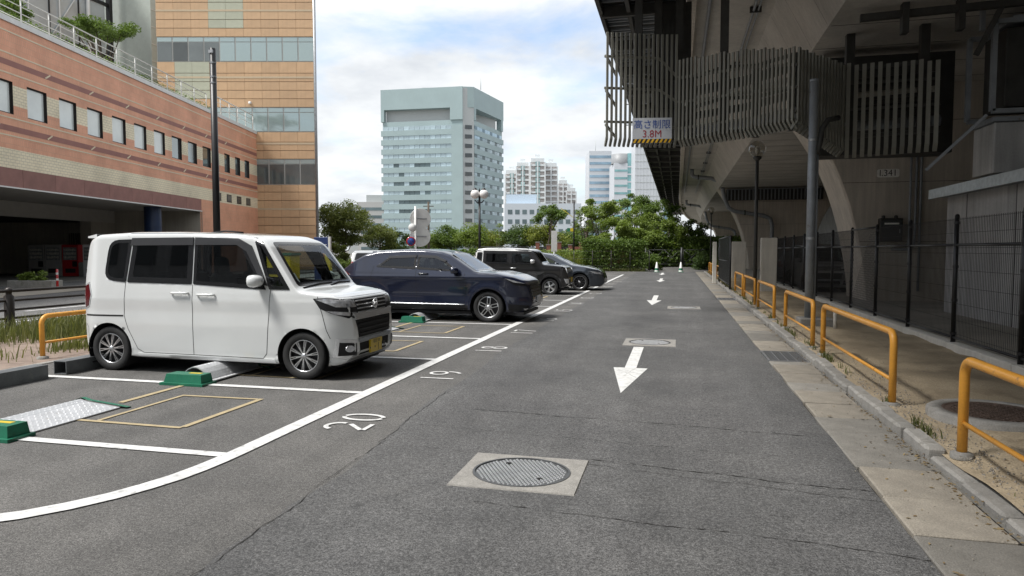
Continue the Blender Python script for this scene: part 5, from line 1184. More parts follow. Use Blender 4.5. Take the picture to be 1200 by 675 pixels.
# dark railing ---------------------------------------------------
DBROWN = mat('dark_brown_steel', (.028,.023,.02), .45, .3, var=.15, scale=6)
RL = thing('pedestrian_railing', 'dark brown steel railing along the pavement edge', 'railing', (-12.4, 10.4, 0))
pst = MB().lathe([(.085,-.05),(.085,.66),(.05,.70),(.05,.73),(.07,.75),(.07,.80),(.03,.83),(.0005,.835)], 16); pm = pst.mesh('post', DBROWN)
for y in (-9.4,-6.3,-3.1,0,3.1,6.2,9.3,12.4): link('post', pm, RL, (0, y, 0))
for z, r in ((.765,.032),(.58,.024),(.40,.024),(.24,.024)): part('rail', MB().tube([(0,-10,z),(0,13,z)], r, 10), DBROWN, RL)
q = MB().lathe([(.10,0),(.10,.62),(.07,.66),(.08,.72),(.06,.76),(.0005,.77)], 16); p = uvw(-12.66, 23.0); solo('bollard', q, DBROWN, 'dark brown bollard in front of the vending machines', 'bollard', loc=(p.x, p.y, -.02))
rail_thing(-8.83, 7.88, 0, 1.7, 0, 'orange loop rail on the brick pavers behind the white wagon', None, h=.60, lower=.22)
# steel wheel stops ---------------------------------------------
STOPM = mat('stop_grey_steel', (.13,.14,.145), .5, .4, var=.2, scale=5, fine=.1, stain=(9,.6,.74,(.2,.2,.19)))
def hollow(L, w=.19, h=.165, t=.009):
    q = MB(); o = [(-w/2,0),(w/2,0),(w/2,h),(-w/2,h)]; i = [(-w/2+t,t),(w/2-t,t),(w/2-t,h-t),(-w/2+t,h-t)]
    vs = [(x,y,z) for y in (0,L) for x,z in o+i]
    fs = [[k,8+k,8+(k+1)%4,(k+1)%4] for k in range(4)] + [[4+k,4+(k+1)%4,12+(k+1)%4,12+k] for k in range(4)] + [[k,(k+1)%4,4+(k+1)%4,4+k] for k in range(4)] + [[8+k,12+k,12+(k+1)%4,8+(k+1)%4] for k in range(4)]
    return q.add(vs, fs)
hm = hollow(2.08).mesh('wheel_stop', STOPM)
OCC = {0:'empty bay with the white curved line', 1:'bay of the white wagon', 2:'first empty bay past the white wagon', 3:'second empty bay past the white wagon', 4:'bay of the navy SUV', 5:'empty bay right behind the navy SUV', 6:'bay between the navy SUV and the boxy car', 7:'empty bay just before the boxy car', 8:'bay of the boxy brown car', 9:'bay of the dark grey hatchback'}
for k in range(10):
    o = link('wheel_stop', hm, None, (-7.44, LINES[k] + (.14 if k else .12), .003)); tag(o, 'hollow grey steel wheel stop, %s' % OCC[k], 'wheel stop', 'steel wheel stops in the bays')
# flap locks -------------------------------------------------------
CHK = mat('chequer_plate', (.46,.47,.48), .5, .4, var=.12, scale=8, fine=.1, stain=(10,.62,.75,(.35,.33,.3)))
def flap(k, up):
    t = thing('flap_lock', 'green and silver parking flap lock, ' + OCC[k], 'parking lock', (-5.47, LINES[k], 0), 0, 'flap locks between the bays')
    b = MB(); x0, x1 = -.29, .28; yb0, yb1 = -.13, .12
    b.add([(x0,yb0,.002),(x1,yb0,.002),(x1,yb1,.002),(x0,yb1,.002),(x0,yb0,.03),(x1,yb0,.03),(x1,yb1,.03),(x0,yb1,.03),(x0+.035,yb0+.03,.03),(x1-.035,yb0+.03,.03),(x1-.035,yb1-.02,.03),(x0+.035,yb1-.02,.03),(x0+.06,yb0+.045,.125),(x1-.05,yb0+.045,.125),(x1-.05,yb1-.03,.125),(x0+.06,yb1-.03,.125)],
      [(0,1,5,4),(1,2,6,5),(2,3,7,6),(3,0,4,7),(4,5,9,8),(5,6,10,9),(6,7,11,10),(7,4,8,11),(8,9,13,12),(9,10,14,13),(10,11,15,14),(11,8,12,15),(12,13,14,15)])
    bl = part('motor_housing', b, GREENP, t); part('warning_sticker', MB().box(.0,.16,-.0,.05,.1255,.1275), YPL, bl)
    P = MB(); n = 9; L = .97; w0, w1 = (-.22, .24) if up else (-.42, .20); a = R(22) if up else 0
    rows = []
    for i in range(n):
        s = i/(n-1); x = w0 + (w1-w0)*s; z = .075 + .0*s if not up else .03 + .15*math.sin(PI*min(s*1.15,1))**.8
        if not up: z = .075 - .06*s if s > .25 else .02 + .055*s/.25
        rows.append((x, z))
    vs = [(x, .125 + yy, z) for yy in (0, L) for x, z in rows] + [(x, .125+yy, z-.012) for yy in (0, L) for x, z in rows]
    P.add(vs, [[i, i+1, n+i+1, n+i] for i in range(n-1)] + [[2*n+i+1, 2*n+i, 3*n+i, 3*n+i+1] for i in range(n-1)] + [[i, 2*n+i, 2*n+i+1, i+1] for i in range(n-1)] + [[n+i+1, 3*n+i+1, 3*n+i, n+i] for i in range(n-1)] + [[0,n,3*n,2*n],[n-1,3*n-1,4*n-1,2*n-1]])
    pl_ = part('flap_plate', P, CHK, t)
    tr = MB()
    for i in range(n-1):
        (xa, za), (xb, zb) = rows[i], rows[i+1]
        for j in range(16):
            for sgn in (0, 1):
                xx = xa+(xb-xa)*(.3+.4*sgn); zz = za+(zb-za)*(.3+.4*sgn)+.001; yy = .155+j*.058+sgn*.029
                tr.add([(xx-.011,yy-.003,zz),(xx+.011,yy+.003,zz),(xx+.011,yy+.007,zz),(xx-.011,yy+.001,zz),(xx,yy+.002,zz+.002)], [(0,1,4),(1,2,4),(2,3,4),(3,0,4)])
    o = part('tread_bars', tr, CHK, t); o['kind'] = 'stuff'
    e = MB(); y0 = .125+L
    ev = [(x, y0+dy, z+dz) for dy, dz in ((.002,.012),(.06,.006),(.075,-.02)) for x, z in [(rows[0][0]-.06, .01)]+rows+[(rows[-1][0]+.07,.006)]]; m = n+2
    e.add(ev, [[r*m+i, r*m+i+1, (r+1)*m+i+1, (r+1)*m+i] for r in range(2) for i in range(m-1)]); part('end_ramp', e, GREENP, t)
for k in range(10): flap(k, k in (1, 4, 8, 9))
# ---------------------------------------------------------------- brick station building
BRICK = brickmat((lambda m: (setattr(m, 'use_nodes', True), m)[1])(bpy.data.materials.new('pink_tile')), (.70,.34,.215), (.74,.375,.24), (.57,.325,.22), 1, .11, .24, .006, .6, rot=(0, 0, 0))
CREAM = brickmat((lambda m: (setattr(m, 'use_nodes', True), m)[1])(bpy.data.materials.new('cream_tile')), (.80,.71,.51), (.83,.745,.545), (.58,.51,.38), 1, .24, .12, .012, .6)
for m_ in (BRICK, CREAM):                                                # wall plane is (v, z): swizzle the coordinates
    t_ = m_.node_tree; mp = [n for n in t_.nodes if n.type == 'MAPPING'][0]; src = mp.inputs[0].links[0].from_socket
    sp2_ = t_.nodes.new('ShaderNodeSeparateXYZ'); cb2 = t_.nodes.new('ShaderNodeCombineXYZ'); t_.links.new(src, sp2_.inputs[0]); t_.links.new(sp2_.outputs[1], cb2.inputs[0]); t_.links.new(sp2_.outputs[2], cb2.inputs[1]); t_.links.new(cb2.outputs[0], mp.inputs[0])
PURP = mat('plum_tile', (.30,.135,.11), .6, var=.1, scale=2); LINEC = mat('cream_line', (.68,.58,.42), .6, var=.08)
FASC = mat('brown_mesh_panel', (.26,.125,.105), .6, .1, var=.12, scale=2, rand=.1, fine=.1, fscale=90); WALLB = mat('beige_render', (.36,.33,.28), .85, var=.12, scale=.8, streak=.15); SOFW = mat('white_soffit', (.38,.36,.33), .8, var=.06)
COPE = mat('white_coping', (.68,.68,.66), .5, var=.06); WRAIL = mat('white_rail', (.62,.61,.58), .5, var=.05)
MIRR = bpy.data.materials.new('reflective_window'); MIRR.use_nodes = True; _b = MIRR.node_tree.nodes['Principled BSDF']; _b.inputs['Base Color'].default_value = (.30,.33,.33,1); _b.inputs['Metallic'].default_value = .85; _b.inputs['Roughness'].default_value = .08
BLIND_SKY = mat('blind_sky_pane', (.68,.72,.69), .12, 0, var=.08, scale=1.5, spec=.8, coat=.6)  # pale blinds, with the bright sky reflection put into the colour
DKG = mat('dark_window', (.05,.058,.06), .08, .2, var=.1, spec=.9); WFR = mat('window_frame_brown', (.03,.026,.024), .5, .2)
DKM = mat('grey_window', (.12,.135,.135), .08, .2, var=.2, scale=.4, rand=.4, spec=.8)
BB = bthing('brick_building', 'long pink tiled building with square windows and roof terrace', 'building', -20, 30)
v0, v1 = -22., 24.0; bu = 0.
wins_v = [26.55+2.0*k-30 for k in range(-6, 10)] + [46.1-30, 47.9-30, 49.75-30, 51.5-30]
ww = 1.2
vb = [v0]
for a in wins_v: vb += [a, a+ww if a < 15 else a+.9]
vb.append(v1)
zb_ = [4.80,5.58,6.97,7.33,8.13,8.26,10.57]
me = bpy.data.meshes.new('tiled_wall'); vs, fs, mi = [], [], []
for i in range(len(vb)-1):
    for j in range(len(zb_)-1):
        if i % 2 == 1 and 2 <= j <= 4: continue
        o = len(vs); vs += [(0,vb[i],zb_[j]),(0,vb[i+1],zb_[j]),(0,vb[i+1],zb_[j+1]),(0,vb[i],zb_[j+1])]; fs.append((o,o+1,o+2,o+3)); mi.append(1 if (j == 0 or j == 3) else 0)
bmx = bmesh.new(); me.from_pydata(vs, [], fs); me.materials.append(BRICK); me.materials.append(CREAM); me.polygons.foreach_set('material_index', mi)
bmx.from_mesh(me); bmesh.ops.remove_doubles(bmx, verts=bmx.verts, dist=.0005); bmx.to_mesh(me); bmx.free(); link('tiled_wall', me, BB)
part('roof', MB().box(-26,-.01,v0,v1,10.3,10.56), SOFW, BB)
for i, a in enumerate(wins_v):
    w_ = ww if a < 15 else .9
    f = MB(); d = .13; z0, z1 = 6.97, 8.26
    f.quad((0,a,z0),(-d,a,z0),(-d,a,z1),(0,a,z1)); f.quad((0,a+w_,z0),(0,a+w_,z1),(-d,a+w_,z1),(-d,a+w_,z0)); f.quad((0,a,z0),(0,a+w_,z0),(-d,a+w_,z0),(-d,a,z0)); f.quad((0,a,z1),(-d,a,z1),(-d,a+w_,z1),(0,a+w_,z1))
    for (ya, yb, za, zb2) in ((a,a+.05,z0,z1),(a+w_-.05,a+w_,z0,z1),(a+.05,a+w_-.05,z0,z0+.05),(a+.05,a+w_-.05,z1-.05,z1)): f.box(-d,-d+.05,ya+.001,yb-.001,za+.001,zb2-.001)
    wf = part('window', f, WFR, BB); part('pane', MB().quad((-d+.012,a+.05,z0+.05),(-d+.012,a+w_-.05,z0+.05),(-d+.012,a+w_-.05,z1-.05),(-d+.012,a+.05,z1-.05)), BLIND_SKY if a < 9.5 else MIRR, wf)
for z in (10.21,9.35,8.56,6.81,6.10): part('cream_line', MB().box(.001,.012,v0,v1,z-.028,z+.028), LINEC, BB)
for z0, z1 in ((8.86,9.09),(6.27,6.50)): 
    part('plum_band', MB().box(.001,.006,v0,v1,z0,z1), PURP, BB)
part('coping', MB().box(-.35,.06,v0,v1,10.571,10.80), COPE, BB)
for k in range(8):                                                        # diagonal cream ticks in the plum bands
    for z in (8.975,6.385): part('diagonal_tick', MB().beam((.012,-3.2+k*3.05-.16,z-.1),(.012,-3.2+k*3.05+.16,z+.1),.02,.06), LINEC, BB)
fp = MB().box(.05,.09,.008,1.992,4.06,4.79).mesh('fascia_panel', FASC)
k = 0
while -22+k*2 < 14: link('fascia_panel', fp, BB, (0, -22+k*2, 0)); k += 1
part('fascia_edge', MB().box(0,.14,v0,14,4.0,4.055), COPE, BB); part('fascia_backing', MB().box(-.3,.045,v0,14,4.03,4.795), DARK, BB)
part('soffit', MB().box(-5.5,-.001,v0,14,4.03,4.10), SOFW, BB); part('inner_beam', MB().box(-5.9,-5.5,v0,14,3.26,4.029), SOFW, BB)
part('return_wall', MB().box(-5.5,0,14,14.3,0,4.03), WALLB, BB)
me2 = MB().add([(0,14.002,-.05),(0,v1,-.05),(0,v1,4.80),(0,14.002,4.80)], [(0,1,2,3)]); part('lower_wall', me2, BRICK, BB)
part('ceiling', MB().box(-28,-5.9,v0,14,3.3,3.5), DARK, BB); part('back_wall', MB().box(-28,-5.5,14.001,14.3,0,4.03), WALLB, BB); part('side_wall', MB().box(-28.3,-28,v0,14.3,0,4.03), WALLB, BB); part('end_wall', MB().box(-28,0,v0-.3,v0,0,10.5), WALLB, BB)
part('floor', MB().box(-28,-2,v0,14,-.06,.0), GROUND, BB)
part('opening_pier', MB().box(-6.1,-5.45,11.4,13.99,0,3.258), WALLB, BB)
part('column', MB().lathe([(.46,-.05),(.46,4.03)], 28, c=(-.75,9.6,0)), mat('blue_column', (.015,.03,.075), .4, var=.15), BB)
for k in range(10): part('wall_pipe', MB().lathe([(.035,.1),(.035,2.6)], 8, c=(-8.2+k*.14,13.6,0)), mat('wood_slat', (.12,.09,.06), .7) if k == 0 else bpy.data.materials['wood_slat'], BB)
for k in range(4): lw_ = part('window', MB().box(.002,.02,16.4+k*1.75,17.2+k*1.75,4.9,5.45), WFR, BB); part('pane', MB().box(.0205,.024,16.46+k*1.75,17.14+k*1.75,4.96,5.39), DKM, lw_)
# roof rail
rr = bthing('terrace_railing', 'white railing along the roof terrace edge', 'railing', -20.15, 30, 10.8)
for z, r in ((1.0,.03),(.7,.018),(.42,.018),(.15,.018)): part('rail', MB().tube([(0,v0,z),(0,15.6,z)], r, 6), WRAIL, rr)
for k in range(23): part('post', MB().tube([(0,-21.8+k*1.7,0),(0,-21.8+k*1.7,1.0)], .028, 6), WRAIL, rr)
r2 = bthing('terrace_railing', 'short white railing at the roof end beside the tan tower', 'railing', -20.1, 46.2, 10.8)
for z, r in ((1.15,.04),(.8,.02),(.45,.02)): part('rail', MB().tube([(0,0,z),(0,7.4,z)], r, 6), WRAIL, r2)
for k in range(6): part('post', MB().tube([(0,k*1.48,0),(0,k*1.48,1.15)], .03, 6), WRAIL, r2)
# vending machines in the dark opening
for i, (u, c, lab) in enumerate(((-28.0,(.22,.21,.20),'grey vending machine under the brick building, standing leftmost of four by the slatted wall'),(-27.0,(.30,.29,.28),'pale vending machine under the building between a grey and a red one'),(-26.0,(.42,.015,.02),'bright red vending machine under the brick building'),(-24.4,(.58,.58,.57),'white vending machine beside the opening pier under the brick building'))):
    if i == 0: lab = 'grey vending machine under the brick building, beside the wooden slats'
    t = bthing('vending_machine', lab, 'vending machine', u, 40.2 if i < 3 else 39.6, 0, 0, 'vending machines')
    part('body', MB().bbox(-.48,.48,0,.7,0,1.85,.02), mat('machine_paint', c, .4, var=.08, scale=4), t); part('window', MB().box(-.4,.4,-.012,-.002,.95,1.7), mat('machine_glass', (.20,.21,.21), .2, var=.5, scale=9), t)
    part('slot', MB().box(-.3,.3,-.012,-.002,.2,.45), DARK, t); part('panel', MB().box(.12,.4,-.014,-.002,.55,.88), CHROME if i % 2 else TRIM, t)
    for kk in range(3): part('bottle_row', MB().box(-.36,.36,-.016,-.0125,1.05+kk*.22,1.17+kk*.22), mat('bottle_row', (.35,.33,.30), .5, var=.6, scale=14) if 'bottle_row' not in bpy.data.materials else bpy.data.materials['bottle_row'], t)
for i, u in enumerate((-25.35,-25.05)):
    q = MB().lathe([(.14,0),(.15,.75),(.10,.82),(.0005,.83)], 14); p = uvw(u, 40.2); solo('waste_bin', q, mat('bin_grey', (.35,.35,.34), .6) if i == 0 else bpy.data.materials['bin_grey'], ['grey waste bin touching the red vending machine', 'grey waste bin standing nearer the white vending machine'][i], 'bin', 'vending machine bins', loc=(p.x, p.y, 0))
p = uvw(-18.0, 27.0); t = thing('marker_post', 'red and white flexible marker post beside the planter', 'post', (p.x, p.y, -.01)); part('tube', MB().lathe([(.045,.02),(.045,.78),(.03,.80)], 12), REDL, t)
for z in (.35, .58): part('white_band', MB().lathe([(.047,z),(.047,z+.08)], 12), CW, t)
part('base', MB().lathe([(.13,0),(.12,.03),(.05,.05)], 14), REDL, t)
# ---------------------------------------------------------------- tan panelled tower
TANM = mat('tan_panel', (.54,.355,.205), .55, var=.08, scale=1, rand=.07, streak=.06); TANJ = mat('panel_joint', (.40,.28,.18), .8, var=.1); PALEP = mat('pale_green_panel', (.42,.43,.33), .5, var=.05, rand=.05); BANDL = mat('pale_band', (.50,.40,.27), .6, var=.05)
GLB = bpy.data.materials.new('blue_grey_glass'); GLB.use_nodes = True; _b = GLB.node_tree.nodes['Principled BSDF']; _b.inputs['Base Color'].default_value = (.36,.44,.44,1); _b.inputs['Metallic'].default_value = .35; _b.inputs['Roughness'].default_value = .06
PALEF = mat('pale_window_frame', (.34,.34,.32), .5, var=.05)
TT = bthing('tan_tower', 'tan panelled tower block with glazed floors', 'building', -22, 54)
X0, X1 = -5.6, 6.6; part('core', MB().prism([(X0,.05),(X1,.05),(X1-4.6,14),(X0,14)], 0, 26), TANJ, TT)
ncol = 9; cw = (X1-X0)/ncol
bands = [(5.1+1.55,7.1+1.55),(9.2+1.55,11.1+1.55),(14.6+1.55,16.5+1.55),(19.8+1.55,21.7+1.55)]
z = .2; pmesh = {}
while z < 25.6:
    hit = [b for b in bands if b[0]-.02 <= z < b[1]-.02]
    if hit: z = hit[0][1]+.02; continue
    nb = [b for b in bands if b[0] > z]; h = .62
    if nb and z+h > nb[0][0]-.3: h = nb[0][0]-z-.02
    for c in range(ncol):
        key = round(h, 2)
        if key not in pmesh:
            pmesh[key] = MB().bbox(.006,cw-.006,-.04,.05,.006,h-.006,.004).mesh('cladding_panel', TANM); pmesh[(key,1)] = MB().bbox(.006,cw-.006,-.045,.05,.006,h-.006,.004).mesh('cladding_panel', PALEP)
        pale = (13.2 < z < 15.6 and c in (1,)) or (18.2 < z < 21 and c in (3,4)) or (z > 10 and 13.2 < z < 16 and c == 2)
        link('cladding_panel', pmesh[(key,1)] if pale else pmesh[key], TT, (X0+c*cw, 0, z))
    z += h
    if not any(b[0]-.3 < z < b[1] for b in bands): z += .035
for b in bands:
    bk = part('glazing_band', MB().box(X0+.02,X1-.02,.0,.049,b[0],b[1]), PALEF, TT); dark_band = b[0] < 8
    for c in range(10):
        w_ = (X1-X0)/10; pm_ = MB().box(X0+c*w_+.05,X0+(c+1)*w_-.05,-.02,-.001,b[0]+.06,b[1]-.42); part('pane', pm_, DKM if (dark_band or (b[0] > 15 and c < 4 and b[0] < 18)) else GLB, bk)
        part('pane', MB().box(X0+c*w_+.05,X0+(c+1)*w_-.05,-.02,-.001,b[1]-.36,b[1]-.05), GLB, bk)
for zz in np.arange(2.2, 25, 2.55): 
    if not any(b[0]-.1 < zz < b[1]+.1 for b in bands): part('pale_band', MB().box(X0,X1,-.055,-.04,zz-.07,zz+.07), BANDL, TT)
part('corner_pipe', MB().tube([(X1+.08,-.06,0),(X1+.08,-.06,26)], .11, 10), GALV, TT); part('corner_strip', MB().box(X1-.1,X1+.1,.0,.1,0,26), COPE, TT); part('parapet', MB().prism([(X0,0),(X1,0),(X1-4.6,14),(X0,14)], 26.001, 26.6), BANDL, TT)
part('lamp', MB().lathe([(.12,0),(.12,.15),(.0005,.2)], 10, c=(1.6,-.15,12.9)), COPE, TT)
# glass hall and grey-green block behind the terrace
GH = bthing('glass_hall', 'glass hall with black mullions behind the roof terrace', 'building', -37.4, 62, 0, -YAW)
GLH = mat('hall_glass', (.40,.44,.46), .1, .1, var=.25, scale=.3, rand=.15, spec=.6)
part('inner_core', MB().box(-14,-7,-45,2,0,30), mat('hall_inside', (.50,.53,.54), .7, var=.2), GH)
for k in range(16):
    for j in range(4): part('pane', MB().box(-.02,.0,-44.9+k*2.9+.06,-44.9+(k+1)*2.9-.06,10+j*4.6+.1,10+(j+1)*4.6-.1), GLH, GH)
    part('mullion', MB().box(-.1,.06,-44.95+k*2.9,-44.84+k*2.9,9,30), BLACKM, GH); part('white_column', MB().tube([(.14,-44+k*2.9,9),(.14,-44+k*2.9,30)], .16 if k % 3 == 0 else .05, 8), COPE, GH)
    part('white_strut', MB().tube([(.1,-44.9+k*2.9,10+4.6*(k%4)),(.1,-42+k*2.9,14.6+4.6*(k%4))], .05, 6), COPE, GH)
for j in range(5): part('transom', MB().box(-.12,.09,-45,2,9.9+j*4.6,10.2+j*4.6), BLACKM, GH)
part('corner_post', MB().box(-.2,.2,1.8,2.15,8,30), BLACKM, GH)
GB = bthing('grey_green_block', 'pale grey-green clad block between glass hall and tan tower', 'building', -31.5, 70, 0, -YAW)
part('wall', MB().box(-14,0,-6.5,12,0,32), mat('grey_green_clad', (.46,.50,.455), .5, .2, var=.06), GB)
for j in range(14): part('pale_line', MB().box(0.001,.03,-6.5,12,8+j*1.55,8.06+j*1.55), COPE, GB)
part('service_ladder', joinmb(MB().tube([(.3,-5.5,8),(.3,-5.5,30)], .05, 6), MB().tube([(.3,-4.6,8),(.3,-4.6,30)], .05, 6), *[MB().tube([(.3,-5.5,9+k*1.6),(.3,-4.6,9+k*1.6)], .03, 5) for k in range(14)]), COPE, GB)
# ---------------------------------------------------------------- poles and signs behind the bays
t = thing('black_pole', 'tall slim black camera pole behind the white wagon', 'pole', (-9.15, 12.2, 0)); part('shaft', MB().tube([(0,0,-.05),(0,0,5.6)], [.075,.06], 14), BLACKM, t)
part('sensor', MB().box(-.05,.05,-.07,-.045,5.50,5.56), GALV, t)
for z in (5.3, 5.02, 4.9): part('lens_ring', MB().lathe([(.066,z),(.066,z+.03)], 12), GALV, t)
p = uvw(-3.1, 22); SP_ = thing('sign_post', 'white post with two grey sign backs and a small blue road sign', 'road sign', (p.x, p.y, 0), YAW + R(12))
part('post', MB().tube([(0,0,-.05),(0,0,2.95)], .032, 10), COPE, SP_); SB = mat('sign_back', (.66,.66,.64), .5, .4, var=.08, scale=6)
for dz, dx in ((2.55,.16),(1.98,.15)):
    part('sign_back', MB().lathe([(.33,.03),(.335,.035),(.335,.045),(.33,.05),(.0005,.051)], 30, c=(dx,0,dz), axis='y'), SB, SP_); part('sign_back', MB().lathe([(.0005,.029),(.33,.03)], 30, c=(dx,0,dz), axis='y'), SB, SP_)
    part('bracket', MB().box(dx-.2,dx+.2,.012,.028,dz-.02,dz+.02), GALV, SP_)
part('small_plate', MB().lathe([(.0005,-.04),(.13,-.04),(.13,-.035),(.0005,-.034)], 24, c=(-.1,0,2.26), axis='y'), COPE, SP_)
bs = part('blue_disc', MB().lathe([(.0005,-.05),(.15,-.05),(.15,-.04),(.0005,-.039)], 26, c=(-.15,0,1.82), axis='y'), SGB, SP_); part('red_ring', MB().lathe([(.115,-.055),(.15,-.055),(.15,-.051)], 26, c=(-.15,0,1.82), axis='y'), REDL, bs); part('red_slash', MB().beam((-.24,-.054,1.90),(-.06,-.054,1.74),.028,.006), REDL, bs)
p = uvw(-1.42, 30); SL_ = thing('street_lamp', 'black street lamp with two white globes behind the bays', 'street lamp', (p.x, p.y, 0), YAW)
part('post', MB().tube([(0,0,-.05),(0,0,3.95)], [.06,.045], 12), BLACKM, SL_); GLW = mat('opal_globe', (.70,.68,.66), .3, var=.05)
for sx in (-.19, .19):
    part('globe', MB().lathe([(.2*math.sin(a)+.0005, 3.98-.2*math.cos(a)) for a in np.linspace(0, PI, 14)], 22, c=(sx,0,0)), GLW, SL_); part('globe_cap', MB().lathe([(.10,4.15),(.09,4.2),(.04,4.25),(.0005,4.27)], 14, c=(sx,0,0)), BLACKM, SL_)
    part('arm', MB().tube([(0,0,3.6),(sx*.6,0,3.62),(sx,0,3.72)], .025, 8), BLACKM, SL_)
part('finial', MB().lathe([(.03,3.95),(.05,4.1),(.0005,4.25)], 10), BLACKM, SL_)
p = uvw(-6.6, 23.2); OS = thing('exit_sign', 'dark blue upright sign board with white lettering by the yellow box', 'sign', (p.x, p.y, 0), YAW)
part('board', MB().bbox(-.12,.36,0,.14,0,1.98,.01), mat('navy_board', (.02,.04,.14), .45, var=.08), OS); part('edge_post', MB().box(.365,.43,-.01,.15,0,2.0), COPE, OS)
part('lettering', text_mb('OUT', .19, lambda a, b: (.12+a, -.006, 1.66+b)), CW, OS); part('arrow_panel', MB().box(-.02,.24,-.008,-.002,1.28,1.44), mat('sign_orange', (.55,.22,.03), .5), OS)
YB = mat('yellow_box_paint', (.62,.50,.03), .5, var=.1)
p = uvw(-6.1, 22.7); solo('yellow_post_box', MB().bbox(-.09,.1,-.1,.1,0,1.42,.01), YB, 'narrow yellow box post beside the blue sign board', 'box', loc=(p.x, p.y, 0), rz=YAW)
p = uvw(-7.35, 21.0); t = thing('yellow_container', 'wide yellow container seen through the wagon windscreen', 'container', (p.x, p.y, 0), YAW); part('body', MB().bbox(-.62,.55,0,.9,.05,1.38,.03), YB, t); part('lid', MB().box(-.65,.58,-.03,.93,1.382,1.45), mat('container_green', (.03,.14,.08), .5), t); part('panel', MB().box(-.2,.2,-.008,-.002,.8,1.0), TRIM, t)
# ================================================================ far buildings
def hexa(mb, P0, P1, s0, s1, z0, z1, d0, d1):
    """block on the facade line P0->P1 (metres along, outward depth d) in the building's own axes"""
    e = Vector((P1[0]-P0[0], P1[1]-P0[1])); L = e.length; e = e/L; n = Vector((e.y, -e.x))
    def q(s, d, z): return (P0[0]+e.x*s+n.x*d, P0[1]+e.y*s+n.y*d, z)
    vs = [q(s0,d0,z0),q(s1,d0,z0),q(s1,d1,z0),q(s0,d1,z0),q(s0,d0,z1),q(s1,d0,z1),q(s1,d1,z1),q(s0,d1,z1)]
    return mb.add(vs, [(0,1,2,3),(7,6,5,4),(0,4,5,1),(1,5,6,2),(2,6,7,3),(3,7,4,0)])
def fl(P0, P1): return math.hypot(P1[0]-P0[0], P1[1]-P0[1])
def gloss(name, col, metal=.5, rough=.12):
    m = mat(name, col, rough, metal, var=.22, scale=.25, rand=.18); return m
# blue-green office tower ----------------------------------------
SPAN = mat('blue_green_spandrel', (.315,.40,.405), .5, .1, var=.05, scale=.2, streak=.04); GLP = gloss('pale_office_glass', (.44,.54,.58), .35); GLD = gloss('dark_office_glass', (.12,.16,.17), .4); GREYL = mat('light_grey_clad', (.42,.44,.44), .5, var=.06)
OT = bthing('office_tower', 'tall blue-green office tower with recessed top and ribbon windows', 'building', -14.1, 240)
A, B, C = (0, 0), (-32.7, 6.5), (10.8, 27.0); D = (-21.9, 33.5)
top = 58.3
def poly_prism(poly, z0, z1): return MB().prism(poly, z0, z1)
A1 = (-3.1, .62); A2 = (.9, 2.2)                                            # notch between the two faces
part('core', poly_prism([(B[0]+.6,B[1]+.5),(A1[0],A1[1]+.5),(A1[0]+.5,1.6),(A2[0]-.3,2.6),(C[0]-.6,C[1]),D], 0, 47.0), SPAN, OT)
part('crown', poly_prism([B,A1,(A1[0]+.1,1.1),(A2[0]-.15,1.7),A2,C,(D[0],D[1])], 51.2, top), SPAN, OT)
part('crown_core', poly_prism([(B[0]+1.6,B[1]+2.0),(A1[0]-3,A1[1]+3.2),(C[0]-3,C[1]-3),(D[0]+3,D[1]-2)], 47.0, 51.2), GREYL, OT)
for P0, P1, s0, s1 in ((B,A1,0,1.2),(B,A1,25.6,fl(B,A1)),(A2,C,0,1.5),(A2,C,24.5,26.3)): part('corner_pier', hexa(MB(), P0, P1, s0, s1, 47.0, 51.2, 0, -2.0), SPAN, OT)
part('stair_shaft', poly_prism([(A1[0]+.05,A1[1]+.3),(A2[0]-.1,A2[1]-.25),(A2[0]-.6,4.0),(A1[0]+.3,3.5)], 0, top-.4), GREYL, OT)
pane_a = {}
for k in range(13):
    z = 44.4-3.25*k
    for P0, P1, s0, s1, n, nm in ((B,A1,.7,26.0,13,'f'),(A2,C,.6,25.4,11,'s')):
        part('spandrel', hexa(MB(), P0, P1, 0, fl(P0,P1), z-2.45, z-.55, .0, -.6), SPAN, OT)
        w = (s1-s0)/n; e = Vector((P1[0]-P0[0], P1[1]-P0[1])).normalized()
        for i in range(n):
            kind = GLD if (nm == 's' and (i+k) % 3 == 0) or (nm == 'f' and 4 <= k <= 9 and 2 <= i <= 8 and RNG.random() < .55) else GLP
            if (nm, kind.name) not in pane_a: pane_a[(nm, kind.name)] = hexa(MB(), (0,0), tuple(e), .05, w-.05, -.5, .8, -.25, -.4).mesh('pane', kind)
            link('pane', pane_a[(nm, kind.name)], OT, (P0[0]+e.x*(s0+i*w), P0[1]+e.y*(s0+i*w), z))
        if nm == 'f': part('blank_wall', hexa(MB(), P0, P1, 26.05, fl(P0,P1), z-.55, z+.8, 0, -.6), SPAN, OT)
    part('stair_opening', hexa(MB(), A1, A2, .9, 3.4, z-.7, z+.65, -.05, .12), DKG, OT)
part('entrance_glazing', hexa(MB(), A1, A2, .2, 4.0, 3, 9.6, .2, .5), GLP, OT); part('roof_mast', MB().tube([(3,6,top),(3,6,top+4)], .12, 6), GREYL, OT)
part('roof_plant', MB().box(-18,-6,8,20,top,top+1.2), GREYL, OT)
# low white office with square windows ----------------------------
PWH = mat('pale_blue_render', (.50,.54,.58), .6, var=.04); 
LW = bthing('white_office', 'pale low office block with rows of small square windows', 'building', -2.6, 232)
part('wall', MB().box(0,26,0,18,0,17.2), PWH, LW); part('roof_house', MB().box(.6,11,3,12,17.2,20.5), mat('pale_blue_roof', (.50,.60,.70), .5), LW)
wm_ = MB().box(0,1.5,-.06,-.002,0,1.5).mesh('window', GLD)
for r_ in range(5):
    for c_ in range(10): link('window', wm_, LW, (1.2+c_*2.45, 0, 13.6-r_*3.25))
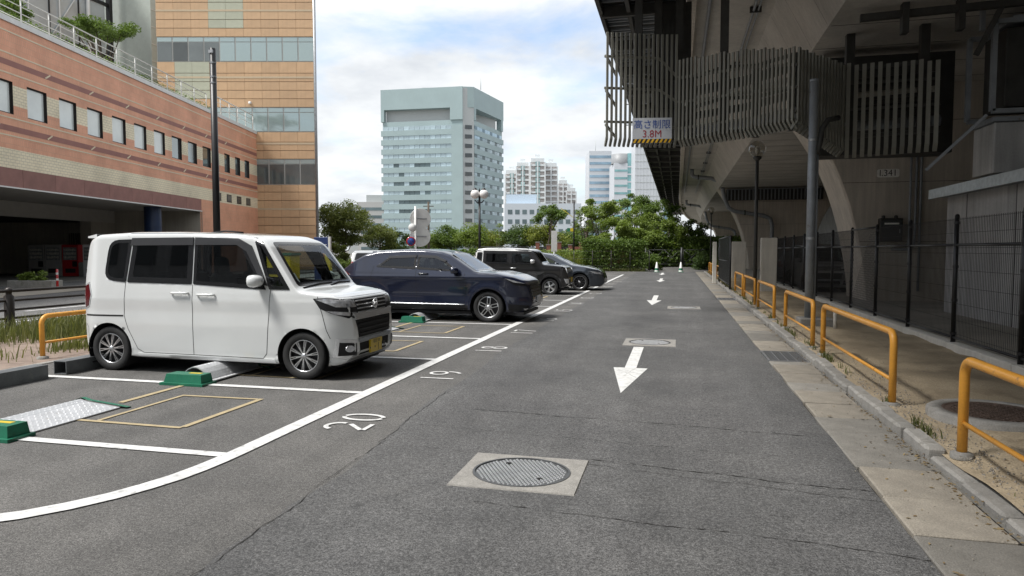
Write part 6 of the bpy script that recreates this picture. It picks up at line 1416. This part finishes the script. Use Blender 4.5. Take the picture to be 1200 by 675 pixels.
# apartment towers -------------------------------------------------
APB = mat('hazed_apartment_brown', (.52,.48,.46), .7, var=.05); APW = mat('hazed_apartment_white', (.66,.69,.70), .6, var=.05); APG = gloss('apartment_glass', (.32,.44,.44), .3)  # distance haze put into the brown and white as a paler tone
def apartment(name, lab, u, v, boxes):
    t = bthing(name, lab, 'building', u, v, 0, 0, 'apartment towers')
    for (x0, x1, y0, zt, gl) in boxes:
        part('block', MB().box(x0,x1,y0,y0+16,0,zt), APB, t); n = int((zt-8)/3.1)
        for k in range(n):
            z = zt-1.2-k*3.1; sl = part('balcony_slab', MB().box(x0-.3,x1+.3,y0-1.3,y0-.01,z-1.1,z-.1), APW, t)
            if gl: part('glass_bay', MB().box(x0+(x1-x0)*.35,x0+(x1-x0)*.65,y0-1.45,y0-1.31,z-1.0,z+1.4), APG, sl)
        part('crown', MB().box(x0+.4,x1-.4,y0-.6,y0+12,zt,zt+2.2), APW, t); part('roof_box', MB().box((x0+x1)/2-1.5,(x0+x1)/2+1.5,y0+2,y0+6,zt+2.2,zt+4.6), APW, t)
        for xx in (x0, (x0+x1)/2, x1): part('column', MB().box(xx-.35,xx+.35,y0-1.6,y0-1.35,0,zt), APW, t)
apartment('apartment_tower', 'stepped apartment towers with white balconies behind the low office', -4, 400, [(0,8,4,46,1),(6.5,14,0,50,1),(14.5,23,-3,52,1),(23,30.5,2,50,0)])
apartment('apartment_tower', 'slimmer pale apartment tower right of the stepped ones', 29, 430, [(0,6,2,43,0),(5,11,0,38,0)])
# grey office, left ------------------------------------------------
GO = bthing('grey_office', 'low grey office with dark ribbon windows beside the blue-green tower', 'building', -59, 262)
part('wall', MB().box(0,14,0,16,0,19.8), mat('grey_office_wall', (.45,.44,.43), .6, var=.05), GO); part('roof_plant', MB().box(3,11,2,10,19.8,22.6), GREYL, GO)
for k in range(6): part('ribbon_window', MB().box(1.2,14.01,-.08,-.002,16.6-k*3.0,17.7-k*3.0), GLD, GO)
solo('grey_block', MB().box(0,5,0,8,0,20.5), GREYL, 'small far grey block showing over the trees by the tan tower', 'building', loc=tuple(uvw(-68,285)), rz=YAW)
# towers beyond the lane -------------------------------------------
WT = mat('white_tower_clad', (.56,.58,.61), .5, .1, var=.04); TEAL = gloss('teal_glass', (.22,.40,.41), .4); BLU = gloss('blue_band_glass', (.28,.40,.50), .4)
T1 = bthing('banded_tower', 'white tower with blue ribbon windows beyond the leafy trees', 'building', 39.4, 352); part('wall', MB().box(0,11.5,0,18,0,52), WT, T1)
for k in range(13): part('ribbon_window', MB().box(.3,11.2,-.1,-.002,48.4-k*3.3,49.7-k*3.3), BLU, T1)
part('mast', MB().tube([(4,6,52),(4,6,58)], .15, 6), GREYL, T1)
T2 = bthing('teal_tower', 'white and teal tower with a drum-shaped top', 'building', 49.0, 330); part('wall', MB().box(0,6.4,0,16,0,43), WT, T2); part('teal_front', MB().box(6.41,11.6,.3,16,0,47.8), TEAL, T2)
for k in range(11): part('teal_band', MB().box(.2,6.3,-.1,-.002,39-k*3.6,40-k*3.6), TEAL, T2); part('slab_line', MB().box(6.4,11.65,.1,.29,41-k*3.6,41.7-k*3.6), WT, T2)
part('drum', MB().lathe([(4.6,43),(4.6,47.6),(.001,47.7)], 28, c=(3.8,4.2,0)), mat('drum_grey', (.25,.26,.27), .5), T2)
T3 = bthing('grid_tower', 'broad white gridded tower close behind the viaduct edge', 'building', 57.2, 320); part('wall', MB().box(0,13.5,0,16,0,58), WT, T3); part('side_glass', MB().box(13.51,15.8,.5,16,0,56), BLU, T3)
for k in range(17): part('floor_line', MB().box(.01,13.49,-.08,-.002,3.2*k+4,3.2*k+4.35), GREYL, T3)
for k in range(9): part('mullion', MB().box(.5+k*1.55,.62+k*1.55,-.14,-.081,2,58), APW, T3)
# ================================================================ trees and greenery
def leafmesh(C_, size, flat=.35, asp=.55):
    """numpy: one small two-triangle leaf per centre"""
    n = len(C_); nr = RNG.normal(size=(n,3)); nr[:,2] = np.abs(nr[:,2])*(1+flat) + flat; nr /= np.linalg.norm(nr, axis=1)[:,None]
    t = np.cross(nr, RNG.normal(size=(n,3))); t /= np.linalg.norm(t, axis=1)[:,None]; b = np.cross(nr, t)
    s = (size*RNG.uniform(.6, 1.4, n))[:,None]
    V_ = np.stack([C_ - t*s*.5, C_ + b*s*asp*.5 + nr*s*.08, C_ + t*s*.5, C_ - b*s*asp*.5 + nr*s*.08], 1).reshape(-1,3)
    me = bpy.data.meshes.new('crown'); me.vertices.add(4*n); me.vertices.foreach_set('co', V_.ravel()); me.loops.add(4*n); me.loops.foreach_set('vertex_index', np.arange(4*n)); me.polygons.add(n); me.polygons.foreach_set('loop_start', np.arange(n)*4)
    me.update(calc_edges=True); return me
def crown_pts(n, nc, rx, ry, rz, cr, hollow=.5, zc=0):
    """leaf centres gathered in clumps through an uneven ellipsoid"""
    d = RNG.normal(size=(nc,3)); d /= np.linalg.norm(d, axis=1)[:,None]; r = (hollow + (1-hollow)*RNG.random(nc)**.6) * RNG.uniform(.78, 1.08, nc)
    c = d*r[:,None]*np.array([rx,ry,rz]); c[:,2] = np.where(c[:,2] < -rz*.62, -rz*.62*RNG.random(nc), c[:,2])
    k = RNG.integers(0, nc, n); rr = cr*RNG.uniform(.6, 1.25, nc)
    o = RNG.normal(size=(n,3)); o /= np.linalg.norm(o, axis=1)[:,None]; o *= (RNG.random(n)**.45)[:,None]; o[:,2] *= .62
    return c[k] + o*rr[k][:,None] + np.array([0,0,zc]), c + np.array([0,0,zc])
L_MID = leafmat('leaf_mid', (.06,.10,.024), (.135,.195,.048)); L_LIGHT = leafmat('leaf_light', (.10,.145,.03), (.20,.26,.065)); L_DARK = leafmat('leaf_dark', (.04,.07,.022), (.095,.14,.045)); L_YEL = leafmat('leaf_yellow', (.11,.14,.025), (.22,.24,.055)); L_OLIVE = leafmat('leaf_olive', (.11,.14,.04), (.21,.23,.075)); BARK = mat('bark', (.10,.078,.058), .9, var=.25, scale=6, bump=.4); BARKP = mat('pale_bark', (.22,.19,.15), .9, var=.2, scale=6)
def tree(name, label, u, v, h, hc, rx, rz, n, leaf, lm, nc=26, cr=.9, tr=.12, limbs=7, group=None, bark=BARK, lean=0, flat=.35, hollow=.5):
    """trunk + limbs + clumped crown; h = crown centre height, hc = where limbs start"""
    p = uvw(u, v); t = thing(name, label, 'tree', (p.x, p.y, -.03), RNG.uniform(0, 6), group)
    pts, cl = crown_pts(n, nc, rx, rx, rz, cr, hollow, h); cr_ = leafmesh(pts, leaf, flat); cr_.materials.append(lm); link('crown', cr_, t)
    q = MB(); bend = [(RNG.normal()*.04*i*h/4, RNG.normal()*.04*i*h/4, z) for i, z in enumerate(np.linspace(0, h*.9, 5))]; q.tube([(0,0,-.1)] + bend[1:], [tr*1.25, tr, tr*.8, tr*.55, tr*.3], 8); part('trunk', q, bark, t)
    for i in range(limbs):
        e = cl[i % nc]*np.array([.85,.85,1]); s = Vector((bend[2][0], bend[2][1], hc)) if hc < h*.8 else Vector(bend[3]); m_ = (s + Vector(e))/2 + Vector((0,0,-.15*rz)); part('limb', MB().tube([s, m_, Vector(e)], [tr*.5, tr*.33, tr*.12], 6), bark, t)
    return t
def bush(name, label, u, v, rx, ry, rz, n, leaf, lm, nc=18, cr=.45, group=None, cat='bush', rz_=None):
    p = uvw(u, v); pts, _ = crown_pts(n, nc, rx, ry, rz, cr, .35, rz*.72); pts[:,2] = np.abs(pts[:,2]); me = leafmesh(pts, leaf, .3); me.materials.append(lm); o = link(name, me, None, (p.x, p.y, -.03), (0,0,YAW if rz_ is None else rz_)); return tag(o, label, cat, group)
G1 = 'trees beyond the parking lot'
tree('broad_tree', 'broad olive-green tree beside the tan tower', -18.2, 74, 4.2, 1.3, 2.45, 3.0, 18000, .22, L_OLIVE, 44, 1.15, .16, 9, G1)
tree('broad_tree', 'darker tree tucked behind the broad olive tree, over the silver car', -15.2, 79, 2.9, 1.2, 2.2, 1.7, 7500, .22, L_OLIVE, 28, 1.05, .12, 5, G1)
tree('round_tree', 'dark low tree between the olive tree and the sign post', -13.6, 84, 2.3, .8, 2.6, 1.5, 4500, .25, L_DARK, 22, .8, .12, 4, G1)
for i, (u, v, h, rx, rz, lm, lb) in enumerate(((-10.0,88,2.3,1.7,1.3,L_LIGHT,'small light green tree left of the sign post'),(-7.6,86,3.1,2.0,1.6,L_MID,'round green tree directly behind the round sign backs'),(-4.9,84,3.1,2.3,1.6,L_LIGHT,'light green tree in front of the office tower base'),(-2.6,88,2.6,1.8,1.3,L_YEL,'yellowish tree left of the twin-globe lamp'),(.9,84,3.0,2.2,1.8,L_DARK,'dark green tree behind the boxy car'),(4.0,82,3.1,2.3,1.5,L_YEL,'yellow-green spreading tree over the brick wall'),(7.2,86,2.6,1.8,1.3,L_MID,'mid green tree behind the thin tall tree'),(10.2,90,3.2,2.4,1.8,L_DARK,'dark tree behind the brick wall end'))):
    tree('round_tree', lb, u, v, h, h*.4, rx, rz, 7500, .21, lm, 32, .95, .12, 5, G1)
tree('young_tree', 'thin wispy young tree close to the twin-globe lamp', -1.2, 60, 2.2, .8, .55, 1.6, 700, .15, L_LIGHT, 14, .35, .05, 6, G1, BARKP)
tree('umbrella_tree', 'tall thin-trunked tree with flat umbrella crown', 4.2, 74, 5.2, 3.2, 1.9, 1.25, 4600, .22, L_MID, 22, .68, .10, 9, G1, hollow=.4)
tree('sparse_tree', 'sparse tree with crooked dark limbs at the hedge', 7.6, 72, 4.4, 1.6, 1.5, 2.2, 2400, .2, L_LIGHT, 22, .55, .12, 12, G1)
tree('sparse_tree', 'light green open tree in front of the banded tower', 8.6, 66, 5.0, 2.0, 1.9, 1.7, 5200, .2, L_LIGHT, 26, .6, .11, 10, G1)
tree('leafy_tree', 'leafy tree rising just over the clipped hedge', 9.0, 60, 3.0, 1.0, 1.8, 1.6, 6000, .18, L_LIGHT, 26, .6, .1, 6, G1)
for i, (u, v, h, rx, rz, lm, lb) in enumerate(((12.6,68,4.1,2.1,1.7,L_LIGHT,'big leafy tree at the lane end left of the gate'),(15.0,70,4.7,2.4,2.1,L_MID,'tall dark tree at the lane end under the viaduct edge'),(11.2,62,2.4,1.7,1.3,L_LIGHT,'rounded leafy tree leaning over the hedge end'),(14.2,63,2.9,1.8,1.5,L_LIGHT,'light leafy tree behind the swing gate'),(17.0,66,3.0,2.0,1.8,L_MID,'dark leafy tree right behind the gate hinge'),(13.6,75,5.8,2.6,2.0,L_MID,'tallest rounded tree behind the lane end'))):
    tree('leafy_tree', lb, u, v, h, h*.35, rx, rz, 7000, .19, lm, 34, .66, .14, 6, G1)
# clipped hedge at the end of the bays, with its wire fence
def hedge(name, label, pts2, h, w, n, leaf, lm):
    L_ = [Vector(p) for p in pts2]; C_ = []
    for _ in range(n):
        i = RNG.integers(0, len(L_)-1); p = L_[i].lerp(L_[i+1], RNG.random()); f = RNG.integers(0, 3)
        a, b = RNG.uniform(-1, 1), RNG.random()
        bulge = 1+.18*math.sin(p.x*1.3+p.y)*math.sin(b*5+p.x*.7)
        if f == 0: C_.append((p.x+a*w*.3, p.y-w*.5*bulge+RNG.normal()*.1, b*h))
        elif f == 1: C_.append((p.x+a*w*.3, p.y+a*w*.5, h*bulge**.5+RNG.normal()*.12))
        else: C_.append((p.x+a*.3, p.y+a*w*.5*bulge, b*h*bulge**.5))
    c0 = sum(L_, Vector((0,0)))/len(L_); C_ = np.array(C_) - np.array([c0.x, c0.y, 0]); me = leafmesh(C_, leaf, .25); me.materials.append(lm); o = link(name, me, None, (c0.x, c0.y, -.02)); return tag(o, label, 'hedge')
hedge('hedge', 'clipped ivy-covered hedge at the far end of the bays', [(-6.6,50.6),(-4.9,50.4),(-2.3,50.4)], 2.05, 1.3, 15000, .15, L_MID)
hedge('hedge', 'low wild hedge running back behind the grey hatchback', [(-15,56),(-10.5,54),(-7,51.5)], 1.3, 1.4, 9000, .17, L_LIGHT)
bush('bush', 'shaggy bush where the hedge meets the swing gate', 10.7, 52.5, .8, .8, .75, 3500, .14, L_MID); bush('bush', 'dark shrub at the gate post under the viaduct', 15.0, 53.5, .7, 1.2, .75, 3500, .14, L_DARK)
bush('bush', 'low leafy shrub behind the far orange rails', 14.9, 49, .5, 1.0, .5, 1800, .12, L_OLIVE)
def blades(name, label, n, fx, fy, hmin, hmax, lm, w=.010, z=-.01, cat='grass'):
    n = int(n); x, y = fx(n), fy(n); h = RNG.uniform(hmin, hmax, n); a = RNG.uniform(0, 6.28, n); ln = RNG.uniform(.1, .5, n)*h; b = RNG.uniform(0, 6.28, n)
    P = np.stack([x, y, np.full(n, z)], 1); d = np.stack([np.cos(a), np.sin(a), 0*a], 1)*w; t = np.stack([np.cos(b)*ln, np.sin(b)*ln, h], 1); m = np.stack([np.cos(b)*ln*.3, np.sin(b)*ln*.3, h*.6], 1)
    V_ = np.stack([P-d, P+d, P+m+d*.7, P+m-d*.7, P+t], 1).reshape(-1,3); mb_ = bpy.data.meshes.new(name)
    f = []; 
    for i in range(n): o = 5*i; f += [(o,o+1,o+2,o+3),(o+3,o+2,o+4)]
    mb_.from_pydata(V_.tolist(), [], f); mb_.materials.append(lm); o = link(name, mb_); tag(o, label, cat, None, 'stuff'); return o
L_GRASS = leafmat('grass_blade', (.075,.095,.03), (.19,.19,.085))
tc_ = RNG.uniform(0, 1, (60,2))
def tuft(cx, cy, sx, sy, n): return (lambda k: cx + RNG.normal(size=k)*sx), (lambda k: cy + RNG.normal(size=k)*sy)
for (cx_, cy_, sx_2, sy_2, n, h0, h1, lb) in ((-11.6,8.6,.45,.8,1300,.12,.42,'grass tuft on the pavers in front of the brown railing post'),(-10.6,10.2,.4,.5,1200,.14,.48,'tall grass tuft between the orange rail and the wagon'),(-11.9,11.2,.3,.8,800,.1,.35,'thin grass growing under the brown railing'),(-9.3,8.9,.25,.3,300,.06,.2,'small weeds at the foot of the orange rail'),(-9.6,7.2,.3,.35,300,.05,.2,'sparse weeds in the paver joints'),(-9.2,10.6,.3,.7,900,.1,.3,'weeds behind the rear wheel of the wagon')):
    fx, fy = tuft(cx_, cy_, sx_2, sy_2, n); blades('grass', lb, n, fx, fy, h0, h1, L_GRASS)
blades('grass', 'rough grass strip in front of the far hedge', 6000, lambda k: RNG.uniform(-9, -2.2, k), lambda k: 49.6+abs(RNG.normal(size=k))*.35, .08, .3, L_GRASS, .015)
blades('grass', 'weeds along the far kerb under the viaduct', 900, lambda k: 1.98+abs(RNG.normal(size=k))*.06, lambda k: RNG.uniform(26, 48, k), .05, .22, L_GRASS, .008)
blades('grass', 'bright reeds behind the grey hatchback', 3500, lambda k: RNG.uniform(-11, -6, k), lambda k: RNG.uniform(50, 53, k), .5, 1.5, L_YEL, .02)
bush('bush', 'low clipped green bush under the broad olive tree', -16.2, 60, 1.3, .7, .5, 2500, .14, L_LIGHT); bush('bush', 'light green bush beside the silver car', -13.2, 55, 1.1, .8, .6, 2500, .14, L_LIGHT)
bush('bush', 'dense shrub mass at the foot of the broad olive tree', -18.2, 70, 2.3, 1.2, 1.3, 6000, .2, L_OLIVE, 24, .6); bush('bush', 'dark shrub mass between the olive tree and the sign post', -13.6, 78, 3.2, 1.2, 1.1, 6000, .22, L_DARK, 26, .6); bush('bush', 'long shrub belt below the office tower', -6, 80, 5.0, 1.2, 1.0, 9000, .22, L_MID, 34, .6); bush('bush', 'shrub belt below the dark tree and brick wall', 2.5, 76, 4.5, 1.0, .9, 8000, .22, L_MID, 34, .6)
# roof terrace greenery
def terr(o): o.location.z = 10.6; return o
t = tree('cloud_pine', 'cloud-pruned pine with flat crown on the roof terrace', -23.6, 40.0, 3.75, 1.2, 2.1, .42, 9000, .12, L_MID, 30, .5, .12, 10, None, hollow=.2); t.location.z = 10.4
t2 = tree('cloud_pine', 'small rounded pine at the near end of the roof terrace', -23.4, 32.0, 2.2, 1.2, 1.0, .7, 3500, .12, L_MID, 14, .45, .08, 5, None); t2.location.z = 10.4
hp = [uvw(-21.2, v) for v in (24, 32, 40, 48)]; hd = hedge('terrace_hedge', 'low green hedge behind the white terrace railing', [(p.x, p.y) for p in hp], .75, .8, 16000, .1, L_MID); hd.location.z = 10.55
# planter by the street
t = bthing('planter', 'low concrete planter with green shrub near the marker post', 'planter', -19.3, 27.6); part('box', MB().bbox(-.9,.9,-.35,.35,-.02,.32,.02), KERB, t); pts, _ = crown_pts(1500, 10, .8, .3, .25, .22, .3, .42); me = leafmesh(pts, .09); me.materials.append(L_LIGHT); link('shrub', me, t)
# ---------------------------------------------------------------- brick gate wall, posts and boards in the middle distance
RB = brickmat((lambda m: (setattr(m, 'use_nodes', True), m)[1])(bpy.data.materials.new('red_brick')), (.21,.075,.05), (.26,.10,.065), (.16,.13,.11), 1, .22, .075, .01, .85)
BW = bthing('brick_gate_wall', 'red-brown brick wall with square pillars and dark panels', 'wall', 3.2, 66)
for k in range(7): part('pillar', MB().box(-.9+k*1.05,-.55+k*1.05,-.1,.35,0,2.25 if k % 2 == 0 else 2.0), RB, BW); part('cap', MB().box(-.93+k*1.05,-.52+k*1.05,-.13,.38,2.251 if k % 2 == 0 else 2.001,2.33 if k % 2 == 0 else 2.08), KERB, BW)
for k in range(6): part('panel', MB().box(-.54+k*1.05,.14+k*1.05,.05,.15,.9,1.85), DSTEEL if k % 2 == 0 else RB, BW); part('base', MB().box(-.54+k*1.05,.14+k*1.05,0,.2,0,.9), RB, BW)
part('long_wall', MB().box(5.4,8.6,.5,.8,0,1.9), RB, BW)
p = uvw(4.7, 52); t = thing('utility_pole', 'slim black pole with small yellow and green sign by the hedge', 'pole', (p.x, p.y, 0), YAW); part('shaft', MB().tube([(0,0,-.1),(0,0,5.2)], .06, 10), BLACKM, t); part('yellow_sign', MB().box(-.28,-.05,-.05,-.03,2.95,3.2), YB, t); part('green_sign', MB().box(-.52,-.29,-.05,-.03,2.95,3.2), CG, t); part('arm', MB().beam((-.05,0,4.0),(-1.0,0,4.7),.04), YB, t)
p = uvw(3.2, 52); t = thing('notice_board', 'grey upright sign panel on a post behind the grey hatchback', 'sign', (p.x, p.y, 0), YAW); part('panel', MB().box(-.22,.22,-.03,.03,1.4,3.0), SB, t); part('post', MB().tube([(0,0,-.1),(0,0,1.4)], .05, 8), GALV, t)
p = uvw(-9.5, 78); t = thing('utility_pole', 'wooden utility pole in front of the blue-green tower', 'pole', (p.x, p.y, 0), YAW); part('shaft', MB().tube([(0,0,-.1),(0,0,7.0)], [.16,.11], 10), BARK, t); part('crossarm', MB().beam((-.6,0,6.5),(.6,0,6.5),.09), BARK, t)
# wire fence posts before the hedge
t = thing('wire_fence', 'thin dark wire fence in front of the clipped hedge', 'fence', (-6, 49.55, 0))
for k in range(7): part('post', MB().tube([(-4+k*1.35,0,-.05),(-4+k*1.35,0,1.5)], .025, 6), DSTEEL, t)
for z in (.4, .9, 1.45): part('wire', MB().tube([(-4,0,z),(4.1,0,z)], .008, 4), DSTEEL, t)

# thicket behind the swing gate, and an unseen building added to darken window reflections
hedge('hedge', 'dark thicket closing the view behind the swing gate', [(-4,64),(1,65),(5,64),(9,62)], 2.4, 2.2, 30000, .26, L_MID)
RW = thing('unseen_reflection_block', 'long grey building row standing behind the viewpoint', 'building', (-18, -34, 0))
part('wall', MB().box(-45,12,-8,0,0,13), GREYC, RW)
for r_ in range(3):
    for c_ in range(14): part('window', MB().box(-43+c_*3.9,-40.6+c_*3.9,.002,.06,1.4+r_*4,3.6+r_*4), DKG, RW)
for k in range(5): tree('unseen_reflection_tree', ['street tree behind the viewpoint, before the first windows','street tree behind the viewpoint, second of the row','street tree behind the viewpoint, middle of the row','street tree behind the viewpoint, fourth of the row','street tree behind the viewpoint, end of the row'][k], -26+k*6, -16-k*1.5, 4.5, 1.8, 2.4, 2.0, 2500, .35, L_DARK, 20, 1.0, .15, 5, 'street trees behind the viewpoint')  # tree row out of view, added so that car windows reflect darker

# leaf litter and dirt gathered along the gutter
LIT = leafmat('leaf_litter', (.10,.065,.035), (.25,.19,.10), .05)
n = 900; lx = np.where(RNG.random(n) < .6, 1.80 - np.abs(RNG.normal(size=n))*.05, RNG.uniform(1.28, 2.6, n)); ly = 3 + 14*RNG.random(n)**1.4; lz = np.where(lx > 1.97, .085, .018)
me = leafmesh(np.stack([lx, ly, lz], 1), .028, 3.0); me.materials.append(LIT); tag(link('leaf_litter', me), 'dry leaf litter along the gutter and kerb', 'leaves', None, 'stuff')
fx, fy = (lambda k: 1.985+np.abs(RNG.normal(size=k))*.03), (lambda k: np.repeat(RNG.uniform(4, 26, k//12+1), 12)[:k] + RNG.normal(size=k)*.05)
blades('weeds', 'small weeds sprouting along the back of the kerb', 700, fx, fy, .03, .13, L_GRASS, .006, .05, 'weeds')
